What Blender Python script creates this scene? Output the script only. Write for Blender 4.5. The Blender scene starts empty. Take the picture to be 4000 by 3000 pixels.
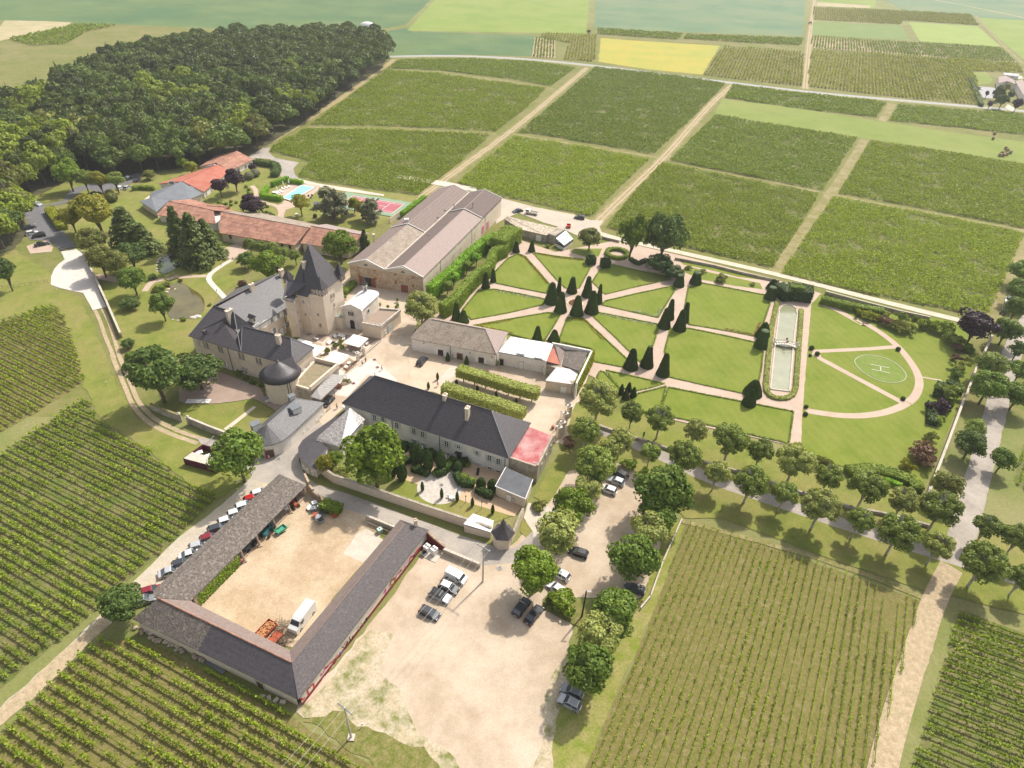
import bpy, bmesh, math, random
import numpy as np
from mathutils import Vector, Matrix, noise
from mathutils.geometry import tessellate_polygon
R_=math.radians
random.seed(7); rng=np.random.default_rng(7)
sc=bpy.context.scene; COL=sc.collection
# ---------------------------------------------------------------- camera
FPX,PITCH,ROLL,CH=2560.0,.6457,.0506,108.0
fw=Vector((0,math.cos(PITCH),-math.sin(PITCH))); up0=Vector((0,math.sin(PITCH),math.cos(PITCH))); rt0=Vector((1,0,0))
rt=math.cos(ROLL)*rt0+math.sin(ROLL)*up0; up=-math.sin(ROLL)*rt0+math.cos(ROLL)*up0
cam=bpy.data.cameras.new('camera'); camo=bpy.data.objects.new('camera',cam); COL.objects.link(camo)
mw=Matrix((rt,up,-fw)).transposed().to_4x4(); mw.translation=Vector((0,0,CH)); camo.matrix_world=mw
cam.sensor_width=36; cam.lens=FPX/4000*36; cam.clip_start=1; cam.clip_end=12000
sc.camera=camo
# ---------------------------------------------------------------- light
SUN_AZ,SUN_EL=R_(53),R_(50)      # azimuth counter-clockwise from +X
w=bpy.data.worlds.new('World'); sc.world=w; w.use_nodes=True
nt=w.node_tree; bg=nt.nodes['Background']; sky=nt.nodes.new('ShaderNodeTexSky'); sky.sky_type='NISHITA'
sky.sun_disc=False; sky.sun_elevation=SUN_EL; sky.sun_rotation=R_(90)-SUN_AZ; sky.dust_density=3.0; sky.air_density=1.0
hs=nt.nodes.new('ShaderNodeHueSaturation'); hs.inputs['Saturation'].default_value=.35; nt.links.new(sky.outputs[0],hs.inputs['Color']); nt.links.new(hs.outputs[0],bg.inputs[0]); bg.inputs[1].default_value=.15
HAZE=.00013
sun=bpy.data.lights.new('sun','SUN'); sun.energy=3.9; sun.angle=R_(2.0); sun.color=(1,.93,.82)
suno=bpy.data.objects.new('sun',sun); COL.objects.link(suno)
sd=Vector((math.cos(SUN_AZ)*math.cos(SUN_EL),math.sin(SUN_AZ)*math.cos(SUN_EL),math.sin(SUN_EL)))
suno.rotation_euler=sd.to_track_quat('Z','Y').to_euler(); suno.location=(200,200,300)
sc.view_settings.view_transform='Standard'; sc.view_settings.look='None'; sc.view_settings.exposure=.5; sc.view_settings.gamma=1
sc.view_settings.use_curve_mapping=False
sc.render.engine='CYCLES'; sc.cycles.max_bounces=5; sc.cycles.transparent_max_bounces=6; sc.cycles.volume_bounces=0
# ---------------------------------------------------------------- survey: photograph detail sheets -> ground coordinates
KR=dict(a=(0,0,.48216),b=(1000,0,.48216),c=(2000,0,.48216),d=(3000,0,.48216),e=(0,700,.42194),f=(700,900,.36157),g=(1300,700,.42194),h=(500,550,.45208),i=(1600,900,.48216),j=(2400,900,.48216),k=(3200,900,.42194),l=(0,1200,.48231),m=(700,1300,.36166),n=(1200,1400,.45208),o=(2000,1400,.48216),p=(3000,1500,.84034),q=(500,1800,.7874),r=(0,2200,.84034),s=(900,2200,.84034),t=(1500,1900,.63042),u=(1800,2200,.84034),v=(2400,2200,.84034),w=(3100,2200,.84034),x=(900,900,.52539),A=(1150,2350,.43042),B=(1400,2050,.42007),C=(1150,1250,.31521),D=(1100,1400,.31521),E=(850,1850,.47259),F=(0,700,.47259),G=(1900,750,.62992),H=(3700,250,.31513),Z=(0,0,1.80832))
def ray(c,x,y):
    a,b,s=KR[c]; return fw*FPX+rt*(a+x*s-2000)-up*(b+y*s-1500)
def P(c,x,y,z=0.):
    d=ray(c,x,y); t=(CH-z)/-d.z; return Vector((d.x*t,d.y*t,z))
def PP(c,pts,z=0.): return [P(c,x,y,z) for x,y in pts]
def pxm(v):   # photograph pixels per metre at a place
    return FPX/((v-Vector((0,0,CH))).dot(fw))
def onwall(c,x,y,p0,p1):
    d=ray(c,x,y); e=p1-p0; n=Vector((e.y,-e.x,0)); o=Vector((0,0,CH)); t=(p0-o).dot(n)/d.dot(n); return o+d*t
# ---------------------------------------------------------------- materials
MATS={}
def _n(nt,t,**k):
    n=nt.nodes.new(t)
    for a,b in k.items():
        if a in n.inputs: n.inputs[a].default_value=b
        else: setattr(n,a,b)
    return n
def c4(c): return (*c,1)
def M(name,c1,c2=None,scale=1.,rough=.85,bump=0,c3=None,scale3=.05,amt3=.5,spec=.3,metal=0,detail=6,lohi=(.35,.65),rows=None,fine=None,stretch=None,bscale=None,space='w',lohi3=(.42,.62)):
    if name in MATS: return MATS[name]
    m=bpy.data.materials.new(name); m.use_nodes=True; nt=m.node_tree; b=nt.nodes['Principled BSDF']; L=nt.links.new
    b.inputs['Roughness'].default_value=rough; b.inputs['Metallic'].default_value=metal; b.inputs['Specular IOR Level'].default_value=spec
    b.inputs['Base Color'].default_value=c4(c1); m.diffuse_color=c4(c1)
    if space=='w': co=nt.nodes.new('ShaderNodeNewGeometry').outputs['Position']
    else: co=nt.nodes.new('ShaderNodeTexCoord').outputs['Object']
    if stretch:
        mp=_n(nt,'ShaderNodeMapping'); mp.inputs['Scale'].default_value=stretch[0]; mp.inputs['Rotation'].default_value=stretch[1]; L(co,mp.inputs[0]); cs=mp.outputs[0]
    else: cs=co
    col=None
    if c2:
        nz=_n(nt,'ShaderNodeTexNoise',Scale=scale,Detail=detail,Roughness=.6); L(cs,nz.inputs['Vector'])
        mr=_n(nt,'ShaderNodeMapRange'); mr.inputs[1].default_value=lohi[0]; mr.inputs[2].default_value=lohi[1]; L(nz.outputs[0],mr.inputs[0])
        mx=_n(nt,'ShaderNodeMix',data_type='RGBA'); mx.inputs[6].default_value=c4(c1); mx.inputs[7].default_value=c4(c2); L(mr.outputs[0],mx.inputs[0]); col=mx.outputs[2]
    if c3:
        nz3=_n(nt,'ShaderNodeTexNoise',Scale=scale3,Detail=5,Roughness=.65); L(co,nz3.inputs['Vector'])
        mr=_n(nt,'ShaderNodeMapRange'); mr.inputs[1].default_value=lohi3[0]; mr.inputs[2].default_value=lohi3[1]; mr.inputs[4].default_value=amt3; L(nz3.outputs[0],mr.inputs[0])
        mx=_n(nt,'ShaderNodeMix',data_type='RGBA'); L(mr.outputs[0],mx.inputs[0]); mx.inputs[7].default_value=c4(c3)
        if col: L(col,mx.inputs[6])
        else: mx.inputs[6].default_value=c4(c1)
        col=mx.outputs[2]
    if fine:   # fine speckle multiply (scale, strength)
        nf=_n(nt,'ShaderNodeTexNoise',Scale=fine[0],Detail=3,Roughness=.7); L(co,nf.inputs['Vector'])
        mr=_n(nt,'ShaderNodeMapRange'); mr.inputs[1].default_value=.3; mr.inputs[2].default_value=.7; mr.inputs[3].default_value=1-fine[1]; mr.inputs[4].default_value=1+fine[1]; L(nf.outputs[0],mr.inputs[0])
        vm=_n(nt,'ShaderNodeVectorMath',operation='SCALE')
        if col: L(col,vm.inputs[0])
        else: vm.inputs[0].default_value=c1
        L(mr.outputs[0],vm.inputs['Scale']); col=vm.outputs[0]
    if rows:   # courses of tiles or mowing stripes: (vector, period, strength)
        dv,per,st=rows
        dp=_n(nt,'ShaderNodeVectorMath',operation='DOT_PRODUCT'); dp.inputs[1].default_value=dv; L(co,dp.inputs[0])
        mu=_n(nt,'ShaderNodeMath',operation='MULTIPLY'); mu.inputs[1].default_value=2*math.pi/per; L(dp.outputs['Value'],mu.inputs[0])
        si=_n(nt,'ShaderNodeMath',operation='SINE'); L(mu.outputs[0],si.inputs[0])
        mr=_n(nt,'ShaderNodeMapRange'); mr.inputs[1].default_value=-1; mr.inputs[3].default_value=1-st; mr.inputs[4].default_value=1+st; L(si.outputs[0],mr.inputs[0])
        vm=_n(nt,'ShaderNodeVectorMath',operation='SCALE'); L(col,vm.inputs[0]) if col else setattr(vm.inputs[0],'default_value',c1); L(mr.outputs[0],vm.inputs['Scale']); col=vm.outputs[0]
    if col: L(col,b.inputs['Base Color'])
    if bump:
        nb=_n(nt,'ShaderNodeTexNoise',Scale=bscale or scale*3,Detail=6); L(co,nb.inputs['Vector'])
        bp=_n(nt,'ShaderNodeBump',Strength=min(1,bump),Distance=.08*max(1,bump)); L(nb.outputs[0],bp.inputs['Height']); L(bp.outputs[0],b.inputs['Normal'])
    MATS[name]=m; return m
def LEAF(name,c1,c2,tr=.35,var=.35):
    m=bpy.data.materials.new(name); m.use_nodes=True; nt=m.node_tree; L=nt.links.new; m.diffuse_color=c4(c1)
    b=nt.nodes['Principled BSDF']; out=nt.nodes['Material Output']
    g=nt.nodes.new('ShaderNodeNewGeometry'); oi=nt.nodes.new('ShaderNodeObjectInfo')
    mx=_n(nt,'ShaderNodeMix',data_type='RGBA'); mx.inputs[6].default_value=c4(c1); mx.inputs[7].default_value=c4(c2); L(g.outputs['Random Per Island'],mx.inputs[0])
    mr=_n(nt,'ShaderNodeMapRange'); mr.inputs[3].default_value=1-var; mr.inputs[4].default_value=1+var; L(oi.outputs['Random'],mr.inputs[0])
    vm=_n(nt,'ShaderNodeVectorMath',operation='SCALE'); L(mx.outputs[2],vm.inputs[0]); L(mr.outputs[0],vm.inputs['Scale'])
    L(vm.outputs[0],b.inputs['Base Color']); b.inputs['Roughness'].default_value=.55; b.inputs['Specular IOR Level'].default_value=.25
    t=nt.nodes.new('ShaderNodeBsdfTranslucent'); v2=_n(nt,'ShaderNodeVectorMath',operation='MULTIPLY'); v2.inputs[1].default_value=(1.25,1.15,.55); L(vm.outputs[0],v2.inputs[0]); L(v2.outputs[0],t.inputs[0])
    ms=nt.nodes.new('ShaderNodeMixShader'); ms.inputs[0].default_value=tr; L(b.outputs[0],ms.inputs[1]); L(t.outputs[0],ms.inputs[2]); L(ms.outputs[0],out.inputs[0])
    MATS[name]=m; return m
# ---------------------------------------------------------------- object helpers
OFF={}
def tag(o,label=None,cat=None,group=None,kind=None):
    if label: o['label']=label
    if cat: o['category']=cat
    if group: o['group']=group
    if kind: o['kind']=kind
    return o
def thing(name,label,cat,loc=(0,0,0),rz=0,group=None,scale=None):
    o=bpy.data.objects.new(name,None); COL.objects.link(o); o.location=loc; o.rotation_euler=(0,0,rz); o.empty_display_size=.5
    if scale: o.scale=scale
    OFF[o.name]=Vector(loc); return tag(o,label,cat,group)
def link(name,me,parent=None,loc=None,rot=None,scale=None,mat=None):
    o=bpy.data.objects.new(name,me); COL.objects.link(o)
    if parent: o.parent=parent; OFF[o.name]=OFF.get(parent.name,Vector())
    if loc is not None: o.location=loc
    if rot is not None: o.rotation_euler=rot
    if scale is not None: o.scale=scale
    if mat is not None and me.materials:
        o.material_slots[0].link='OBJECT'; o.material_slots[0].material=mat
    return o
def dup(root,loc,rz=0,scale=None,label=None,group=None,mats=None):
    r=root.copy(); COL.objects.link(r); r.location=loc; r.rotation_euler=(0,0,rz)
    if scale: r.scale=scale
    if label: r['label']=label
    if group: r['group']=group
    for ch in list(root.children):
        c=ch.copy(); COL.objects.link(c); c.parent=r
        if mats and ch.name.split('.')[0] in mats:
            c.material_slots[0].link='OBJECT'; c.material_slots[0].material=mats[ch.name.split('.')[0]]
        for g in list(ch.children):
            d=g.copy(); COL.objects.link(d); d.parent=c
    return r
class MB:
    def __init__(s): s.v=[]; s.f=[]; s.mi=[]; s.sm=False
    def add(s,vs,fs,mi=0):
        n=len(s.v); s.v+= [tuple(v) for v in vs]; s.f+=[tuple(i+n for i in f) for f in fs]; s.mi+=[mi]*len(fs); return s
    def box(s,c,d,rz=0,mi=0,taper=1,rx=0):
        hx,hy,hz=d[0]/2,d[1]/2,d[2]/2; vs=[]
        mt=Matrix.Rotation(rz,3,'Z')@Matrix.Rotation(rx,3,'X')
        for z,t in ((-hz,1),(hz,taper)):
            for x,y in ((-hx,-hy),(hx,-hy),(hx,hy),(-hx,hy)): vs.append(Vector(c)+mt@Vector((x*t,y*t,z)))
        return s.add(vs,[(3,2,1,0),(4,5,6,7),(0,1,5,4),(1,2,6,5),(2,3,7,6),(3,0,4,7)],mi)
    def prism(s,pts,z0,z1,mi=0):   # polygon xy list
        n=len(pts); vs=[(p[0],p[1],z0) for p in pts]+[(p[0],p[1],z1) for p in pts]
        a=sum(pts[i][0]*pts[(i+1)%n][1]-pts[(i+1)%n][0]*pts[i][1] for i in range(n))
        if a<0: vs=[(p[0],p[1],z0) for p in pts[::-1]]+[(p[0],p[1],z1) for p in pts[::-1]]
        fs=[(i,(i+1)%n,n+(i+1)%n,n+i) for i in range(n)]
        tri=tessellate_polygon([[Vector(v) for v in vs[n:]]])
        fs+=[tuple(n+k for k in t) for t in tri]+[t[::-1] for t in tri]
        return s.add(vs,fs,mi)
    def tube(s,p,q,r0,r1=None,n=6,mi=0,cap=True):
        p,q=Vector(p),Vector(q); r1=r0 if r1 is None else r1; d=(q-p).normalized(); a=d.orthogonal().normalized(); b=d.cross(a); vs=[]
        for c,r in ((p,r0),(q,r1)):
            for k in range(n): t=2*math.pi*k/n; vs.append(c+(a*math.cos(t)+b*math.sin(t))*r)
        fs=[(k,(k+1)%n,n+(k+1)%n,n+k) for k in range(n)]
        if cap: fs+=[tuple(range(n))[::-1],tuple(range(n,2*n))]
        return s.add(vs,fs,mi)
    def lathe(s,prof,n=16,c=(0,0,0),mi=0,sx=1,sy=1):
        vs=[];m=len(prof)
        for r,z in prof:
            for k in range(n): t=2*math.pi*k/n; vs.append((c[0]+r*sx*math.cos(t),c[1]+r*sy*math.sin(t),c[2]+z))
        fs=[(i*n+k,i*n+(k+1)%n,(i+1)*n+(k+1)%n,(i+1)*n+k) for i in range(m-1) for k in range(n)]
        if prof[-1][0]>1e-4: fs.append(tuple((m-1)*n+k for k in range(n)))
        if prof[0][0]>1e-4: fs.append(tuple(range(n))[::-1])
        return s.add(vs,fs,mi)
    def sph(s,c,r,n=8,m=6,sq=(1,1,1),mi=0):
        prof=[(max(1e-5,math.sin(math.pi*i/m)),-math.cos(math.pi*i/m)) for i in range(m+1)]; vs=[]
        for a,z in prof:
            for k in range(n): t=2*math.pi*k/n; vs.append((c[0]+r*sq[0]*a*math.cos(t),c[1]+r*sq[1]*a*math.sin(t),c[2]+r*sq[2]*z))
        return s.add(vs,[(i*n+k,i*n+(k+1)%n,(i+1)*n+(k+1)%n,(i+1)*n+k) for i in range(m) for k in range(n)],mi)
    def mesh(s,name,mats,off=None):
        me=bpy.data.meshes.new(name); v=s.v
        if off is not None: v=[(a-off[0],b-off[1],c-off[2]) for a,b,c in v]
        me.from_pydata(v,[],s.f)
        for m in (mats if isinstance(mats,(list,tuple)) else [mats]): me.materials.append(m)
        if any(s.mi): me.polygons.foreach_set('material_index',s.mi)
        if s.sm: me.polygons.foreach_set('use_smooth',[True]*len(s.f))
        me.validate(); me.update(); return me
    def build(s,name,mats,parent=None,kind=None,local=False):
        off=OFF.get(parent.name) if (parent and not local) else None
        o=link(name,s.mesh(name,mats,off),parent)
        if kind: o['kind']=kind
        return o
def quadcloud(name,C,N,sx,sy,mat,extra=None,tri=False,smooth=None):
    """many small leaf-sized faces: centres C, normals N"""
    n=len(C); N=N/np.maximum(1e-6,np.linalg.norm(N,axis=1))[:,None]
    r=rng.normal(size=(n,3)); T=np.cross(N,r); T/=np.maximum(1e-6,np.linalg.norm(T,axis=1))[:,None]; B=np.cross(N,T)
    sx=np.broadcast_to(sx,(n,))[:,None]; sy=np.broadcast_to(sy,(n,))[:,None]
    if tri: V=np.stack([C-T*sx-B*sy*.6,C+T*sx-B*sy*.6,C+B*sy*1.1],1); k=3
    else: V=np.stack([C-T*sx*.5-B*sy,C+T*sx-B*sy*.4,C+T*sx*.45+B*sy,C-T*sx+B*sy*.3],1); k=4
    V=V.reshape(-1,3); nv=len(V); ev=0
    if extra is not None:
        EV,EF=extra; ev=len(EV)
    me=bpy.data.meshes.new(name); me.vertices.add(nv+ev)
    me.vertices.foreach_set('co',(np.vstack([V,EV]) if ev else V).astype(np.float32).ravel())
    idx=np.arange(nv); starts=np.arange(0,nv,k); tot=np.full(n,k)
    if ev:
        EF=np.array(EF); idx=np.r_[idx,(EF+nv).ravel()]; starts=np.r_[starts,nv+np.arange(len(EF))*EF.shape[1]]; tot=np.r_[tot,np.full(len(EF),EF.shape[1])]
    me.loops.add(len(idx)); me.loops.foreach_set('vertex_index',idx.astype(np.int32))
    me.polygons.add(len(starts)); me.polygons.foreach_set('loop_start',starts.astype(np.int32))
    me.update(calc_edges=True); me.materials.append(mat); return me
def inpoly(p,poly):
    x,y=p[0],p[1]; c=False; n=len(poly); j=n-1
    for i in range(n):
        xi,yi=poly[i][0],poly[i][1]; xj,yj=poly[j][0],poly[j][1]
        if (yi>y)!=(yj>y) and x<(xj-xi)*(y-yi)/(yj-yi)+xi: c=not c
        j=i
    return c
LAY=[0]
def sheet(name,pts,mat,z=None,rough=.25,step=1.5,kind='structure',parent=None):
    """a flat ground surface with an uneven edge, each one a little above the one below"""
    if z is None: LAY[0]+=1; z=.004+.0010*LAY[0]
    out=[]; n=len(pts)
    for i in range(n):
        a=Vector(pts[i][:2]); b=Vector(pts[(i+1)%n][:2]); L=(b-a).length
        st=max(step,L/160) ; k=max(1,int(L/st)) if rough>0 else 1
        d=(b-a).normalized() if L>0 else Vector((1,0)); nn=Vector((-d.y,d.x))
        for q in range(k):
            p=a+(b-a)*(q/k)
            if rough>0 and q>0:
                s=noise.noise(Vector((p.x*.33,p.y*.33,z*7)))*1.3+noise.noise(Vector((p.x*1.3,p.y*1.3,3)))*.8
                p=p+nn*s*rough
            out.append(Vector((p.x,p.y,z)))
    tri=tessellate_polygon([out]); me=bpy.data.meshes.new(name)
    a=sum(out[i].x*out[(i+1)%len(out)].y-out[(i+1)%len(out)].x*out[i].y for i in range(len(out)))
    def fix(t):
        A,B,C=out[t[0]],out[t[1]],out[t[2]]
        return t if (B-A).cross(C-A).z>0 else t[::-1]
    me.from_pydata(out,[],[fix(t) for t in tri]); me.materials.append(mat); me.update()
    o=link(name,me,parent)
    if parent is None: o['kind']=kind
    return o
def strip(name,line,width,mat,rough=.15,z=None,**k):
    """a path of constant width along a centre line"""
    L=[];Rr=[]; n=len(line)
    for i in range(n):
        d=(Vector(line[min(i+1,n-1)][:2])-Vector(line[max(i-1,0)][:2])).normalized(); nn=Vector((-d.y,d.x)); p=Vector(line[i][:2])
        ww=width[i] if isinstance(width,(list,tuple)) else width
        L.append(p+nn*ww/2); Rr.append(p-nn*ww/2)
    return sheet(name,L+Rr[::-1],mat,z=z,rough=rough,**k)
def smooth(pts,it=2,closed=False):
    for _ in range(it):
        q=[]; n=len(pts)
        if not closed: q.append(pts[0])
        for i in range(n if closed else n-1):
            a,b=pts[i],pts[(i+1)%n]; q+= [a*.75+b*.25,a*.25+b*.75]
        if not closed: q.append(pts[-1])
        pts=q
    return pts
ORD=['first','second','third','fourth','fifth','sixth','seventh','eighth','ninth','tenth','eleventh','twelfth','thirteenth','fourteenth','fifteenth','sixteenth','seventeenth','eighteenth','nineteenth','twentieth']
# ---------------------------------------------------------------- palette
GRASS=M('meadow_grass',(.105,.135,.022),(.17,.165,.045),.35,1,bump=.5,c3=(.21,.18,.075),scale3=.045,amt3=.7,fine=(3,.25),bscale=6)
LAWN=M('mown_lawn',(.125,.165,.016),(.16,.2,.022),.12,1,bump=.25,c3=(.18,.19,.04),scale3=.06,amt3=.6,fine=(2.2,.1),rows=((.96,.28,0),2.6,.03),bscale=9)
LAWN2=M('park_lawn',(.13,.16,.025),(.19,.2,.04),.3,1,bump=.35,c3=(.25,.2,.08),scale3=.07,amt3=.55,fine=(2.5,.16),bscale=7)
MEADOW=M('bright_meadow',(.14,.19,.03),(.18,.22,.045),.05,1,fine=(.6,.07),c3=(.21,.23,.065),scale3=.02,amt3=.6)
DRY=M('dry_verge',(.23,.19,.08),(.14,.145,.035),.8,1,bump=.4,fine=(2.5,.25),c3=(.33,.27,.16),scale3=.15,amt3=.6,bscale=6)
DIRT=M('pale_dirt_track',(.42,.325,.215),(.32,.25,.155),1.1,1,bump=.4,fine=(3,.2),c3=(.22,.21,.1),scale3=.4,amt3=.5,lohi3=(.52,.72),bscale=7)
GRAVEL=M('cream_gravel',(.43,.34,.25),(.36,.28,.195),.35,.95,bump=.3,fine=(4,.12),c3=(.52,.43,.335),scale3=.06,amt3=.8,bscale=10)
YARD=M('tan_yard_sand',(.43,.32,.205),(.36,.265,.165),.5,1,bump=.5,fine=(3,.16),c3=(.5,.4,.285),scale3=.12,amt3=.8,bscale=8)
PINK=M('pink_path_gravel',(.45,.34,.27),(.39,.29,.225),.6,1,fine=(4,.1),c3=(.48,.38,.3),scale3=.15,amt3=.5)
ASPH=M('pale_worn_asphalt',(.33,.295,.255),(.26,.235,.21),.5,.9,fine=(3,.12),c3=(.4,.35,.3),scale3=.12,amt3=.6,bump=.15,bscale=6)
ASPHD=M('dark_asphalt',(.15,.145,.15),(.12,.118,.122),.5,.9,fine=(3,.14))
ROADM=M('grey_country_road',(.27,.27,.28),(.33,.32,.32),.3,.85,fine=(2,.08))
WHITEG=M('white_crushed_stone',(.56,.51,.46),(.5,.45,.4),.4,1,fine=(4,.08))
SOIL=M('vineyard_soil',(.12,.125,.035),(.2,.165,.08),1.2,1,bump=.5,fine=(2.5,.3),c3=(.085,.12,.02),scale3=.3,amt3=.9,bscale=5)
SOILG=M('grassy_vineyard_floor',(.12,.125,.026),(.19,.15,.06),1.3,1,bump=.5,fine=(2.5,.25),c3=(.29,.225,.14),scale3=.5,amt3=.5,lohi3=(.55,.7),bscale=5)
CONC=M('pale_concrete',(.52,.46,.39),(.44,.39,.32),.6,.9,fine=(3,.08),bump=.15)
PLASTER=M('cream_render',(.66,.56,.44),(.6,.5,.39),.5,.9,fine=(2.5,.09),c3=(.5,.43,.35),scale3=.35,amt3=.35,bump=.15)
WHITEW=M('white_wash_render',(.76,.71,.65),(.69,.64,.59),.5,.9,fine=(2.5,.06),c3=(.45,.41,.36),scale3=.4,amt3=.3,bump=.1)
CHAPEL=M('chapel_limestone',(.68,.62,.55),(.61,.55,.48),.6,.85,fine=(3,.06),c3=(.5,.44,.38),scale3=.6,amt3=.25)
STONEW=M('rubble_stone_wall',(.44,.325,.22),(.27,.2,.14),1.6,.95,bump=.9,fine=(2.6,.3),c3=(.5,.42,.32),scale3=.6,amt3=.6,bscale=4)
OLDWALL=M('old_mossy_wall',(.36,.31,.24),(.23,.2,.15),1.5,.95,bump=.8,fine=(3,.3),c3=(.5,.44,.36),scale3=.5,amt3=.5,bscale=5)
SLATE=M('dark_slate',(.05,.043,.048),(.075,.066,.07),2.2,.5,bump=.35,spec=.5,fine=(3.5,.22),rows=((0,0,1),.5,.05),bscale=6)
SLATEO=M('old_grey_slate',(.07,.066,.07),(.11,.105,.11),2.6,.55,bump=.6,spec=.5,fine=(3.5,.35),bscale=5)
SLATES=M('shiny_rough_slate',(.13,.115,.11),(.3,.28,.27),2.2,.33,bump=1.1,spec=.7,fine=(3,.35),bscale=3)
LAUZE=M('weathered_stone_tile',(.15,.125,.105),(.1,.085,.075),2.4,.9,bump=.9,fine=(2.6,.45),c3=(.26,.23,.19),scale3=1.1,amt3=.5,lohi3=(.52,.68),bscale=4)
TILEB=M('brown_flat_tile',(.215,.165,.145),(.17,.13,.115),1.4,.85,bump=.3,fine=(2.5,.12),rows=((0,0,1),.45,.06),bscale=5)
TILEP=M('pinkish_brown_tile',(.32,.25,.225),(.27,.21,.19),1.4,.85,bump=.2,fine=(2.5,.08),bscale=5)
TILEO=M('old_brown_tile',(.2,.155,.12),(.29,.235,.185),1.6,.9,bump=.6,fine=(2.4,.3),c3=(.37,.32,.26),scale3=.5,amt3=.5,bscale=4)
TILER=M('red_roman_tile',(.38,.12,.08),(.3,.09,.06),1.2,.85,bump=.4,fine=(2.5,.14),c3=(.42,.2,.14),scale3=.3,amt3=.4,bscale=5)
TILERB=M('red_brown_roman_tile',(.3,.145,.1),(.2,.1,.075),.9,.88,bump=.5,fine=(2.3,.2),c3=(.47,.25,.17),scale3=.35,amt3=.6,bscale=4,rows=((0,0,1),.5,.07))
ZINC=M('grey_zinc',(.2,.21,.225),(.16,.17,.185),.6,.45,spec=.5,metal=.3)
WHITEM=M('white_painted_sheet',(.75,.735,.72),(.66,.64,.62),.6,.55,fine=(1.2,.06))
REDSH=M('faded_red_sheet',(.52,.11,.11),(.6,.3,.28),.4,.35,spec=.6,c3=(.7,.5,.48),scale3=.2,amt3=.5)
GREYSH=M('grey_ribbed_sheet',(.16,.165,.175),(.12,.125,.135),.8,.4,spec=.5)
GLASS=M('dark_window_glass',(.018,.02,.024),rough=.12,spec=.7)
GLASSB=M('reflecting_glass',(.05,.06,.07),rough=.08,spec=.9)
WHITEP=M('white_paint',(.74,.72,.69),rough=.6)
BLACK=M('black_iron',(.02,.02,.022),rough=.5)
DARKW=M('dark_wood',(.1,.055,.03),(.15,.085,.05),2,.7)
REDW=M('red_brown_door_wood',(.24,.08,.05),(.18,.06,.04),2,.7)
PINKD=M('pink_door_paint',(.55,.2,.24),rough=.7)
WOOD=M('weathered_wood',(.36,.29,.22),(.27,.215,.16),2,.85)
BARK=M('tree_bark',(.13,.1,.07),(.09,.07,.05),3,.95,bump=.6)
BARKW=M('pale_plane_bark',(.42,.39,.33),(.3,.27,.22),2.5,.9,bump=.4)
PARASOL=M('white_canvas',(.8,.77,.73),rough=.8)
RUBBER=M('tyre_rubber',(.025,.025,.027),rough=.8)
RIMM=M('alloy_rim',(.45,.46,.48),rough=.35,metal=.6)
HLIGHT=M('headlight_glass',(.6,.62,.65),rough=.15,spec=.8)
TLIGHT=M('taillight_red',(.35,.02,.02),rough=.25,spec=.6)
WATERC=M('milky_green_water',(.25,.25,.16),(.2,.21,.12),.3,.12,spec=.6)
POND=M('brown_pond_water',(.13,.105,.03),(.085,.07,.02),.2,.06,spec=.8)
PONDG=M('green_pond_water',(.045,.06,.02),rough=.04,spec=.9)
POOLW=M('swimming_pool_water',(.2,.66,.78),(.25,.72,.82),.5,.08,spec=.6)
BURG=M('burgundy_metal',(.13,.025,.045),(.1,.02,.035),1,.6)
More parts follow.
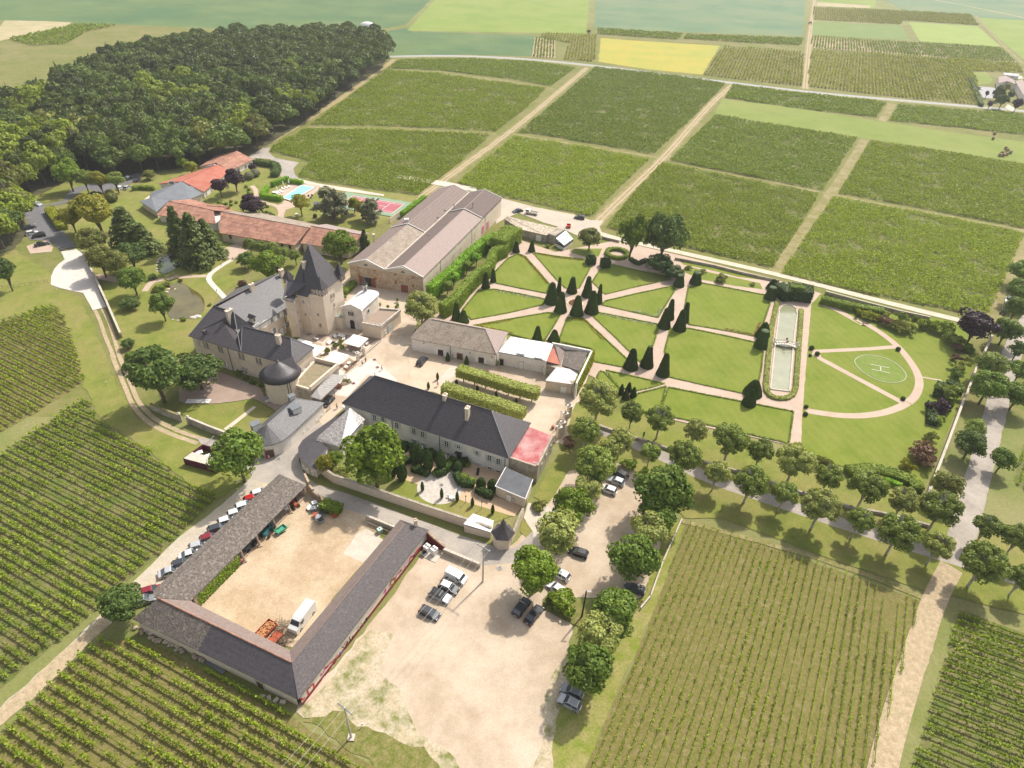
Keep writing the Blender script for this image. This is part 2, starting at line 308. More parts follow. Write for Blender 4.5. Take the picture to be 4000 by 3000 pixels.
def leafset():
    LEAF('leaf_forest',(0.0587, 0.1009, 0.0183),(0.1334, 0.1786, 0.0287),.25,.45)
    LEAF('leaf_forest_light',(0.16, 0.2207, 0.0209),(0.2667, 0.3154, 0.0326),.3,.3)
    LEAF('leaf_plane',(0.1334, 0.1997, 0.0287),(0.2934, 0.3468, 0.0783),.3,.2)
    LEAF('leaf_plane_pale',(0.2002, 0.2523, 0.0587),(0.4269, 0.4415, 0.1305),.3,.15)
    LEAF('leaf_bright',(0.1238, 0.2074, 0.0173),(0.225, 0.3031, 0.0287),.35,.15)
    LEAF('leaf_broad',(0.0934, 0.1682, 0.0209),(0.2002, 0.2733, 0.0391),.3,.15)
    LEAF('leaf_dark',(0.0587, 0.1051, 0.0209),(0.1334, 0.1892, 0.0365),.25,.15)
    LEAF('leaf_yellow_green',(0.2014, 0.2188, 0.0186),(0.3453, 0.3145, 0.0373),.35,.15)
    LEAF('leaf_olive',(0.127, 0.1551, 0.0293),(0.2539, 0.2586, 0.0588),.3,.2)
    LEAF('leaf_purple',(.028,.014,.022),(.07,.035,.05),.2,.2)
    LEAF('leaf_mauve',(0.1295, 0.0684, 0.0512),(0.2302, 0.1504, 0.0838),.25,.2)
    LEAF('leaf_conifer',(0.048, 0.0841, 0.0157),(0.1467, 0.1786, 0.0287),.15,.15)
    LEAF('leaf_blue_cedar',(0.1482, 0.1668, 0.088),(0.275, 0.2752, 0.1449),.2,.15)
    LEAF('leaf_yew',(0.0254, 0.0567, 0.0103),(0.0635, 0.1083, 0.0145),.15,.2)
    LEAF('leaf_hedge',(0.1334, 0.2102, 0.0183),(0.2534, 0.326, 0.0313),.25,.15)
    LEAF('leaf_hedge_pale',(0.2267, 0.2839, 0.0587),(0.4269, 0.4415, 0.1109),.25,.1)
    LEAF('leaf_hedge_bright',(0.1587, 0.3335, 0.0145),(0.275, 0.4669, 0.0207),.3,.1)
    LEAF('leaf_vine',(0.1875, 0.2645, 0.0176),(0.3125, 0.391, 0.036),.4,.12)
    LEAF('leaf_vine_dark',(0.1438, 0.2185, 0.0208),(0.25, 0.322, 0.04),.35,.12)
    LEAF('leaf_vine_yellow',(0.1875, 0.23, 0.028),(0.325, 0.3565, 0.056),.4,.12)
    LEAF('leaf_ivy',(0.1058, 0.2168, 0.0103),(0.2539, 0.3669, 0.0155),.3,.1)
    LEAF('leaf_lime',(0.1984, 0.253, 0.0155),(0.3703, 0.3795, 0.031),.35,.1)
    LEAF('leaf_far_crop',(0.1269, 0.2001, 0.0414),(0.2115, 0.2752, 0.0621),.3,.1)
    LEAF('flower_orange',(.5,.24,.02),(.12,.2,.02),.2,.1)
    LEAF('flower_white',(.65,.62,.55),(.12,.2,.03),.2,.1)
    LEAF('flower_mixed',(.5,.12,.08),(.16,.2,.05),.2,.1)
leafset(); MT=MATS
# ================================================================ GROUND
me=bpy.data.meshes.new('ground'); me.from_pydata([(-2500,-400,0),(2500,-400,0),(2500,5200,0),(-2500,5200,0)],[],[(0,1,2,3)]); me.materials.append(M('meadow_far',(.13,.16,.035),(.18,.185,.06),.02,1,c3=(.26,.22,.11),scale3=.05,amt3=.5,fine=(1.5,.15))); tag(link('ground',me),kind='structure')
def ZP(pts): return PP('Z',pts)
def field(name,crop,pts,mat,rough=.4,step=2.5): return sheet(name,PP(crop,pts),mat,rough=rough,step=step)
MAIZE=M('maize_field_green',(.085,.14,.045),(.115,.165,.06),.03,1,fine=(.5,.15),c3=(.05,.115,.045),scale3=.012,amt3=.8,bump=.5,bscale=1.5)
MAIZE2=M('blue_green_crop',(.085,.16,.08),(.12,.185,.095),.02,1,fine=(.5,.1),c3=(.17,.2,.1),scale3=.012,amt3=.7,bump=.4,bscale=1.5)
BRIGHT=M('bright_green_crop',(.15,.22,.035),(.18,.24,.045),.03,1,fine=(.5,.1),c3=(.21,.25,.055),scale3=.015,amt3=.7)
YELLOW=M('yellowing_crop',(.33,.3,.05),(.26,.28,.05),.05,1,fine=(.5,.1),c3=(.38,.3,.05),scale3=.03,amt3=.7)
STUB=M('pale_stubble',(.4,.33,.2),(.3,.27,.14),.06,1,fine=(.6,.15))
field('meadow_verge','Z',[(-300,40),(2700,60),(2700,900),(-300,900)],GRASS,0)
field('maize_field','Z',[(-420,-55),(-120,52),(0,44),(110,48),(230,52),(470,62),(640,62),(830,62),(878,52),(925,5),(985,-55)],MAIZE,.8,6)
field('maize_field','Z',[(835,68),(878,60),(890,68),(1150,76),(1160,80),(1155,122),(1000,118),(843,120)],MAIZE,.8,6)
field('stubble_field','a',[(-300,240),(0,215),(40,165),(330,170),(560,180),(590,195),(540,215),(0,330),(-300,360)],STUB,.6,5)
field('bright_crop_field','Z',[(880,66),(1265,73),(1270,40),(1276,-55),(990,-55),(935,5)],BRIGHT,.8,6)
field('blue_green_field','Z',[(1284,58),(1290,62),(1500,70),(1735,78),(1736,60),(1744,-55),(1288,-55)],MAIZE2,.8,6)
field('yellow_field','Z',[(1298,82),(1345,86),(1440,92),(1555,99),(1517,161),(1400,150),(1293,133)],YELLOW,.6,4)
field('crop_field','Z',[(1770,5),(1870,10),(1890,25),(1900,-55),(1776,-55)],BRIGHT,.6,6)
field('crop_field','Z',[(1895,-10),(1960,28),(2100,35),(2212,82),(2400,140),(2400,-55),(1905,-55)],MAIZE2,.6,6)
field('stubble_field','d',[(370,15),(830,45),(830,65),(380,50)],STUB,.5,5)
field('crop_field','d',[(1690,140),(2400,190),(2400,640),(2074,480),(1900,340)],BRIGHT,.5,5)
# mown strip with bales
field('bright_meadow','Z',[(1560,214),(1700,230),(1900,262),(2050,285),(2300,318),(2420,350),(2420,400),(2212,355),(2000,318),(1860,298),(1700,272),(1543,247)],MEADOW,.5,4)
# ---- country road and farm tracks
def line(c,pts,it=2): return smooth(PP(c,pts),it)
strip('country_road',line('Z',[(600,140),(760,128),(845,122),(1000,120.5),(1150,128.5),(1290,143),(1500,169.5),(1740,199),(1900,213.5),(2212,240),(2500,268)]),7.5,M('road_verge',(.33,.3,.2),(.22,.22,.1),.5,1),.3)
strip('country_road',line('Z',[(600,139),(760,127),(845,121),(1000,119.8),(1150,127.8),(1290,142),(1500,168.5),(1740,198),(1900,212.5),(2212,239),(2500,267)]),4.8,ROADM,.03)
def track(pts,w1,ruts=True,mat=DIRT,vm=DRY):
    L=line('Z',pts); strip('track_verge',L,w1*1.9,vm,.5); strip('farm_track',L,w1,mat,.25)
    if ruts:
        strip('track_grass_strip',L,w1*.22,vm,.12)
track([(900,432),(925,414),(1010,352),(1100,287),(1190,213),(1268,146)],2.7)
track([(1282,488),(1330,440),(1440,335),(1500,264),(1545,215),(1583,183)],3.0)
strip('grass_track',line('Z',[(1672,590),(1735,500),(1800,415),(1868,302)]),5,DRY,.5); strip('grass_track',line('Z',[(1905,262),(1928,224)]),5,DRY,.4)
track([(1739,192),(1743,150),(1748,90),(1754,40),(1760,0),(1764,-40)],3.6)
strip('farm_track',line('Z',[(1950,-12),(2050,5),(2150,25),(2212,38),(2350,70)]),4,STUB,.3)
strip('farm_track',line('Z',[(2110,35),(2140,70),(2180,110),(2212,140),(2300,200)]),3,DRY,.4)
strip('farm_track',line('a',[(-100,330),(100,300),(400,240),(570,205),(600,190),(540,180)]),3,DIRT,.3)
strip('farm_track',line('b',[(20,1200),(200,1100),(480,930),(700,790),(950,600),(1040,545),(1120,480)]),4,M('tan_forest_edge',(.34,.26,.14),(.25,.22,.09),.5,1,fine=(2,.2)),.5)
for cr,pts in (('b',[(420,1030),(1200,1050),(1950,1088)]),('b',[(1080,550),(1500,595),(2074,665)]),('c',[(0,665),(340,722)]),('c',[(0,1085),(600,1185),(1170,1275)]),('c',[(1250,1292),(2074,1460)]),('d',[(0,1468),(450,1565),(1000,1670)]),('Z',[(1800,422),(2212,498),(2400,535)])):
    strip('field_path',line(cr,pts),2.2,DRY,.35)
# ================================================================ VINES
TRI=[0]
def clip(poly,y):
    xs=[];n=len(poly)
    for i in range(n):
        (x1,y1),(x2,y2)=poly[i],poly[(i+1)%n]
        if (y1>y)!=(y2>y): xs.append(x1+(y-y1)/(y2-y1)*(x2-x1))
    xs.sort(); return list(zip(xs[::2],xs[1::2]))
def vines(label,crop,pts,d,rsp,psp,h,w,nq,qs,mat,rows=False,gap=.04,group=None,floor=SOIL,tri=False,zlo=.25,fl=True):
    W=PP(crop,pts)
    if fl: sheet('vineyard_ground',W,floor,rough=.4,step=2)
    a,b=PP(*d)
    if not rows: qs*=1.18; nq=int(nq*1.25+.5)
    else: qs*=1.12
    ang=math.atan2(b.y-a.y,b.x-a.x); ca,sa=math.cos(ang),math.sin(ang)
    pol=[(p.x*ca+p.y*sa,-p.x*sa+p.y*ca) for p in W]; y0=min(p[1] for p in pol); y1=max(p[1] for p in pol)
    y=y0+rsp*.6; allC=[];k=0
    while y<y1:
        for xa,xb in clip(pol,y):
            if xb-xa<psp*2: continue
            xs=np.arange(xa+.2,xb,psp); xs=xs+rng.normal(0,psp*.12,len(xs))
            ph=rng.random()*9
            dens=np.array([noise.noise(Vector((x*.12*ca-y*.12*sa,x*.12*sa+y*.12*ca,1.3))) for x in xs[::4]]).repeat(4)[:len(xs)]
            keep=rng.random(len(xs))>gap+np.clip(-dens-.12,0,.5)*1.2
            xs=xs[keep]; vig=(.82+.35*rng.random(len(xs))+dens[keep]*.35)
            if len(xs)==0: continue
            n=len(xs); X=np.repeat(xs,nq); V=np.repeat(vig,nq)
            gx=X+rng.uniform(-.55,.55,n*nq)*psp; gy=y+rng.normal(0,w*.33,n*nq)*V+.05*np.sin(X*.15+ph); gz=zlo+(h-zlo)*(rng.random(n*nq)**.75)*V
            C=np.stack([gx*ca-gy*sa,gx*sa+gy*ca,gz],1)
            if rows:
                N=rng.normal(size=C.shape)+[0,0,.9]; TRI[0]+=len(C)*2
                ev=None
                x0,x1_=xs.min()-.3,xs.max()+.3; wv=[]
                for zz in (.55,.95):
                    for sg in (-.02,.02):
                        for xx in (x0,x1_): wv.append((xx*ca-(y+sg)*sa,xx*sa+(y+sg)*ca,zz))
                me=quadcloud('vine_row',C,N,qs*V,qs*V*.8,mat,extra=(np.array(wv),[(0,1,3,2),(4,5,7,6),(0,1,5,4)]))
                tag(link('vine_row',me),label,'vines',group or label)
            else: allC.append((C,V))
        y+=rsp; k+=1
    if not rows:
        C=np.vstack([c for c,_ in allC]); V=np.concatenate([v for _,v in allC]); N=rng.normal(size=C.shape)+[0,0,.9]
        me=quadcloud('vineyard_block',C,N,qs*V,qs*V*.8,mat,tri=tri); TRI[0]+=len(C)*(1 if tri else 2)
        o=link('vineyard_block',me); tag(o,label,'vineyard',kind='stuff')
VM,VD,VY=MT['leaf_vine'],MT['leaf_vine_dark'],MT['leaf_vine_yellow']
A_=('Z',[(925,414),(1268,146)])   # direction of the tracks
# near fields: each row a thing
vines('trellised vine row in the field left of the white gravel drive','l',[(-60,150),(0,128),(380,0),(470,0),(560,140),(640,400),(700,600),(480,740),(0,1022),(-60,1060)],('l',[(100,300),(640,560)]),1.75,.95,1.25,.55,16,.17,VM,True,.05,'vine rows left of the white drive',SOILG)
vines('trellised vine row in the large field left of the village lane','Z',[(-40,1010),(0,985),(187,858),(224,917),(301,957),(400,1037),(467,1077),(380,1165),(300,1235),(215,1312),(0,1488),(-40,1520)],('l',[(100,1050),(1150,1560)]),1.75,.95,1.2,.55,16,.17,VM,True,.07,'vine rows left of the lane',SOIL)
vines('short bushy vine row in the bottom left field below the barn','Z',[(-30,1622),(139,1449),(223,1377),(330,1392),(465,1458),(553,1503),(651,1562),(770,1635),(890,1720),(-30,1790)],('r',[(290,550),(850,890)]),1.85,.95,1.15,.55,18,.17,VM,True,.08,'vine rows below the barn',SOILG)
vines('sparse young vine row in the bottom right field beside the dirt track','Z',[(1482,1132),(1560,1150),(1800,1228),(1990,1300),(1950,1440),(1870,1700),(1238,1730),(1327,1514),(1374,1412),(1453,1217)],('Z',[(1453,1217),(1255,1659)]),1.42,.95,1.0,.3,9,.13,VM,True,.14,'vine rows of the young bottom right field',SOILG,zlo=.15)
vines('dense bright vine row in the bottom right corner field','Z',[(2072,1318),(2212,1368),(2330,1410),(2330,1760),(1935,1760),(1975,1640),(2030,1470)],('w',[(770,225),(1071,330)]),1.75,.95,1.2,.55,16,.17,VM,True,.03,'vine rows of the corner field',SOIL)
vines('few vine rows at the right edge beyond the tree lined lane','Z',[(2190,1040),(2212,960),(2300,800),(2300,1140)],('Z',[(2195,1040),(2240,930)]),1.4,.95,1.1,.5,10,.17,VM,False,.03,None,SOIL)
vines('dense dark green vineyard at the right edge above the avenue','Z',[(2225,520),(2300,430),(2300,560)],A_,1.4,.95,1.1,.5,6,.2,VM,False)
# middle distance blocks
BD=lambda a,b:('Z',[a,b])
vines('vineyard sliver along the country road beside the wood','Z',[(862,131),(1000,127),(1150,134),(1244,147),(1190,186),(1080,168),(950,152),(838,148)],A_,1.6,1.2,1.15,.6,6,.34,VD,tri=False)
vines('upper left vineyard with diagonal rows between wood and track','Z',[(835,152),(950,160),(1060,176),(1180,192),(1130,240),(1072,284),(950,277),(800,271),(672,270)],A_,1.6,1.1,1.15,.6,6,.3,VM)
vines('lower left vineyard behind the pool and tennis court','Z',[(662,279),(850,282),(1060,292),(1000,345),(912,413),(905,421),(780,405),(700,393),(646,381),(655,365),(672,350),(640,340),(584,328),(590,318)],A_,1.5,1.0,1.15,.55,7,.27,VM)
vines('central vineyard block below the bend of the country road','Z',[(1286,146),(1400,158),(1500,170),(1566,182),(1500,250),(1410,334),(1300,314),(1200,297),(1122,286),(1200,222)],('c',[(0,1100),(1150,1275)]),1.45,1.0,1.2,.6,6,.3,VD)
vines('central vineyard block behind the great barn','Z',[(1113,296),(1200,308),(1300,326),(1402,345),(1345,398),(1275,468),(1170,443),(1072,422),(990,396),(1040,352)],('c',[(0,1100),(1150,1275)]),1.35,.95,1.2,.6,7,.27,VM)
vines('thin dark vineyard strip under the country road','Z',[(1583,184),(1750,204),(1912,222),(1893,254),(1750,238),(1568,212)],('Z',[(1568,212),(1895,254)]),1.6,1.2,1.2,.6,6,.34,VD)
vines('dark vineyard strip between the road and the hay meadow','Z',[(1942,227),(2100,240),(2212,248),(2420,275),(2420,330),(2212,292),(2080,277),(1922,261)],('Z',[(1922,261),(2212,292)]),1.6,1.1,1.2,.6,6,.32,VD)
vines('vineyard block right of the second dirt track','Z',[(1546,250),(1700,275),(1850,299),(1776,412),(1600,378),(1448,347),(1490,305)],('Z',[(1448,347),(1776,413)]),1.35,.95,1.2,.6,7,.28,VD)
vines('vineyard block behind the formal garden','Z',[(1430,354),(1600,387),(1768,421),(1720,500),(1668,578),(1570,555),(1480,535),(1400,518),(1310,492),(1370,418)],('Z',[(1430,354),(1768,421)]),1.25,.9,1.2,.6,8,.24,VM)
vines('vineyard block at the upper right below the hay meadow','Z',[(1880,306),(2050,330),(2212,357),(2330,380),(2330,520),(2212,494),(2000,452),(1812,418)],('Z',[(1812,418),(2212,494)]),1.4,.95,1.2,.6,7,.28,VM)
vines('vineyard block behind the half round lawn','Z',[(1800,428),(2000,464),(2212,506),(2203,520),(2170,600),(2128,684),(2040,668),(1900,640),(1780,614),(1688,592),(1745,505)],('Z',[(1812,424),(2212,500)]),1.25,.9,1.2,.6,8,.24,VM)
# far blocks across the road, widely spaced rows
def far(label,crop,pts,d,rsp,mat=VY,fl=SOILG,psp=1.6,nq=5,qs=.5,w=.8): vines(label,crop,pts,d,rsp,psp,1.5,w,nq,qs,mat,floor=fl,gap=.02)
vines_dir=('d',[(930,760),(905,450)])
far('pale green vineyard of widely spaced rows left of the far dirt track','Z',[(1562,102),(1733,112),(1736,150),(1732,186),(1625,175),(1519,162)],('Z',[(1732,186),(1736,112)]),2.5)
far('pale green vineyard of widely spaced rows beside the far houses','d',[(360,410),(900,440),(1300,470),(1600,505),(1690,640),(1700,850),(1300,810),(900,770),(330,700),(330,560)],('d',[(930,770),(905,450)]),2.5)
far('stripy vineyard with bare soil between its rows','d',[(350,300),(900,335),(1500,365),(1880,390),(2010,505),(1500,475),(900,425),(350,385)],('d',[(920,430),(895,340)]),2.6,VD,DIRT)
far('yellow green vineyard strip above the far houses','d',[(1300,475),(1700,490),(2020,520),(2060,590),(1620,575),(1500,520)],('d',[(1900,580),(1800,500)]),2.5)
far('narrow rows of vines at the top right','d',[(370,60),(1100,90),(1640,120),(1700,205),(1090,165),(1070,200),(365,160)],('d',[(720,170),(700,80)]),2.8)
field('green_crop_field','d',[(365,175),(1080,210),(1150,325),(700,305),(355,280)],M('olive_green_crop',(.13,.19,.05),(.16,.21,.06),.05,1,fine=(.5,.15),bump=.5,bscale=1.5),.5,5)
field('green_crop_field','d',[(1140,180),(1700,215),(1890,380),(1500,355),(1230,335)],M('lime_green_crop',(.2,.26,.06),(.23,.29,.07),.05,1,fine=(.5,.12),bump=.4,bscale=1.5),.5,5)
far('dark vineyard strip under the blue green field','Z',[(1292,62),(1475,74),(1462,86),(1292,74)],('Z',[(1292,68),(1462,80)]),2.2,VD)
far('dark vineyard strip left of the far dirt track','Z',[(1485,75),(1735,84),(1728,98),(1600,92),(1478,84)],('Z',[(1485,80),(1728,92)]),2.2,VD)
far('small stripy vineyard plot by the road','c',[(185,305),(350,315),(350,468),(160,460)],('c',[(250,465),(262,310)]),2.6,VD,DIRT)
far('small pale vineyard plot beside the yellow field','c',[(235,275),(690,285),(685,370),(665,500),(410,480),(470,350),(230,305)],('c',[(560,490),(585,290)]),2.6)
far('pale vineyard rows beyond the wood at the upper left','a',[(600,200),(950,205),(700,260),(520,360),(250,370),(60,320),(300,270)],('a',[(300,360),(600,215)]),3.,VD)
print('vine tris',TRI[0])
# ================================================================ ESTATE GROUND
sheet('parking_gravel',ZP([(920,1178),(1040,1212),(1105,1178),(1150,1130),(1170,1085),(1222,1020),(1300,990),(1345,1005),(1400,1040),(1445,1100),(1430,1160),(1390,1290),(1345,1300),(1250,1290),(1190,1310),(1236,1352),(1225,1420),(1195,1500),(1188,1560),(1192,1700),(1000,1700),(930,1625),(860,1560),(760,1560),(640,1535),(655,1500),(760,1400),(900,1215)]),GRAVEL,rough=.5)
LOTG=M('worn_gravel_and_grass',(.40,.33,.22),(.155,.165,.045),.22,1,bump=.5,fine=(2.5,.22),c3=(.46,.39,.29),scale3=.5,amt3=.7,lohi=(.46,.6),bscale=6)
sheet('worn_parking_edge',ZP([(640,1538),(760,1405),(800,1360),(850,1370),(820,1440),(870,1500),(900,1580),(985,1640),(1010,1700),(900,1700),(850,1650),(780,1590),(700,1560)]),LOTG,rough=.6)
sheet('rough_grass',ZP([(655,1560),(720,1535),(770,1570),(850,1595),(930,1635),(965,1700),(880,1730),(800,1640)]),M('lush_rough_grass',(.11,.13,.02),(.21,.18,.07),.8,1,bump=.7,fine=(2.5,.25),bscale=6),rough=.8)
sheet('worn_parking_edge',ZP([(1180,1500),(1205,1440),(1225,1420),(1235,1470),(1222,1560),(1200,1700),(1150,1700),(1175,1560)]),LOTG,rough=.6)
sheet('grass_verge',ZP([(1225,1420),(1300,1400),(1390,1290),(1450,1120),(1478,1135),(1452,1215),(1372,1412),(1322,1520),(1238,1720),(1188,1720),(1200,1560),(1232,1490)]),M('verge_grass',(.15,.19,.02),(.22,.21,.06),.5,1,bump=.5,fine=(2.5,.22),c3=(.3,.25,.11),scale3=.2,amt3=.6,bscale=6),rough=.4)
sheet('yard_sand',ZP([(435,1310),(470,1250),(500,1225),(560,1150),(600,1100),(655,1050),(700,1070),(745,1092),(800,1112),(835,1130),(800,1200),(720,1290),(640,1400),(560,1380)]),YARD,rough=.1)
sheet('garden_sand',ZP([(620,1300),(700,1260),(720,1330),(640,1400),(560,1380)]),YARD,rough=.5)
# village lane
sheet('lane_gravel',ZP([(-60,1575),(0,1530),(215,1330),(300,1246),(400,1150),(480,1090),(548,1028),(590,990),(640,1030),(560,1080),(400,1230),(320,1290),(235,1350),(60,1520),(0,1568),(-60,1620)]),M('lane_stones',(.41,.375,.32),(.34,.3,.24),.5,1,fine=(3,.14),c3=(.48,.4,.29),scale3=.1,amt3=.8,bump=.3,bscale=7),rough=.3)
sheet('dirt_track',ZP([(-60,1578),(0,1532),(120,1420),(222,1330),(240,1348),(60,1520),(0,1570),(-60,1622)]),DIRT,rough=.3)
sheet('lane_asphalt',ZP([(540,1035),(572,985),(640,945),(700,905),(735,862),(760,845),(800,800),(830,790),(840,810),(800,830),(745,880),(690,930),(650,965),(645,995),(655,1020),(680,1045),(760,1070),(1000,1158),(1085,1186),(1112,1184),(1150,1150),(1185,1110),(1235,1150),(1120,1215),(1040,1222),(930,1172),(835,1128),(745,1100),(660,1055),(620,1030),(600,1050)]),ASPH,rough=.1)
sheet('concrete_apron',PP('q',[(1130,370),(1185,335),(1290,410),(1240,450),(1165,505),(1068,463)]),CONC,rough=.05)
# courtyard
sheet('courtyard_gravel',ZP([(800,785),(840,720),(875,640),(885,600),(760,580),(738,640),(700,690),(640,720),(665,760),(700,800),(745,880),(800,830),(960,850),(1240,900),(1235,960),(1195,1075),(1215,960),(1250,870),(1270,780),(1240,830),(1150,790),(1050,790),(890,730),(880,690),(885,620),(860,780)]),GRAVEL,rough=0)
sheet('courtyard_gravel',ZP([(640,700),(760,575),(900,600),(900,700),(890,735),(1080,800),(1180,830),(1275,800),(1240,900),(1215,960),(1130,940),(960,850),(800,812),(745,880),(700,920),(660,880),(690,810)]),GRAVEL,rough=0)
sheet('courtyard_gravel_patch',PP('i',[(0,960),(180,1000),(400,1080),(250,1330),(80,1270),(0,1180)]),M('light_tan_gravel',(.52,.41,.3),(.46,.36,.265),.4,1,fine=(4,.1)),rough=.15)
sheet('paved_path',PP('i',[(345,1085),(420,1100),(285,1260),(225,1230)]),CONC,rough=0)
sheet('paved_lane',PP('C',[(250,900),(545,590),(650,680),(800,570),(960,480),(1269,740),(1269,952),(1000,690),(900,680),(660,952)]),WHITEG,rough=.05)
# terrace paving of the chateau
TERR=M('brown_terrace_paving',(.3,.225,.175),(.26,.195,.15),1,.9,fine=(4,.1)); SLABL=M('pale_paving',(.56,.46,.37),(.5,.41,.33),.7,.85,fine=(4,.06))
sheet('terrace_paving',PP('C',[(0,130),(110,230),(330,290),(545,590),(640,640),(790,540),(1075,250),(990,200),(600,160),(330,100),(180,160)]),SLABL,rough=0)
for q in ([(355,125),(470,155),(350,275),(215,245)],[(520,165),(690,190),(560,330),(400,310),(380,290)],[(560,340),(740,420),(890,330),(1060,230),(1040,215),(820,200),(700,190),(610,300)],[(560,570),(680,470),(760,520),(640,640)],[(130,185),(190,150),(240,165),(180,200)]):
    sheet('terrace_paving_panel',PP('C',q),TERR,rough=0)
# chateau park
sheet('park_lawn',ZP([(250,600),(215,620),(255,730),(280,760),(300,790),(420,760),(470,640),(520,610),(540,545),(760,520),(850,470),(905,425),(700,398),(640,385),(560,350),(480,360),(420,350),(300,400),(150,400),(160,520),(215,605)]),LAWN2,rough=.6)
sheet('park_lawn',ZP([(0,520),(110,590),(115,620),(170,640),(200,700),(240,800),(290,900),(440,960),(480,1000),(540,1030),(470,1080),(400,1040),(300,960),(215,900),(180,830),(130,670),(0,690),(-60,700),(-60,500)]),LAWN2,rough=.6)
sheet('park_lawn',PP('a',[(-200,1500),(180,1600),(300,1530),(480,1480),(620,1500),(560,1590),(520,1620),(240,1659),(100,1659),(-200,1700)]),LAWN2,rough=.4)
sheet('forecourt_gravel',PP('m',[(0,740),(70,770),(420,765),(620,740),(800,710),(870,740),(1040,840),(1130,780),(940,745),(880,600),(500,450),(300,380),(0,600)]),M('pink_brown_gravel',(.33,.245,.2),(.29,.215,.17),.4,1,fine=(4,.1)),rough=.1)
sheet('lower_lawn',PP('m',[(0,780),(250,790),(440,775),(620,748),(800,712),(900,770),(1010,850),(900,960),(800,1060),(700,1080),(500,1070),(100,900),(0,880)]),LAWN2,rough=.1)
sheet('flower_bed_soil',PP('m',[(480,1040),(800,795),(835,805),(520,1060)]),SLABL,rough=0)
# drive and car park at the left
sheet('asphalt_car_park',PP('F',[(205,280),(235,222),(340,225),(440,202),(520,180),(545,150),(560,110),(620,70),(700,50),(830,30),(1000,-10),(1120,-60),(1180,-60),(1150,10),(1000,60),(860,110),(700,85),(655,120),(650,155),(590,190),(470,215),(380,220),(520,430),(625,560),(500,590),(430,520),(400,505),(250,505),(190,420),(245,375),(215,330)]),ASPHD,rough=.05)
sheet('white_gravel_drive',PP('e',[(565,672),(705,645),(770,700),(800,760),(890,960),(940,1090),(985,1185),(860,1215),(770,1055),(690,1040),(560,1010),(470,975),(475,900),(505,830),(540,790),(600,745)]),WHITEG,rough=.1)
sheet('pale_parking_bay',PP('F',[(220,555),(290,530),(400,500),(440,560),(430,600),(250,618)]),PINK,rough=.1)
for dx in (0,1):
    pts=[[(880,1215),(935,1330),(970,1450),(1060,1659)],[(950,1200),(1010,1320),(1060,1480),(1110,1659)]][dx]
    strip('gravel_wheel_track',smooth(PP('e',pts)),1.0,DIRT,.1)
strip('gravel_wheel_track',line('l',[(905,385),(930,450),(985,580),(1030,690),(1070,790),(1140,880),(1230,955),(1380,1030),(1600,1105)]),1.1,DIRT,.1)
strip('gravel_wheel_track',line('l',[(960,380),(1000,480),(1060,620),(1110,750),(1170,830),(1270,920),(1400,985),(1540,1040),(1720,1090)]),1.1,DIRT,.1)
sheet('lane_asphalt',ZP([(425,947),(470,950),(480,965),(560,990),(600,1000),(548,1030),(525,1000),(440,965)]),ASPH,rough=.1)
# park paths
strip('garden_path',line('f',[(570,320),(480,370),(390,430),(320,490),(320,540),(370,600),(440,670),(500,740)]),1.7,WHITEG,.03)
strip('garden_path',line('e',[(1340,1040),(1400,950),(1520,930)]),2,PINK,.1); strip('garden_path',line('e',[(880,900),(1000,920),(1120,940)]),3,PINK,.1)
strip('garden_path',line('f',[(0,510),(140,500),(290,495)]),1.7,PINK,.05)
sheet('courtyard_gravel',PP('f',[(500,190),(700,110),(760,200),(640,300),(540,310),(480,270)]),PINK,rough=.1)
strip('garden_path',line('h',[(1070,390),(1110,430),(1100,480),(1180,540),(1290,560),(1330,620),(1310,690)]),2,PINK,.1)
sheet('garden_path',PP('h',[(1290,560),(1400,520),(1450,570),(1360,600),(1340,690),(1285,690),(1300,620)]),PINK,rough=.1)
# pool, tennis, service road
sheet('service_road',PP('h',[(1000,200),(1060,125),(1150,70),(1235,55),(1215,100),(1270,150),(1480,190),(1430,240),(1440,290),(1480,330),(1330,320),(1230,160),(1090,150)]),ASPH,rough=.1)
sheet('service_road',PP('h',[(1480,330),(1640,370),(1900,410),(2212,465),(2212,480),(1900,440),(1650,400),(1440,350)]),CONC,rough=.1)
sheet('service_road',PP('G',[(-560,-110),(-260,-65),(-60,-25),(-60,0),(-300,-40),(-570,-90)]),CONC,rough=.1)
sheet('pool_terrace',PP('h',[(1260,440),(1430,370),(1660,385),(1650,420),(1560,500),(1440,560),(1300,530)]),PINK,rough=0)
sheet('service_yard',PP('G',[(95,40),(300,95),(540,140),(640,175),(730,180),(700,215),(720,262),(560,270),(440,215),(350,190),(200,130),(110,170),(60,200),(60,60)]),M('dusty_service_yard',(.42,.37,.31),(.37,.33,.28),.4,1,fine=(3,.1),c3=(.5,.41,.3),scale3=.2,amt3=.6),rough=.15)
strip('garden_road',line('Z',[(1290,503),(1340,518),(1480,548),(1700,598),(1860,640),(2060,690),(2150,708)]),[3.2]*29 and 3.2,M('pale_garden_road',(.55,.475,.39),(.47,.4,.31),.5,1,fine=(3,.1),c3=(.38,.35,.22),scale3=.3,amt3=.4),.12)
strip('right_lane_verge',line('Z',[(2135,700),(2165,640),(2205,540),(2240,440)]),5,DRY,.3)
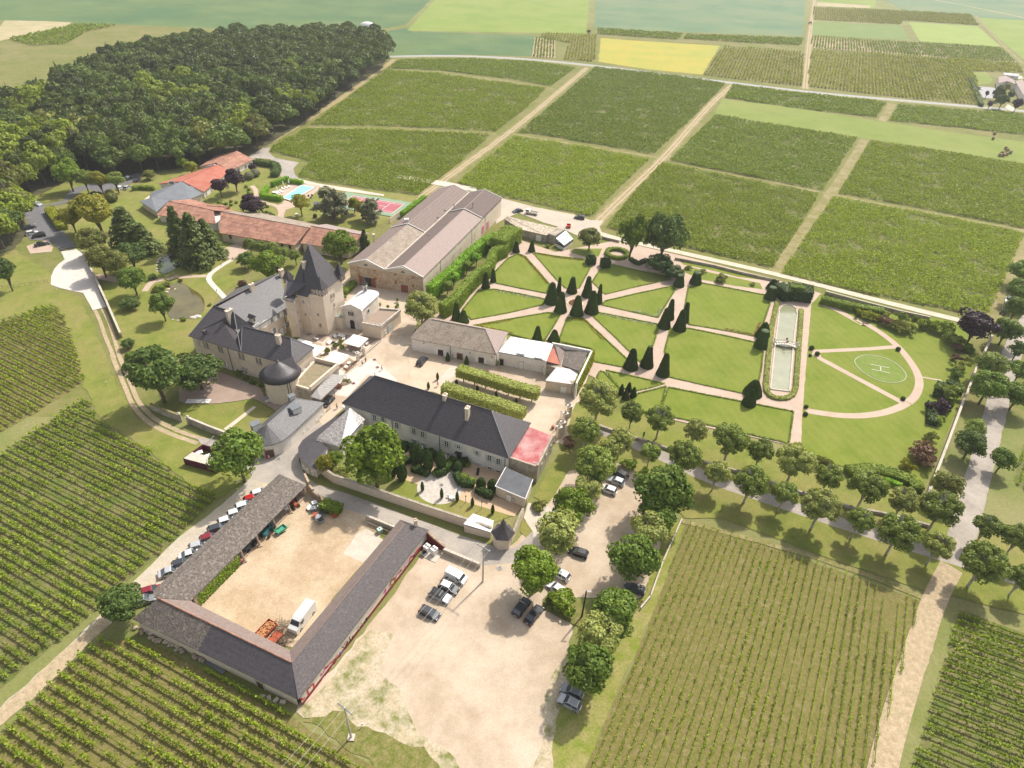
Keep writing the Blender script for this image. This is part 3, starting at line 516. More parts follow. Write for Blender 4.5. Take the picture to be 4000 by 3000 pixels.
# avenue
AV=M('avenue_asphalt',(.25,.22,.19),(.32,.28,.235),.4,.9,fine=(3,.12),c3=(.4,.35,.3),scale3=.15,amt3=.6)
sheet('grass_verge',ZP([(1245,870),(1320,890),(1440,905),(1600,960),(1760,1005),(2010,1085),(2160,1130),(2250,1150),(2250,1340),(2070,1290),(1990,1275),(1760,1195),(1560,1120),(1480,1120),(1440,1080),(1360,1010),(1300,985),(1250,1000),(1225,930)]),LAWN2,rough=.3)
strip('avenue_road',line('Z',[(1290,925),(1340,945),(1430,985),(1520,1030),(1680,1085),(1860,1145),(2020,1195),(2130,1230),(2260,1270)]),3.6,AV,.1)
strip('lane_road',line('Z',[(2055,1215),(2085,1140),(2110,1040),(2140,930),(2165,830),(2185,760),(2230,680)]),[5.4]*0 or 5.2,AV,.2)
strip('dirt_track',line('Z',[(2055,1225),(2020,1290),(1985,1390),(1950,1500),(1920,1600),(1898,1700)]),4.2,DIRT,.35)
strip('tracks_in_grass',line('Z',[(1470,1125),(1640,1170),(1800,1215),(1990,1290)]),1.2,DRY,.2)
# hotel garden behind the long white building
sheet('garden_lawn',PP('n',[(700,1170),(760,1090),(870,1050),(1010,1110),(1010,1150),(1150,1200),(1330,1230),(1620,1300),(1800,1350),(1620,1420),(1350,1420),(1000,1300),(720,1190)]),LAWN2,rough=.1)
sheet('garden_sand',PP('n',[(740,880),(900,790),(1150,840),(1290,850),(1700,1000),(1640,1200),(1860,1280),(1790,1370),(1620,1320),(1240,1200),(1030,1120),(870,1060),(760,1040)]),M('tan_garden_gravel',(.52,.37,.24),(.45,.32,.21),.5,1,fine=(4,.1)),rough=0)
sheet('pale_gravel_circle',[P('n',1150,1115)+Vector((5.2*math.cos(t),5.2*math.sin(t),0)) for t in np.linspace(0,2*math.pi,28)[:-1]],M('pale_crushed_gravel',(.5,.45,.4),(.4,.36,.32),1.2,1,fine=(3,.2)),rough=.1)
sheet('pale_gravel_path',PP('n',[(1130,1040),(1240,960),(1290,860),(1320,870),(1300,1010),(1290,1090)]),MATS['pale_crushed_gravel'],rough=.05)
sheet('side_lawn',PP('n',[(1960,1200),(2140,880),(2212,740),(2330,760),(2300,900),(2140,1180),(2080,1260)]),LAWN2,rough=.1)
sheet('side_lawn',PP('n',[(1840,1500),(1850,1400),(1960,1440),(1960,1480),(1890,1548)]),LAWN2,rough=.1)
sheet('side_path',PP('n',[(1870,1380),(1910,1250),(2080,1290),(2240,1330),(2140,1600),(1960,1640),(1950,1500)]),CONC,rough=.15)
# ================================================================ BUILDINGS
def refl(p,a,b):
    d=(Vector((b.x-a.x,b.y-a.y))).normalized(); v=Vector((p.x-a.x,p.y-a.y)); q=d*(2*v.dot(d))-v
    return Vector((a.x+q.x,a.y+q.y,p.z))
def inset(poly,k):
    n=len(poly); a=sum(poly[i].x*poly[(i+1)%n].y-poly[(i+1)%n].x*poly[i].y for i in range(n)); s=1 if a>0 else -1; out=[]
    for i in range(n):
        p0,p1,p2=poly[i-1],poly[i],poly[(i+1)%n]
        d1=Vector((p1.x-p0.x,p1.y-p0.y)).normalized(); d2=Vector((p2.x-p1.x,p2.y-p1.y)).normalized()
        n1=Vector((-d1.y,d1.x))*s; n2=Vector((-d2.y,d2.x))*s; m=(n1+n2); L=m.length
        m=m/L if L>1e-5 else n1; c=max(.4,m.dot(n1)); out.append(Vector((p1.x,p1.y,0))+Vector((m.x,m.y,0))*(k/c))
    return out
class Bld:
    def __init__(s,name,label,cat,pts,foot,wallmat,over=.35,zb=-.4,walltop=None,group=None,gables=(),wname='wall',hang=.22):
        """pts: roof points; ('c',x,y,z) seen in the survey, Vector, or ('R',i,a,b): mirrored over the ridge a-b"""
        V=[]
        for p in pts:
            if isinstance(p,Vector): V.append(p)
            elif p[0]=='R': V.append(refl(V[p[1]],V[p[2]],V[p[3]]))
            else: V.append(P(*p))
        s.V=V; f=[V[i] for i in foot]; s.foot=inset(f,over); n=len(f); c=sum(s.foot,Vector())/n; s.c=c
        s.root=thing(name,label,cat,(c.x,c.y,0),group=group); s.wm=wallmat
        mb=MB(); a=sum(s.foot[i].x*s.foot[(i+1)%n].y-s.foot[(i+1)%n].x*s.foot[i].y for i in range(n)); s.ccw=a>0
        zt=[(walltop if walltop is not None else v.z-hang) for v in f]; s.zt=zt
        for i in range(n):
            j=(i+1)%n; A,B=s.foot[i],s.foot[j]; q=[(A.x,A.y,zb),(B.x,B.y,zb),(B.x,B.y,zt[j]),(A.x,A.y,zt[i])]
            fs=(0,1,2,3) if s.ccw else (3,2,1,0); mb.add(q,[fs])
        tp=[(s.foot[i].x,s.foot[i].y,zt[i]) for i in range(n)]; mb.add(tp,tessellate_polygon([[Vector(t) for t in tp]]))
        for i,j,k in gables:   # foot indices i,j, roof point k: solid triangle under the ridge end
            A,B=s.foot[i],s.foot[j]; K=V[k]; e=(B-A); t=((K-A).dot(e))/e.dot(e); K2=A+e*t; K2=Vector((K2.x,K2.y,K.z-hang))
            inn=(c-(A+B)/2).normalized()*.35; inn.z=0
            q=[Vector((A.x,A.y,zt[i]-.05)),Vector((B.x,B.y,zt[j]-.05)),K2]
            mb.add(q+[v+inn for v in q],[(0,1,2),(5,4,3),(0,3,4,1),(1,4,5,2),(2,5,3,0)])
        s.wall=mb.build(wname,wallmat,s.root)
    def roof(s,faces,mat,th=.18,name='roof',V=None):
        V=V or s.V; mb=MB(); used=sorted({i for f in faces for i in f}); ix={u:k for k,u in enumerate(used)}; n=len(used)
        vs=[V[u] for u in used]+[V[u]-Vector((0,0,th)) for u in used]; fs=[]; ed={}
        for f in faces:
            g=[ix[i] for i in f]; p=[vs[k] for k in g]; nz=sum(p[k].x*p[(k+1)%len(p)].y-p[(k+1)%len(p)].x*p[k].y for k in range(len(p)))
            if nz<0: g=g[::-1]
            fs.append(tuple(g)); fs.append(tuple(k+n for k in g[::-1]))
            for k in range(len(g)): ed[(g[k],g[(k+1)%len(g)])]=1
        for (a,b) in ed:
            if (b,a) not in ed: fs.append((a,a+n,b+n,b))
        mb.add(vs,fs); o=mb.build(name,mat,s.root); s.lastroof=o; return o
    def edge(s,i): return s.foot[i],s.foot[(i+1)%len(s.foot)]
    def at(s,e,c,x,y):
        A,B=s.edge(e); p=onwall(c,x,y,A,B); d=(B-A).normalized(); nn=Vector((d.y,-d.x,0)) if s.ccw else Vector((-d.y,d.x,0)); return p,d,nn
    def win(s,e,c,pts,w=1.0,h=1.6,shut=None,style='window',frame=None,pane=None,shw=.5,sill=True,z=None,arch=False):
        for x,y in pts:
            p,d,nn=s.at(e,c,x,y)
            if z is not None: p.z=z
            put_window(s.root,p,nn,w,h,shut,style,frame or WHITEP,pane or GLASS,shw,sill)
    def ridge(s,a,b,r=.14,mat=None,name='ridge_cap'):
        A,B=s.V[a],s.V[b]; MB().tube(A+Vector((0,0,.02)),B+Vector((0,0,.02)),r,n=6).build(name,mat or CONC,s.root)
    def gutter(s,a,b,mat=None):
        A,B=s.V[a],s.V[b]; MB().tube(A-Vector((0,0,.15)),B-Vector((0,0,.15)),.09,n=6).build('gutter',mat or ZINC,s.root)
    def chimney(s,c,x,y,z0,z1,w=.9,d=.6,rz=0,mat=None,pots=2,name='chimney'):
        """base pixel on the roof at height z0"""
        p=P(c,x,y,z0); m=MB(); m.box((p.x,p.y,(z0-1+z1)/2),(w,d,z1-z0+1),rz); m.box((p.x,p.y,z1+.07),(w+.18,d+.18,.16),rz); o=m.build(name,mat or PLASTER,s.root)
        q=MB()
        for k in range(pots):
            t=(k-(pots-1)/2)*.4; q.tube((p.x+math.cos(rz)*t,p.y+math.sin(rz)*t,z1+.15),(p.x+math.cos(rz)*t,p.y+math.sin(rz)*t,z1+.45),.12)
        if pots: q.build('chimney_pot',TILERB,o,kind='stuff' if pots>1 else None)
        return o
    def pipe(s,c,x,y,e,top=None):
        p,d,nn=s.at(e,c,x,y); p=p+nn*.1; A=s.zt[e]; MB().tube((p.x,p.y,0),(p.x,p.y,(top or A)),.07,n=6).build('downpipe',BLACK,s.root)
WM={}
def unitwin(w,h,style,fm,pm,sill):
    k=(round(w,2),round(h,2),style,fm.name,pm.name)
    if k in WM: return WM[k]
    # local axes: x along the wall, y outwards, z up, centred
    f=MB(); t=.09
    for sx in (-1,1): f.box((sx*(w/2-t/2),.03,0),(t,.14,h))
    for sz in (-1,1): f.box((0,.032,sz*(h/2-t/2)),(w-.01,.15,t))
    if style in('window','tall'):
        f.box((0,.028,0),(.07,.1,h-.02)); f.box((0,.026,h*.12),(w-.02,.09,.06))
        if h>1.3: f.box((0,.026,-h*.2),(w-.02,.09,.05))
    if style=='grid':
        for q in (-.25,0,.25): f.box((q*w,.028,0),(.05,.1,h-.02))
        for q in (-.25,0,.25): f.box((0,.026,q*h),(w-.02,.09,.05))
    if style=='slats':
        for q in range(int(h/.25)): f.box((0,.028,-h/2+.15+q*.25),(w-.02,.1,.05))
    p=MB().box((0,0,0),(w-.06,.05,h-.06))
    s_=MB().box((0,.1,-h/2-.07),(w+.3,.26,.12))
    WM[k]=(f.mesh('window_frame',fm),p.mesh('pane',pm),s_.mesh('sill',CONC)); return WM[k]
SHM={}
def put_window(root,p,nn,w,h,shut=None,style='window',fm=None,pm=None,shw=.5,sill=True,name='window'):
    f,pa,si=unitwin(w,h,style,fm or WHITEP,pm or GLASS,sill); rz=math.atan2(nn.y,nn.x)-math.pi/2; off=OFF[root.name]
    o=link(name,f,root,loc=p-off,rot=(0,0,rz)); q=link('pane',pa,o)
    if sill: link('sill',si,o)
    if shut:
        k=(round(shw,2),round(h,2),shut.name)
        if k not in SHM:
            m=MB(); m.box((0,0,0),(shw,.05,h)); 
            for zz in (-.3,0,.3): m.box((0,.03,zz*h),(shw-.08,.03,h*.2))
            SHM[k]=m.mesh('shutter',shut)
        d=Vector((math.cos(rz),math.sin(rz),0))
        for sx in (-1,1): link('shutter',SHM[k],root,loc=p-off+d*sx*(w/2+shw/2+.03)+nn*.06,rot=(0,0,rz))
def put_door(root,p,nn,w,h,mat,name='door',panels=2,handle=True):
    rz=math.atan2(nn.y,nn.x)-math.pi/2; off=OFF[root.name]; m=MB(); m.box((0,0,0),(w,.12,h))
    for k in range(panels):
        m.box(((k-(panels-1)/2)*w/panels,.08,0),(w/panels-.12,.05,h-.2))
    o=link(name,m.mesh('door',mat),root,loc=Vector((p.x,p.y,h/2))-off,rot=(0,0,rz))
    f=MB(); f.box((-w/2-.08,.02,.05),(.16,.22,h+.1)); f.box((w/2+.08,.02,.05),(.16,.22,h+.1)); f.box((0,.022,h/2+.09),(w+.3,.23,.18)); link('door_frame',f.mesh('door_frame',CONC),o)
    if handle: link('handle',MB().box((w*.06,.14,0),(.05,.08,.25)).mesh('handle',BLACK),o)
    return o
# ---------- long white guest house
b=Bld('guest_house','long two storey white house with a dark slate hipped roof beside the clipped tree rows','house',
  [('n',300,385,5.9),('n',1745,862,5.9),('n',1592,452,12.0),('n',585,150,12.0),('R',1,2,3),('R',0,2,3)],[0,1,4,5],WHITEW)
b.roof([(0,1,2,3),(1,4,2),(4,5,3,2),(5,0,3)],SLATE); b.ridge(3,2,.13,SLATE); b.ridge(2,1,.1,ZINC); b.ridge(3,0,.1,ZINC); b.gutter(0,1)
d01=(b.V[1]-b.V[0]); RZL=math.atan2(d01.y,d01.x)
b.chimney('n',1192,372,10.8,12.8,.8,1.1,RZL); b.chimney('n',1385,530,9.2,12.8,.8,1.2,RZL)
SHG=M('pale_green_shutter',(.5,.52,.46),rough=.7)
b.win(0,'n',[(583,512),(655,525),(775,578),(922,628),(998,655),(1205,738)],1.15,1.9,SHG)
b.win(0,'n',[(1308,762),(1468,815)],.95,1.3,SHG); b.win(0,'n',[(1575,860),(1652,890)],1.15,1.9,SHG)
b.win(0,'n',[(930,725),(1003,755),(1212,838),(1577,962),(1650,990)],1.15,1.9,SHG); b.win(0,'n',[(1473,918)],.95,1.2,SHG)
p,d,nn=b.at(0,'n',1315,870); put_door(b.root,p,nn,1.2,2.1,BLACK,panels=1)
m=MB(); q=p+nn*.5; m.box((q.x,q.y,2.35),(1.7,.9,.08),math.atan2(d.y,d.x)); m.build('porch_roof',BLACK,b.root)
for x,y in ((735,560),(1146,760),(1708,920)): b.pipe('n',x,y,0)
m=MB()
for v in (b.V[3],b.V[2]): m.tube(v,v+Vector((0,0,1.1)),.09,.02); m.sph(v+Vector((0,0,.7)),.16)
m.build('roof_finial',ZINC,b.root,kind='stuff')
GH=b
# red corrugated annex
b=Bld('annex','single storey stone annex with a faded red ribbed metal roof','annex',
  [('n',1742,868,4.6),('n',1895,580,5.2),('n',2120,670,5.2),('n',1985,950,4.6)],[0,1,2,3],PLASTER,over=.15,walltop=4.5,zb=-.3)
b.roof([(0,1,2,3)],REDSH,.12)
A,B,C_,D=b.V; m=MB()
for k in range(34):
    t=(k+.5)/34; p=A.lerp(B,t); q=D.lerp(C_,t); m.tube(p+Vector((0,0,.02)),q+Vector((0,0,.02)),.075,n=4,cap=False)
m.build('roof_rib',REDSH,b.root,kind='stuff')
m=MB(); 
for P0,P1 in ((C_,D),(D,A)):
    dd=(P1-P0); c=(P0+P1)/2; m.box((c.x,c.y,2.55),(dd.length+.4,.45,5.5),math.atan2(dd.y,dd.x))
m.build('parapet_wall',OLDWALL,b.root); ff=(C_-D).normalized(); nn=Vector((ff.y,-ff.x,0))
for t in (.25,.55,.85):
    p=D.lerp(C_,t)+nn*.25; p.z=3.1; put_window(b.root,p,nn,.8,1.3,None,'window',CONC,GLASS,.5,False)
# grey lean-to
b=Bld('lean_to','stone lean-to with a dark grey ribbed roof and white gutter','annex',
  [('n',1625,1105,3.0),('n',1715,940,3.9),('n',1950,1045,3.9),('n',1885,1215,3.0)],[0,1,2,3],PLASTER,over=.12,walltop=2.85,zb=-.3)
b.roof([(0,1,2,3)],GREYSH,.12)
A,B,C_,D=b.V; m=MB()
for k in range(16):
    t=(k+.5)/16; m.tube(A.lerp(B,t)+Vector((0,0,.02)),D.lerp(C_,t)+Vector((0,0,.02)),.06,n=4,cap=False)
m.build('roof_rib',GREYSH,b.root,kind='stuff')
m=MB()
for p,q in ((A,B),(A,D),(D,C_)): m.tube(p,q,.11,n=5)
m.build('gutter',WHITEP,b.root)
p,d,nn=b.at(3,'n',1742,1220); put_door(b.root,p,nn,1.2,2,WHITEP); b.win(3,'n',[(1784,1226)],.7,.9,None,z=1.6)
# ---------- lane building with rounded end
pts=[('m',1570,755,3.9),('m',1440,878,3.9),('m',1300,1008,3.9),('m',1200,1103,3.9),('m',1110,1170,3.9),('m',1010,1210,3.9),('m',905,1226,3.9),('m',835,1180,3.9),('m',800,1070,3.9),('m',960,925,3.9),('m',1100,800,3.9),('m',1225,690,3.9),('m',1268,716,6.2),('m',948,995,6.2)]
b=Bld('lane_building','low white building with slate roof, rounded end and three roof boxes','outbuilding',pts,list(range(12)),WHITEW,over=.3)
b.roof([(12,13,2,1,0),(13,3,2),(13,4,3),(13,5,4),(13,6,5),(13,7,6),(13,8,7),(12,11,10,9,8,13),(0,11,12)],SLATEO); b.ridge(12,13,.1,ZINC)
for x,y,s_ in ((835,1010,1.3),(1265,835,1.45),(1220,700,1.0)):
    p=P('m',x,y+25,4.7); m=MB(); m.box((p.x,p.y,5.1),(1.5*s_,1.3*s_,1.9*s_),.75); o=m.build('roof_box',WHITEP,b.root)
    q=MB(); q.box((p.x,p.y,5.1+1.0*s_),(1.7*s_,1.5*s_,.14),.75); q.build('box_lid',ZINC,o)
    q=MB(); q.box((p.x-.55*s_,p.y-.62*s_,5.2),(.8*s_,.08,1*s_),.75-1.57); q.build('louvre',GREYSH,o)
b.win(0,'m',[(1480,860+82),(1540,905)],.45,.4,None,sill=False,z=.9); b.win(0,'m',[(1380,948)],.5,.8,None,sill=False)
b.win(1,'m',[(1330,990),(1276,1045)],.5,.8,None,sill=False); b.win(1,'m',[(1395,1030),(1347,1075)],.45,.4,None,sill=False,z=.9)
p,d,nn=b.at(5,'m',970,1280); put_door(b.root,p,nn,2.0,2.3,DARKW); 
# ---------- curved outbuilding across the lane
pts=[('m',1835,795,3.4),('m',1760,850,3.0),('m',1600,965,3.0),('m',1430,1085,3.0),('m',1330,1160,3.0),('m',1285,1235,3.0),('m',1285,1310,3.0),('m',1320,1385,3.0),('m',1400,1440,3.0),('m',1475,1475,3.0),('m',1570,1340,3.3),('m',1600,1245,4.0),('m',1480,1140,4.1)]
b=Bld('curved_outbuilding','low curved outbuilding with a dark slate roof hugging the bend of the lane','outbuilding',pts,list(range(12)),WHITEW,over=.25,walltop=2.8)
b.roof([(0,1,2,3,12),(12,3,4),(12,4,5),(12,5,6),(12,6,7),(12,7,11),(11,7,8),(11,8,10),(10,8,9)],SLATE)
for k,(x,y) in enumerate(((1345,1440),(1385,1470),(1440,1500))):
    p,d,nn=b.at(8 if k else 7,'m',x,y); put_door(b.root,p,nn,1.0,1.9,WHITEP,panels=1)
b=Bld('slate_barn','steep slate barn roof whose broken slates glitter, behind the big garden tree','barn',
  [('m',1478,1165,4.2),('m',1842,808,6.6),('m',2010,935,4.6),('m',1935,1010,4.3),('m',1740,1235,3.9),('m',1490,1128,4.6)],[0,4,3,2,1,5],WHITEW,over=.3,walltop=3.6)
b.roof([(5,1,3,4),(5,4,0),(1,2,3)],SLATES)
m=MB(); p=P('m',1778,828,6.2); m.tube(p,p+Vector((0,0,.7)),.18); m.lathe([(.4,.7),(.32,.9),(0.01,.95)],8,p); m.build('roof_vent',WHITEM,b.root)
# ---------- ochre/cream reception house with old tile roof
b=Bld('reception_house','long cream house with a mossy tile roof at the top of the courtyard','house',
  [('i',3,876,4.3),('i',703,1006,4.3),('i',612,800,7.9),('i',180,720,7.9),('R',1,2,3),('R',0,2,3)],[0,1,4,5],WHITEW)
b.roof([(0,1,2,3),(5,0,3),(4,5,3,2)],TILEO); V2=list(b.V)
b.roof([(1,4,2)],TILEP); b.ridge(3,2,.14,TILEP); b.ridge(2,1,.12,TILEP)
b.win(0,'i',[(252,992)],1.6,1.9,WHITEP,'slats',DARKW,GLASS,.9,sill=False,z=1.15); b.win(0,'i',[(580,1062)],1.6,1.9,WHITEP,'slats',DARKW,GLASS,.9,sill=False,z=1.15)
p,d,nn=b.at(0,'i',407,1020); put_door(b.root,p,nn,1.7,2.2,DARKW)
b.pipe('i',330,960,0); b.pipe('i',705,1060,0)
for x,y in ((117,912),(490,990),(668,1022)):
    p,d,nn=b.at(0,'i',x,y); p=p+nn*.2; MB().lathe([(.05,-.25),(.14,-.1),(.12,.15),(.02,.25)],6,p).build('wall_lantern',BLACK,b.root)
RH=b
# sign plates by the door
p,d,nn=b.at(0,'i',355,1015); q=p+nn*.6; m=MB(); rz=math.atan2(d.y,d.x); t=thing('notice_board','small purple notice board on a post beside the reception door','sign',(q.x,q.y,0))
m.box((q.x,q.y,1.2),(.55,.06,1.0),rz); m.build('board',M('purple_print',(.3,.1,.2),(.7,.62,.6),6,.7,lohi=(.45,.55)),t); m=MB(); m.box((q.x,q.y,.35),(.08,.05,.7),rz); m.build('post',BLACK,t)
# middle white roofed part
b=Bld('middle_house','lower cream house with a bright white sheet roof adjoining the mossy tiled one','house',
  [('i',720,985,4.3),('i',1102,1058,4.3),('i',1150,915,5.2),('i',818,860,5.2)],[0,1,2,3],WHITEW,over=.1,walltop=4.15)
b.roof([(0,1,2,3)],WHITEM,.14); A,B,C_,D=b.V; m=MB()
for t in (.25,.5,.75): p=A.lerp(B,t);q=D.lerp(C_,t); m.tube(p,q,.05,n=4)
m.build('roof_seam',WHITEM,b.root,kind='stuff')
m=MB(); m.tube(A,B,.12,n=6); m.build('gutter',ZINC,b.root)
for x,y in ((905,988),(1048,1022)):
    p=P('i',x,y,4.9); MB().box((p.x,p.y,4.8),(2.4,1.4,.25),math.atan2((B-A).y,(B-A).x)).build('skylight',WHITEM,b.root)
b.win(0,'i',[(845,1112)],.8,1.1,WHITEP,'grid',shw=.42); b.win(0,'i',[(955,1137),(1012,1148)],.8,1.1,WHITEP,'grid',shw=.42)
p,d,nn=b.at(0,'i',745,1100); put_door(b.root,p,nn,1.1,2.1,BLACK,panels=1); p,d,nn=b.at(0,'i',902,1135); put_door(b.root,p,nn,1.2,2.4,WHITEP)
p,d,nn=b.at(0,'i',1090,1172); put_door(b.root,p,nn,1.0,2.1,WHITEP,panels=1)
# walled end part with sunk roofs
b=Bld('walled_house','parapet walled end of the long cream house with sunk tile roofs inside','house',
  [('i',1102,1072,4.2),('i',1160,905,5.4),('i',1478,968,5.4),('i',1350,1250,4.6),('i',1195,1110,4.0)],[0,1,2,3,4],OLDWALL,over=.05,walltop=3.6)
V=b.V; m=MB()
for i,j,w_ in ((0,1,.45),(1,2,.45),(2,3,.45)):
    a_,c_=V[i],V[j]; dd=c_-a_; c=(a_+c_)/2; m.box((c.x,c.y,2.5),(dd.length+.3,w_,5.4 if i else 4.9),math.atan2(dd.y,dd.x))
m.build('parapet_wall',WHITEW,b.root)
b.V=[P('i',1168,945,5.0),P('i',1100,1058,4.9),P('i',1222,1090,3.7),P('i',1265,960,3.9),P('i',1440,992,4.9),P('i',1380,1140,4.6),P('i',1235,1092,3.8),P('i',1180,935,5.0)]
b.roof([(0,1,2)],TILER,.1); b.roof([(7,2,3)],TILEB,.1); b.roof([(3,4,5,6)],LAUZE,.1)
b.win(4,'i',[],1,1)
b=Bld('ivy_outbuilding','small ivy clad outbuilding with a pinkish white ribbed roof','outbuilding',
  [('i',1190,1108,3.9),('i',1376,1132,3.9),('i',1338,1248,3.5),('i',1100,1216,3.5)],[0,1,2,3],PLASTER,over=.12,walltop=3.4)
b.roof([(0,1,2,3)],M('pinkish_white_sheet',(.68,.58,.57),(.6,.5,.5),.5,.5),.12); m=MB(); A,B,C_,D=b.V
for k in range(12):
    t=(k+.5)/12; m.tube(A.lerp(B,t),D.lerp(C_,t),.05,n=4,cap=False)
m.build('roof_rib',MATS['pinkish_white_sheet'],b.root,kind='stuff')
p,d,nn=b.at(2,'i',1240,1350); put_door(b.root,p,nn,1.6,2.2,WHITEP); IVH=b
# ---------- great double barn
HB=8.0
pts=[('g',135,778,7.6),('g',305,742,9.6),('g',480,835,7.3),('g',652,803,9.3),('g',838,908,7.0),
     ('g',1570,180,7.4),('g',1408,100,9.6),('g',1265,127,7.6),('g',1122,57,9.8),('g',975,93,7.8)]
b=Bld('great_barn','huge double gabled stone barn with two parallel brown tiled roofs','barn',pts,[0,4,5,9],STONEW,over=.35,walltop=6.9,gables=())
V=b.V; m=MB()
for idx in ((0,1,2),(2,3,4)):
    q=[V[k]-Vector((0,0,.2)) for k in idx]; A,B=b.foot[0],b.foot[1]
    pr=[]
    for v in q:
        e=B-A; t=(Vector((v.x,v.y,0))-A).dot(e)/e.dot(e); t=min(max(t,0),1); pp=A+e*t; pr.append(Vector((pp.x,pp.y,v.z)))
    base=[Vector((pr[0].x,pr[0].y,6.8)),Vector((pr[2].x,pr[2].y,6.8))]; poly=[base[0],base[1],pr[2],pr[1],pr[0]]; back=Vector((0,.4,0))
    m.add([v-back*.05 for v in poly]+[v+back for v in poly],[(0,1,2,3,4),(9,8,7,6,5)]+[(i,(i+5),((i+1)%5)+5,(i+1)%5) for i in range(5)])
m.build('gable',M('grey_render',(.5,.44,.36),(.44,.38,.31),.6,.9),b.root)
A,B=b.foot[1],b.foot[2]; dd=(B-A); c=(A+B)/2; nn=Vector((dd.y,-dd.x,0)).normalized(); c=c+nn*.03
m=MB(); m.box((c.x,c.y,3.3),(dd.length,.1,7.2),math.atan2(dd.y,dd.x)); m.build('rendered_side_wall',PLASTER,b.root)
# roof split: west ridge old tile in front, brown behind; east ridge pink-brown in front, dark behind
def mix(a,b_,t): return a.lerp(b_,t)
W0,R1,VA,R2,E0,E1,R2b,VAb,R1b,W1=V
VV=[W0,R1,VA,R2,E0,E1,R2b,VAb,R1b,W1]
t1=.42; t2=.70
VV+=[W0.lerp(W1,t1),R1.lerp(R1b,t1),VA.lerp(VAb,t1), VA.lerp(VAb,t2),R2.lerp(R2b,t2),E0.lerp(E1,t2)]
b.roof([(0,10,11,1)],TILEB,V=VV); b.roof([(1,11,12,2)],TILEO,V=VV)
up_=Vector((0,0,.3)); VV2=[v+up_ for v in VV]
b.roof([(10,9,8,11),(11,8,7,12)],TILEB,V=VV2)
b.roof([(2,13,14,3)],M('dark_brown_tile',(.15,.115,.1),(.12,.09,.08),1.4,.85,bump=.3,fine=(2.5,.1)),V=VV); b.roof([(3,14,15,4)],TILEP,V=VV)
b.roof([(13,7,6,14),(14,6,5,15)],MATS['dark_brown_tile'],V=VV2)
m=MB()
for i,j,v_ in ((0,1,VV),(1,2,VV),(2,3,VV),(3,4,VV)): m.box((v_[i]+v_[j])/2,((v_[i]-v_[j]).length,.3,.22),0) if 0 else m.tube(v_[i],v_[j],.17,n=4)
for i,j in ((9,8),(8,7),(7,6),(6,5),(10,11),(11,12),(13,14),(14,15)): m.tube(VV2[i],VV2[j],.14,n=4)
m.build('verge_board',WHITEP,b.root); m=MB(); m.tube(VV[2],VV2[7],.3,n=6); m.build('valley_gutter',CONC,b.root)
m=MB(); m.tube(VV[1],VV[11],.12); m.tube(VV2[11],VV2[8],.12); m.tube(VV[3],VV[14],.12); m.tube(VV2[14],VV2[6],.12); m.build('ridge_cap',TILEP,b.root,kind='stuff')
ORP=M('orange_stone_surround',(.5,.3,.15),rough=.9)
p,d,nn=b.at(0,'g',330,955); put_door(b.root,p,nn,3.0,3.4,GLASS,panels=3)
for x in (270,378): p,d,nn=b.at(0,'g',x,955); p=p+nn*.25; MB().box((p.x,p.y,1.75),(1.4,.12,3.4),math.atan2(d.y,d.x)).build('barn_shutter',REDW,b.root)
p,d,nn=b.at(0,'g',665,1010); put_door(b.root,p,nn,2.6,2.9,REDW)
b.win(0,'g',[(235,818),(388,845)],.9,.7,None,'window',ORP,DARKW,sill=False); b.win(0,'g',[(243,888),(398,918)],.8,1.3,None,'window',ORP,REDW,sill=False)
b.win(0,'g',[(578,882),(737,912)],1.0,.8,None,'grid',ORP,GLASS); b.win(0,'g',[(584,955),(743,985)],.9,1.4,None,'grid',ORP,GLASS)
for x,y in ((307,800),(648,866)):
    p,d,nn=b.at(0,'g',x,y); m=MB(); rz=math.atan2(d.y,d.x); vs=[]; 
    vs=[p+d*math.cos(a)*.7+Vector((0,0,math.sin(a)*.6))+nn*.12 for a in np.linspace(0,math.pi,9)]; m.add(vs+[v-nn*.3 for v in vs],[tuple(range(9))]+[(i,i+9,(i+1)%9+9,(i+1)%9) for i in range(9)]); m.build('half_round_window',GLASSB,b.root)
b.win(1,'g',[(963,875),(1112,722),(1180,655)],.8,1.5,None,'window',REDW,GLASS); b.win(1,'g',[(958,798),(1178,580),(1312,450)],.7,.8,None,'window',ORP,GLASS,sill=False); b.win(1,'g',[(1312,520)],.9,2.0,None,'window',REDW,REDW)
for x,y,w_ in ((1387,465,2.2),(1432,425,2.2)): p,d,nn=b.at(1,'g',x,y); MB().box((p+nn*.12),(w_,.14,3.2),math.atan2(d.y,d.x)).build('pink_door',PINKD,b.root)
for x,y in ((995,820),(1285,560),(1408,420)): b.pipe('g',x,y,1)
for x,y,z0,h_ in ((1122,275,8.3,1.8),(1297,270,9,2.0),(970,370,8.4,.7),(1037,300,8.8,.5)):
    p=P('g',x,y,z0); m=MB(); m.tube(p,p+Vector((0,0,h_)),.13); m.tube(p+Vector((-.4,0,h_)),p+Vector((.4,0,h_)),.2); m.build('roof_vent',ZINC,b.root)
p=P('g',892,520,8.4); MB().box(p,(1,.6,.2),.3).build('skylight',GLASSB,b.root)
b.chimney('g',685,405,8.8,10.3,1.4,.9,.2,WHITEP,0); b.chimney('g',383,575,7.4,10,.7,.7,.2,PLASTER,0); GB=b
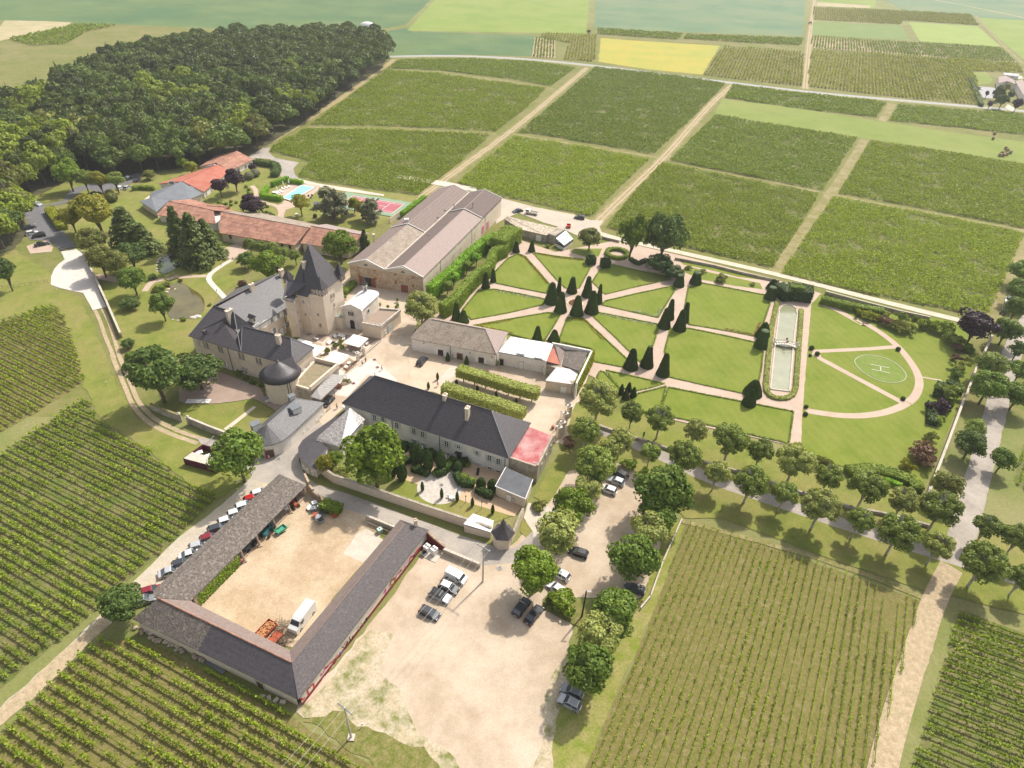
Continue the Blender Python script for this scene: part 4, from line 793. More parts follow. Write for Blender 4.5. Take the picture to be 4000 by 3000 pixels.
# ---------- chapel
b=Bld('chapel','small pale stone chapel with a white roof, round headed door and bell turret','chapel',
  [('g',78,1178,7.4),('g',262,1212,7.4),('g',415,1075,7.4),('R',1,5,6),('g',415,1075,7.4),('g',155,1150,8.4),('g',335,1025,8.4)],[0,1,2],CHAPEL,over=.0) if 0 else None
A=P('g',80,1182,7.3); B=P('g',265,1214,7.3); Cc=P('g',420,1075,7.3); D=A+(Cc-B); Rf=(A+B)/2+Vector((0,0,1.2)); Rb=(D+Cc)/2+Vector((0,0,1.2))
e1=(B-A).normalized(); e2=(Cc-B).normalized(); rad=(B-A).length/2; cen=(Cc+D)/2
ap=[cen+e1*rad*math.cos(t)+e2*rad*.8*math.sin(t) for t in np.linspace(0,math.pi,9)][1:-1]
b=Bld('chapel','small pale stone chapel with a white roof, round headed door and bell turret','chapel',[A,B,Cc,D,Rf,Rb]+ap,[0,1,2]+list(range(6,13))+[3],CHAPEL,over=.3,walltop=7.15)
WR=M('pale_zinc_roof',(.66,.67,.68),(.58,.6,.62),.6,.4,fine=(2,.07),spec=.5)
b.roof([(1,2,5,4),(0,4,5,3)]+[(5,a_,b_) for a_,b_ in zip([2]+list(range(6,13)),list(range(6,13))+[3])],WR,.25)
m=MB(); q=[A-Vector((0,0,.4)),B-Vector((0,0,.4)),B+Vector((0,0,.3)),Rf+Vector((0,0,.3)),A+Vector((0,0,.3))]; fo=Vector((e2.x,e2.y,0))*-.15
m.add([v+fo for v in q]+[v-fo*2 for v in q],[(0,1,2,3,4),(9,8,7,6,5)]+[(i,i+5,(i+1)%5+5,(i+1)%5) for i in range(5)]); m.build('gable',CHAPEL,b.root)
m=MB()
for v in (A,B): m.box((v.x,v.y,3.6),(.7,.5,7.4),math.atan2(e1.y,e1.x))
m.build('pilaster',CHAPEL,b.root)
p,d,nn=b.at(0,'g',190,1390)
def arch(root,p,d,nn,w,h,z0,mat,name,rim=None):
    vs=[p+d*(-w/2),p+d*(w/2)]; r=w/2; out=[]
    base=Vector((p.x,p.y,z0)); out=[base-d*r,base+d*r]+[base+d*r*math.cos(a)+Vector((0,0,h-r+r*math.sin(a))) for a in np.linspace(0,math.pi,9)]
    m=MB(); k=len(out); m.add([v+nn*.1 for v in out]+[v-nn*.2 for v in out],[tuple(range(k))[::-1]]+[(i,(i+1)%k,(i+1)%k+k,i+k) for i in range(k)]); o=m.build(name,mat,root)
    if rim:
        m=MB(); pts=[base-d*(r+.12)]+[base+d*(r+.12)*math.cos(a)+Vector((0,0,h-r+(r+.12)*math.sin(a))) for a in np.linspace(math.pi,0,9)]+[base+d*(r+.12)]
        for a_,b_ in zip(pts,pts[1:]): m.tube(a_+nn*.08,b_+nn*.08,.13,n=4)
        m.build('arch_surround',rim,root)
    return o
arch(b.root,p,d,nn,1.5,3.1,.1,BLACK,'door',CHAPEL)
for x in (152,170,188): p,d,nn=b.at(0,'g',x,1262+(x-170)*.2); arch(b.root,p,d,nn,.42,1.4,4.6,GLASS,'window')
p,d,nn=b.at(0,'g',170,1262); pts=[Vector((p.x,p.y,5.3))+d*1.15*math.cos(a)+Vector((0,0,1.1*math.sin(a))) for a in np.linspace(-.3,math.pi+.3,12)]; m=MB()
for a_,b_ in zip(pts,pts[1:]): m.tube(a_+nn*.05,b_+nn*.05,.12,n=4)
m.build('arch_surround',CHAPEL,b.root)
p,d,nn=b.at(1,'g',328,1218); m=MB()
for r_,mt in ((.75,CHAPEL),(.5,GLASSB)):
    m=MB(); vs=[p+d*r_*math.cos(a)+Vector((0,0,r_*math.sin(a)))+nn*(.08 if r_>.6 else .14) for a in np.linspace(0,2*math.pi,15)[:-1]]; m.add(vs+[v-nn*.3 for v in vs],[tuple(range(14))[::-1]]+[(i,(i+1)%14,(i+1)%14+14,i+14) for i in range(14)]); m.build('round_window' if r_<.6 else 'window_surround',mt,b.root)
bt=P('g',300,1035,8.3); m=MB(); m.box((bt.x,bt.y,9.0),(1.3,1.3,2.6),.3); m.box((bt.x,bt.y,10.35),(1.6,1.6,.18),.3); o=m.build('bell_turret',CHAPEL,b.root)
m=MB(); m.lathe([(1.0,10.4),(.72,10.9),(.6,11.5),(.42,11.9),(.2,12.3),(.06,12.9),(.12,13.0),(.02,13.5)],4,(bt.x,bt.y,0)); m.build('turret_roof',SLATE,o)
m=MB()
for a in range(4): t=.3+a*math.pi/2; m.box((bt.x+.64*math.cos(t),bt.y+.64*math.sin(t),9.3),(.06,.5,1.2),t)
m.build('louvre',GREYSH,o,kind='stuff')
b.lastroof
# chapel side annex and link
A=P('g',270,1328,4.6);B=P('g',442,1362,4.6);C_=P('g',625,1210,4.6);D=P('g',430,1195,4.6)
b=Bld('chapel_annex','low flat roofed stone annex with gravel roof right of the chapel','annex',[A,B,C_,D],[0,1,2,3],PLASTER,over=.0,walltop=4.1)
m=MB()
for v,u in ((A,B),(B,C_),(C_,D)): dd=u-v; c=(u+v)/2; m.box((c.x,c.y,4.4),(dd.length,.45,.75),math.atan2(dd.y,dd.x))
m.build('parapet',CONC,b.root); V_=[v-Vector((0,0,.35)) for v in (A,B,C_,D)]; b.roof([(0,1,2,3)],TERR,.05,'flat_roof',V=V_)
m=MB()
for k in range(26):
    t=rng.random(); p=A.lerp(B,t) if k%2 else B.lerp(C_,t*.4); m.sph((p.x+rng.normal()*.3,p.y+rng.normal()*.3+.4,4.75),.16+.1*rng.random(),5,4)
m.build('broken_coping_stone',WHITEG,b.root,kind='stuff')
p,d,nn=b.at(1,'g',533,1408); o=put_door(b.root,p,nn,1.9,2.7,M('pale_blue_door',(.55,.6,.6),rough=.7)); b.win(1,'g',[(487,1438)],.8,1.0,None,'grid',z=1.6); b.win(1,'g',[(595,1375)],.8,.5,None,'slats',GREYSH,sill=False)
A=P('f',1580,915,4.2);B=P('f',1757,945,4.2);C_=P('f',1757,850,5.2);D=P('f',1700,860,5.2)
b=Bld('link_building','low wall building with a greenish lean-to roof between tower and chapel','annex',[A,B,B+Vector((1.5,4.5,1)),A+Vector((1.5,4.5,1))],[0,1,2,3],PLASTER,over=.1,walltop=4.0)
b.roof([(0,1,2,3)],M('greenish_slate',(.3,.33,.28),(.24,.26,.22),1.2,.8,fine=(2,.15)),.15)
b.win(0,'f',[(1525,1020),(1692,1055)],.8,1.2,None,'grid'); p,d,nn=b.at(0,'f',1695,1085)
for x,y in ((1598,1000),(1677,998)): pass
# ================================================================ CHATEAU
EZ=7.9
b=Bld('chateau','old chateau with dark steep slate roofs, square tower and round corner turret','chateau',
 [('f',100,1140,EZ),('f',668,1312,EZ),('f',1225,1460,EZ),('f',1462,1266,EZ),   #0-3 south eaves
  ('f',372,815,13.3),('f',590,885,13.6),                                        #4,5 ridge of the west wing
  ('f',680,1035,12.0),('f',1205,1165,12.0),                                     #6,7 ridge of the south wing
  ('f',1090,455,12.4),('f',1170,828,EZ),('f',815,1058,EZ),('f',640,1110,EZ),    #8-11
  ],[0,1,2,3,10,9],PLASTER,over=.4,walltop=7.6)
V=b.V; V.append(refl(V[9],V[4],V[8])); V.append(refl(V[10],V[4],V[8]))  #12,13 hidden back eave
r4=V[4]; back=Vector((r4.x-3.5,r4.y+5,EZ)); V.append(back)             #14
# walls of the north wing (long) - footprint 10,9,12,14
root=b.root
def wallbox(pts,z1,mat=PLASTER,name='wall',z0=-.3):
    return MB().prism([(p.x,p.y) for p in pts],z0,z1).build(name,mat,root)
wallbox(inset([V[10],V[9],V[12],V[14],V[0],V[11]],.45),7.55)
wallbox(inset([V[0],V[1],V[2],V[3],V[10],V[11]],.5),7.5,name='wall')
b.roof([(0,1,11,5,4)],SLATE); b.roof([(5,11,10)],SLATEO); b.roof([(1,2,7,6)],SLATE); b.roof([(2,3,7)],SLATE)
V.append(refl(V[2],V[6],V[7])); V.append(refl(V[1],V[6],V[7])) #15,16
V[15]=V[3].copy(); b.roof([(7,3,16,6)],SLATE)
r0=V[4].copy(); r0.z=12.6; e0=V[10]+(V[10]-V[9]).normalized()*5; V4=[V[8],r0,e0,V[9]]
b.roof([(0,1,2,3)],SLATEO,V=V4); b.roof([(4,8,12,14)],SLATEO); b.roof([(0,4,14)],SLATE); b.roof([(4,5,10,14)],SLATE)
b.roof([(6,16,11,1)],SLATE)
for i,j in ((4,0),(5,1),(6,1),(7,2),(7,3)): b.ridge(i,j,.11,ZINC)
for i,j in ((4,5),(6,7),(4,8)): b.ridge(i,j,.14,SLATE)
rzS=math.atan2((V[2]-V[0]).y,(V[2]-V[0]).x); rzN=math.atan2((V[8]-V[4]).y,(V[8]-V[4]).x)
b.chimney('f',560,965,11.3,14.3,1.9,.9,rzN); b.chimney('f',1085,1230,10.4,13.2,1.2,.9,rzS); b.chimney('f',800,680,11.2,14.2,1.5,.8,rzN); b.chimney('f',1110,490,12.0,14.0,1.3,.9,rzN); b.chimney('f',1068,450,12.0,13.8,.6,.6,rzN,BLACK,0)
b.win(0,'f',[(212,1212),(268,1232),(305,1245),(432,1280),(465,1292),],.75,2.0,None,'tall',CONC)
b.win(1,'f',[(655,1352),(692,1364),(842,1405),(878,1417)],.75,2.1,None,'tall',CONC)
b.win(0,'f',[(455,1425),(492,1440)],.9,1.6,WHITEP,'window',CONC,shw=.5); b.win(1,'f',[(693,1485),(725,1497)],.7,.7,None,'window',CONC); b.win(1,'f',[(693,1520),(725,1532)],.7,.9,None,'window',CONC)
b.win(4,'f',[(1000,965),(1070,925),(1145,885)],1.3,2.1,WHITEP,'grid',shw=.6); b.win(4,'f',[(1028,1082),(1168,1015)],1.3,2.0,WHITEP,'grid',shw=.55)
b.win(4,'f',[(835,1045),(920,1010)],1.2,2.0,WHITEP,'grid',WHITEP,WHITEP,shw=.6)
p,d,nn=b.at(4,'f',1100,1055); put_door(b.root,p,nn,1.3,2.5,WHITEP)
for x,y,e in ((558,1400,0),(1140,950,4),(870,1070,4)): b.pipe('f',x,y,e)
m=MB(); p=P('f',790,960,9.7); m.box((p.x,p.y,9.6),(1.1,1.5,1.5),rzN); o=m.build('dormer',CHAPEL,root)
rr=Matrix.Rotation(rzN,3,'Z'); pv=[p+rr@Vector(v) for v in ((-.8,-.95,.7),(.8,-.95,.7),(.8,.95,.7),(-.8,.95,.7),(0,-.95,1.6),(0,.95,1.6))]; MB().add(pv,[(0,1,4),(2,3,5),(1,2,5,4),(3,0,4,5),(0,3,2,1)]).build('dormer_roof',SLATE,o)
d_=rr@Vector((0,-1,0)); q=p+d_*.78; MB().box((q.x,q.y,9.75),(.6,.06,.9),rzN).build('dormer_window',GLASS,o)
p=P('f',272,1095,9.6); MB().box((p.x,p.y,9.6),(.9,.9,.9),rzS).build('dormer',SLATE,root)
# --- square tower
TZ=16.0; T=[P('f',1500,640,TZ),P('f',1745,500,TZ)]
# two seen eave corners, the rest square
t0=P('f',1540,645,15.2); t1=P('f',1750,495,15.2); ee=(t1-t0); L=ee.length; n_=Vector((-ee.y,ee.x,0)).normalized(); TW=[t0,t1,t1+n_*L*1.0,t0+n_*L*1.0]
wl=[v.copy() for v in TW]
MB().prism([(v.x,v.y) for v in wl],-.3,15.2).build('tower_wall',PLASTER,root)
cx=sum(wl,Vector())/4; apex=Vector((cx.x,cx.y,25.5)); ap=P('f',1400,150,25.5); apex=Vector((ap.x,ap.y,25.5))
ov=inset(wl,-.35); ov=[Vector((v.x,v.y,15.0)) for v in ov]
a1=apex+ee.normalized()*.35; a2=apex-ee.normalized()*.35
Vt=ov+[a2,a1]
b.roof([(0,1,5,4),(1,2,5),(2,3,4,5),(3,0,4)],SLATE,.15,'tower_roof',V=Vt)
m=MB()
for a_ in (a1,a2): m.tube(a_,a_+Vector((0,0,1.0)),.12,.03)
m.tube(a1,a2,.2); m.build('roof_finial',ZINC,root)
# bartizans with half timbering
def bartizan(c,s,h0,h1,rz,hz):
    m=MB(); m.box((c.x,c.y,(h0+h1)/2),(s,s,h1-h0),rz); o=m.build('corner_turret',WHITEW,root)
    m=MB(); r=s/2+.03
    for q in range(4):
        a=rz+q*math.pi/2; dx=Vector((math.cos(a),math.sin(a),0)); dy=Vector((-math.sin(a),math.cos(a),0)); f0=c+dx*r
        for k in (-.45,0,.45): m.box(f0+dy*k*s+Vector((0,0,(h0+h1)/2-c.z)),(.07,.12,h1-h0),a)
        for z in (h0+.08,h1-.08): m.box(f0+Vector((0,0,z-c.z)),(.075,s,.13),a)
        for k in (-1,1):
            p=f0+dy*k*s*.45+Vector((0,0,h0-c.z)); q2=f0+Vector((0,0,h1-c.z)); m.tube(p,q2,.06,n=4); p=f0+dy*k*s*.45+Vector((0,0,h1-c.z)); q2=f0+Vector((0,0,h0-c.z)); m.tube(p,q2,.06,n=4)
    m.build('timber_framing',DARKW,o,kind='stuff')
    k=MB(); rr=Matrix.Rotation(rz,3,'Z'); hs=s/2+.3; pv=[Vector((c.x,c.y,h1))+rr@Vector((x*hs,y*hs,0)) for x,y in ((-1,-1),(1,-1),(1,1),(-1,1))]+[Vector((c.x,c.y,hz))]
    k.add(pv,[(0,1,4),(1,2,4),(2,3,4),(3,0,4),(3,2,1,0)]); k.build('turret_roof',SLATE,o)
rzT=math.atan2(ee.y,ee.x)
bartizan(wl[0]+n_*.2-Vector((0,0,wl[0].z))+Vector((0,0,15)),2.3,13.9,15.9,rzT,19.6)
bartizan(Vector((wl[1].x,wl[1].y,15))+n_*.4,2.0,14.0,15.9,rzT,19.4)
bartizan(P('f',1180,530,14.8),1.9,13.9,15.3,rzT,18.2)
p=P('f',1345,560,15.5); mm=MB(); mm.box((p.x,p.y,15.6),(1.4,1.4,1.5),rzT); o=mm.build('dormer',SLATE,root); k=MB(); pv=[Vector((p.x,p.y,16.3))+Matrix.Rotation(rzT,3,'Z')@Vector((x*.95,y*.95,0)) for x,y in ((-1,-1),(1,-1),(1,1),(-1,1))]+[Vector((p.x,p.y,18.6))]; k.add(pv,[(0,1,4),(1,2,4),(2,3,4),(3,0,4)]); k.build('dormer_roof',SLATE,o)
b.chimney('f',1370,480,17.2,21.4,1.2,.9,rzN)
# stair turret in front with its own steep roof
s=[P('f',1120,740,13.0),P('f',1228,772,12.2),P('f',1268,688,13.2),P('f',1388,715,13.0),P('f',1425,600,14.6),P('f',1430,560,15.8),P('f',1155,535,15.6)]
sb=[P('f',1165,1010,0),P('f',1205,1085,0),P('f',1275,1110,0),P('f',1385,1085,0),P('f',1560,1000,0)]
fp=[s[0],s[1],s[2],s[3]]
bod=[Vector((v.x,v.y,0)) for v in (s[0],s[1],s[2],s[3])]; bi=ov[3]; bod+= [Vector((wl[0].x,wl[0].y,0)),Vector((wl[3].x,wl[3].y,0))]
bod=[bod[0]+Vector((.4,.3,0)),bod[1]+Vector((.1,.45,0)),bod[2]+Vector((0,.45,0)),bod[3]+Vector((-.2,.45,0)),bod[4],bod[5]]
MB().prism([(v.x,v.y) for v in bod],-.3,12.2).build('stair_tower_wall',PLASTER,root)
top=[Vector((wl[0].x,wl[0].y,17.2))-ee.normalized()*.4+n_*1.5,Vector((wl[3].x,wl[3].y,17.2))]
V3=[s[0],s[1],s[2],s[3],P('f',1430,600,15.6),P('f',1430,545,16.6),P('f',1155,530,16.0)]
b.roof([(0,1,2),(0,2,3,4,5,6)],SLATE,.25,'stair_tower_roof',V=V3)
MB().prism([(v.x,v.y) for v in (bod[0],bod[2],bod[3],bod[4],bod[5])],12.1,13.4).build('upper_wall',PLASTER,root)
def wn(c,x,y,A,B,w,h,st='window',fr=None,pn=None):
    p=onwall(c,x,y,A,B); dd=(B-A).normalized(); nn=Vector((dd.y,-dd.x,0)); put_window(root,p,nn,w,h,None,st,fr or CONC,pn or GLASS,.5,True)
for x,y in ((1258,765),(1278,878),(1297,975)): wn('f',x,y,bod[1],bod[2],.5,.75)
for x,y in ((1345,768),(1367,905)): wn('f',x,y,bod[2],bod[3],.5,.8)
for x,y in ((1500,905),): wn('f',x,y,bod[3],bod[4],.6,.8)
wn('f',1642,712,wl[0],wl[1],.75,1.6,'grid'); wn('f',1668,700,wl[0],wl[1],.75,1.6,'grid'); wn('f',1677,805,wl[0],wl[1],.6,1.3)
wn('f',1525,1022,bod[3],bod[4],.8,1.1,'grid')
p=onwall('f',1312,1065,bod[1],bod[2]); dd=(bod[2]-bod[1]).normalized(); put_door(root,Vector((p.x,p.y,0)),Vector((dd.y,-dd.x,0)),1.3,2.2,CONC,panels=1,handle=False)
# quoin stones up the corners of the stair tower
qm=MB().box((0,0,0),(.55,.35,.38)).mesh('quoin',CHAPEL)
for v in (bod[1],bod[3]):
    for k in range(26):
        link('quoin',qm,root,loc=Vector((v.x,v.y-.02,.5+k*.44))-OFF[root.name],rot=(0,0,rzT+(k%2)*1.57+.3))
# --- round corner turret
ct=P('m',1078,430,7.6); ct=P('f',1088,1530,7.4); cr=4.25
cyl=[(ct.x+cr*math.cos(t),ct.y+cr*math.sin(t)) for t in np.linspace(0,2*math.pi,25)[:-1]]
MB().prism(cyl,-.3,7.3).build('round_turret_wall',PLASTER,root)
prof=[(cr+1.0,7.0),(cr*.82,8.1),(cr*.45,9.4),(.05,10.7)]; m=MB(); m.lathe(prof,24,(ct.x,ct.y,0)); m.sm=True; o=m.build('round_turret_roof',SLATE,root)
m=MB(); m.tube((ct.x,ct.y,10.5),(ct.x,ct.y,11.6),.16,.03); m.sph((ct.x,ct.y,10.9),.25); m.build('roof_finial',ZINC,o)
e_=Vector((ct.x,ct.y,0)); d2=(Vector((V[2].x,V[2].y,0))-e_).normalized(); s2=Vector((-d2.y,d2.x,0)); g1=e_+Vector((0,0,10.3)); g2=g1+d2*4
m=MB(); m.add([g1,g2+Vector((0,0,.3)),g2+s2*2-Vector((0,0,2.6)),g1+s2*2.4-Vector((0,0,2.8)),g2-s2*2-Vector((0,0,2.6)),g1-s2*2.4-Vector((0,0,2.8))],[(0,1,2,3),(1,0,5,4)]); m.build('turret_link_roof',SLATE,root)
for x,y in ((955,545),(975,640)):
    p=P('m',x,y,6 if y<600 else 3); dv=(Vector((p.x,p.y,0))-e_); dv=Vector((-.8,-.6,0)).normalized() if y else dv; pp=e_+dv*(cr+.0); pp.z=5.6 if y<600 else 2.8; put_window(root,pp,dv,.6,.9,None,'window',CONC,GLASS,.5,True)
for a_ in (-.9,-.75): MB().tube((ct.x+(cr+.1)*math.cos(a_),ct.y+(cr+.1)*math.sin(a_),0),(ct.x+(cr+.1)*math.cos(a_),ct.y+(cr+.1)*math.sin(a_),7.1),.08).build('downpipe',BLACK,root)
CHT=b
# sunken walled terrace beside the turret
A=P('m',1230,545,4.6);B=P('m',1415,600,4.6);C_=P('m',1715,345,4.6);D=P('m',1470,285,4.6)
b=Bld('terrace_block','stone walled block with a rough gravel flat roof below the terrace','outbuilding',[A,B,C_,D],[0,1,2,3],OLDWALL,over=.05,walltop=3.9)
m=MB()
for v,u,h_ in ((A,B,.5),(B,C_,1.2),(C_,D,1.2),(D,A,.5)): dd=u-v; c=(u+v)/2; m.box((c.x,c.y,3.9+h_/2),(dd.length,.5,h_+.1),math.atan2(dd.y,dd.x))
m.build('parapet',PLASTER,b.root); V_=[v-Vector((0,0,.55)) for v in (A,B,C_,D)]; b.roof([(0,1,2,3)],M('dry_gravel_roof',(.27,.22,.15),(.2,.17,.1),1,1,bump=.5),.05,'flat_roof',V=V_)
for k,(x,y) in enumerate(((1315,460),(1350,415),(1428,345))):
    p=P('m',x,y,3.5); t=thing('satellite_dish','white satellite dish on the flat gravel roof, '+ORD[k]+' from the round turret','dish',(p.x,p.y,4.0))
    m=MB(); m.lathe([(.05,0),(.35,.08),(.5,.22)],10,(0,0,.5)); link('dish',m.mesh('dish',WHITEP),t,rot=(R_(60),0,.6)); link('bracket',MB().tube((0,0,0),(0,0,.5),.05).mesh('bracket',BLACK),t)
# canopy roof beside the lane
A=P('m',1420,690,3.2);B=P('m',1530,725,2.9);C_=P('m',1805,460,2.9);D=P('m',1620,440,3.6);Rg=P('m',1490,605,4.0);Rh=P('m',1680,450,4.0); Rg.z=4.1;Rh.z=4.1
t=thing('canopy','tiled canopy on posts over the steps beside the lane','canopy',((A.x+C_.x)/2,(A.y+C_.y)/2,0))
m=MB(); m.add([A,B,C_,D,Rg,Rh],[(1,2,5,4),(0,1,4),(2,3,5),(0,4,5,3),(3,2,1,0)]); m.build('canopy_roof',M('pale_grey_tile',(.34,.32,.3),(.26,.25,.24),1.2,.8,rows=((.6,-.8,0),.5,.18)),t)
m0=[]
for v in (B,B.lerp(C_,.5),C_): MB().tube((v.x-.2,v.y+.3,0),(v.x-.2,v.y+.3,2.85),.09).build('post',WOOD,t)
# ================================================================ FOREGROUND COURTYARD BARN (three wings)
LW=M('lichen_grey_tile',(.155,.13,.11),(.11,.092,.08),2.6,.9,bump=.9,fine=(2.8,.4),c3=(.25,.22,.19),scale3=1.4,amt3=.5,lohi3=(.5,.66),bscale=4)
lab='farmyard barn wing '
A=P('q',310,695,3.3); B=P('q',885,122,3.3); E=P('q',130,678,5.2); F_=P('q',772,75,5.2)
b=Bld('open_cart_shed','long open fronted cart shed with a lichened grey tile roof','barn',[A,B,F_,E,refl(B,E,F_).lerp(F_,.6),refl(A,E,F_).lerp(E,.6)],[0,1,4,5],STONEW,over=.3,walltop=.4)
bk=[b.foot[3],b.foot[2]]; dd=bk[1]-bk[0]; c=(bk[0]+bk[1])/2; m=MB(); m.box((c.x,c.y,1.5),(dd.length,.4,3.4),math.atan2(dd.y,dd.x)); m.build('back_wall',STONEW,b.root)
for i,j in ((1,2),(0,3)):
    v,u=b.foot[i],b.foot[j]; dd=u-v; c=(u+v)/2; m=MB(); m.box((c.x,c.y,1.6),(dd.length,.4,3.4),math.atan2(dd.y,dd.x)); m.build('end_wall',STONEW,b.root)

b.roof([(0,1,2,3),(4,5,3,2)],LW); b.ridge(3,2,.13,LW); V=b.V
for x,y in ((580,500),(655,423),(735,335),(808,258)):
    p=P('q',x,y,0); tdir=(V[2]-V[1]); tdir.z=0; tdir=tdir.normalized(); MB().tube((p.x,p.y,0),(p.x+tdir.x*.2,p.y+tdir.y*.2,3.3),.2,.2,8).build('round_post',WOOD,b.root); MB().box((p.x,p.y,.15),(.8,.8,.4),.5).build('post_base',STONEW,b.root)
n0=b.foot[0]; n1=b.foot[1]; d=(n1-n0).normalized(); L=(n1-n0).length; A1=n0+d*.5; B1=n0+d*L*.36; m=MB(); c=(A1+B1)/2; m.box((c.x,c.y,1.5),((B1-A1).length,.4,3.1),math.atan2(d.y,d.x)); m.build('front_wall',STONEW,b.root)
SHED=b; IVYW=(A1,B1,d)
# curved end wall
m=MB(); pts=PP('E',[(740,95),(770,160),(800,195),(850,235)]); 
for k in range(3):
    v,u=pts[k],pts[k+1]; dd=u-v; c=(u+v)/2; h_=(3.6,2.6,2.0)[k]; m.box((c.x,c.y,h_/2),(dd.length+.15,.45,h_),math.atan2(dd.y,dd.x))
t=thing('curved_wall','rubble stone wall sweeping down from the end of the cart shed','wall',(pts[0].x,pts[0].y,0)); m.build('masonry',STONEW,t)
# bottom wing
E=P('q',150,682,5.9); A=P('r',615,258,3.2); B=P('s',313,632,3.2); F_=P('s',285,462,5.6); Cc=P('s',277,405,3.6); Dd=P('q',310,695,3.4)
b=Bld('low_barn','low barn along the bottom of the farmyard with a dark slate and mossy roof','barn',[A,B,F_,E,Cc,Dd],[0,1,4,5],PLASTER,over=.3,walltop=2.95)
tm=.42; G_=A.lerp(B,tm); H_=E.lerp(F_,tm); V=b.V+[G_,H_]
b.roof([(0,6,7,3)],LAUZE,V=V); b.roof([(6,1,2,7)],SLATE,V=V); b.roof([(4,5,3,2)],TILEB,V=V); b.ridge(3,2,.14,TILERB)
b.roof([(0,3,5)],LW,V=V)
for x,y in ((140,565),): p,d,nn=b.at(0,'s',x,y); put_door(b.root,p,nn,1.4,2.0,DARKW)
# mural wing
A=P('s',315,634,3.3); B=P('B',655,48,3.3); F_=P('t',128,234,5.8); E=P('s',285,462,5.6); Cc=P('t',100,205,3.9); Dd=P('s',277,405,3.7)
b=Bld('mural_barn','long slate roofed barn whose front carries a painted mural above a dark red base','barn',[A,B,F_,E,Cc,Dd],[0,1,4,5],PLASTER,over=.3,walltop=3.05)
b.roof([(0,1,2,3)],M('purple_grey_slate',(.105,.09,.09),(.075,.065,.068),2.2,.6,bump=.6,fine=(3,.3),bscale=5)); b.roof([(4,5,3,2)],TILEB); b.ridge(3,2,.13,TILEB)
gp=P('t',195,235,5.2); b.chimney('t',197,243,4.6,6.3,.6,.6,.5)
b.roof([(1,4,2)],SLATE)
MBARN=b
A,B=b.edge(0); d=(B-A).normalized(); nn=Vector((d.y,-d.x,0)); Lm=(B-A).length; rz=math.atan2(d.y,d.x)
def mural(u,z,w,h,mat,k=0,name='mural_patch'):  # flat paint on the wall
    p=A+d*u+nn*(.05+.004*k); return MB().box((p.x,p.y,z),(w,.012,h),rz).build(name,mat,b.root)
c=A+d*Lm/2+nn*.02; MB().box((c.x,c.y,1.95),(Lm,.06,2.2),rz).build('mural_ground',M('mural_cream',(.66,.6,.5),(.6,.54,.45),.6,.8),b.root)
c=A+d*Lm/2+nn*.03; MB().box((c.x,c.y,.4),(Lm,.09,.95),rz).build('red_base',M('dark_red_paint',(.24,.035,.04),(.19,.03,.035),1,.7),b.root)
PR=M('mural_red',(.5,.03,.05),rough=.7); PM=M('mural_magenta',(.5,.07,.25),rough=.7); PB=M('mural_black',(.03,.03,.03),rough=.7); PO=M('mural_ochre',(.42,.2,.03),(.2,.08,.02),3,.7); PV=M('mural_violet',(.22,.12,.4),rough=.7); PG=M('mural_pale_blue',(.35,.5,.62),rough=.7); PK=M('mural_pink',(.65,.3,.45),rough=.7)
def U(c,x,y):
    p=onwall(c,x,y,A,B); return (Vector((p.x,p.y,0))-A).dot(d),p.z
def stroke(c,pts,mat,w=.22,k=1,name='painted_mark'):
    q=[]; 
    for x,y in pts:
        u,z=U(c,x,y); z=min(max(z,.12),2.95); p=A+d*u+nn*(.085+.006*k); q.append(Vector((p.x,p.y,z)))
    m=MB()
    for a_,b_ in zip(q,q[1:]):
        e=(b_-a_); 
        if e.length<1e-4: continue
        s_=nn.cross(e.normalized()); 
        m.add([a_-s_*w/2,b_-s_*w/2,b_+s_*w/2,a_+s_*w/2],[(0,1,2,3),(3,2,1,0)])
    return m.build(name,mat,b.root)
stroke('A',[(58,872),(60,888),(78,885),(95,862)],PR,.34); stroke('A',[(112,800),(128,845)],PR,.3); stroke('A',[(112,800),(168,740),(178,785)],PR,.3,2); stroke('A',[(125,820),(120,850)],PR,.25,3)
stroke('A',[(236,655),(240,668),(252,655),(285,600),(300,575)],PM,.3); stroke('A',[(268,600),(300,590),(318,560),(345,540)],PR,.35); stroke('A',[(345,545),(375,500),(388,478)],PR,.3,2); stroke('A',[(350,530),(368,515)],PB,.3,3)
stroke('A',[(405,460),(420,470),(430,440)],PV,.25); stroke('A',[(425,400),(430,415),(450,415)],PB,.14); stroke('A',[(460,415),(475,355),(482,380)],PB,.2,2,'painted_letter'); stroke('A',[(456,392),(482,375)],PB,.14,3); stroke('A',[(497,318),(500,345),(515,352),(525,335),(522,308)],PB,.22,2,'painted_letter'); stroke('A',[(440,410),(462,360)],PO,.2,1)
for k,(x,y) in enumerate(((545,255),(560,245),(572,230),(585,215),(597,200),(566,262),(580,248),(592,236),(606,222),(620,208),(628,195))): stroke('A',[(x,y),(x+6,y-10),(x+9,y+4)],PB if k%3 else PG,.07,2,'painted_letter')
stroke('A',[(628,195),(655,145),(660,158),(640,185),(628,195)],PB,.25)
for pts in ([(245,722),(250,700),(270,672),(275,690),(250,705)],[(320,630),(325,605)],[(330,600),(345,575),(355,580),(345,600),(335,598)],[(372,560),(385,520),(400,515),(402,530),(385,540)],[(425,490),(440,450),(450,440),(462,460),(458,480)],[(440,470),(455,462)]): stroke('A',pts,WHITEP,.09,4,'painted_flourish')
stroke('B',[(100,800),(130,760),(155,715)],PK,.12); stroke('B',[(85,840),(95,815)],PK,.1); stroke('B',[(60,880),(75,860)],PB,.3)
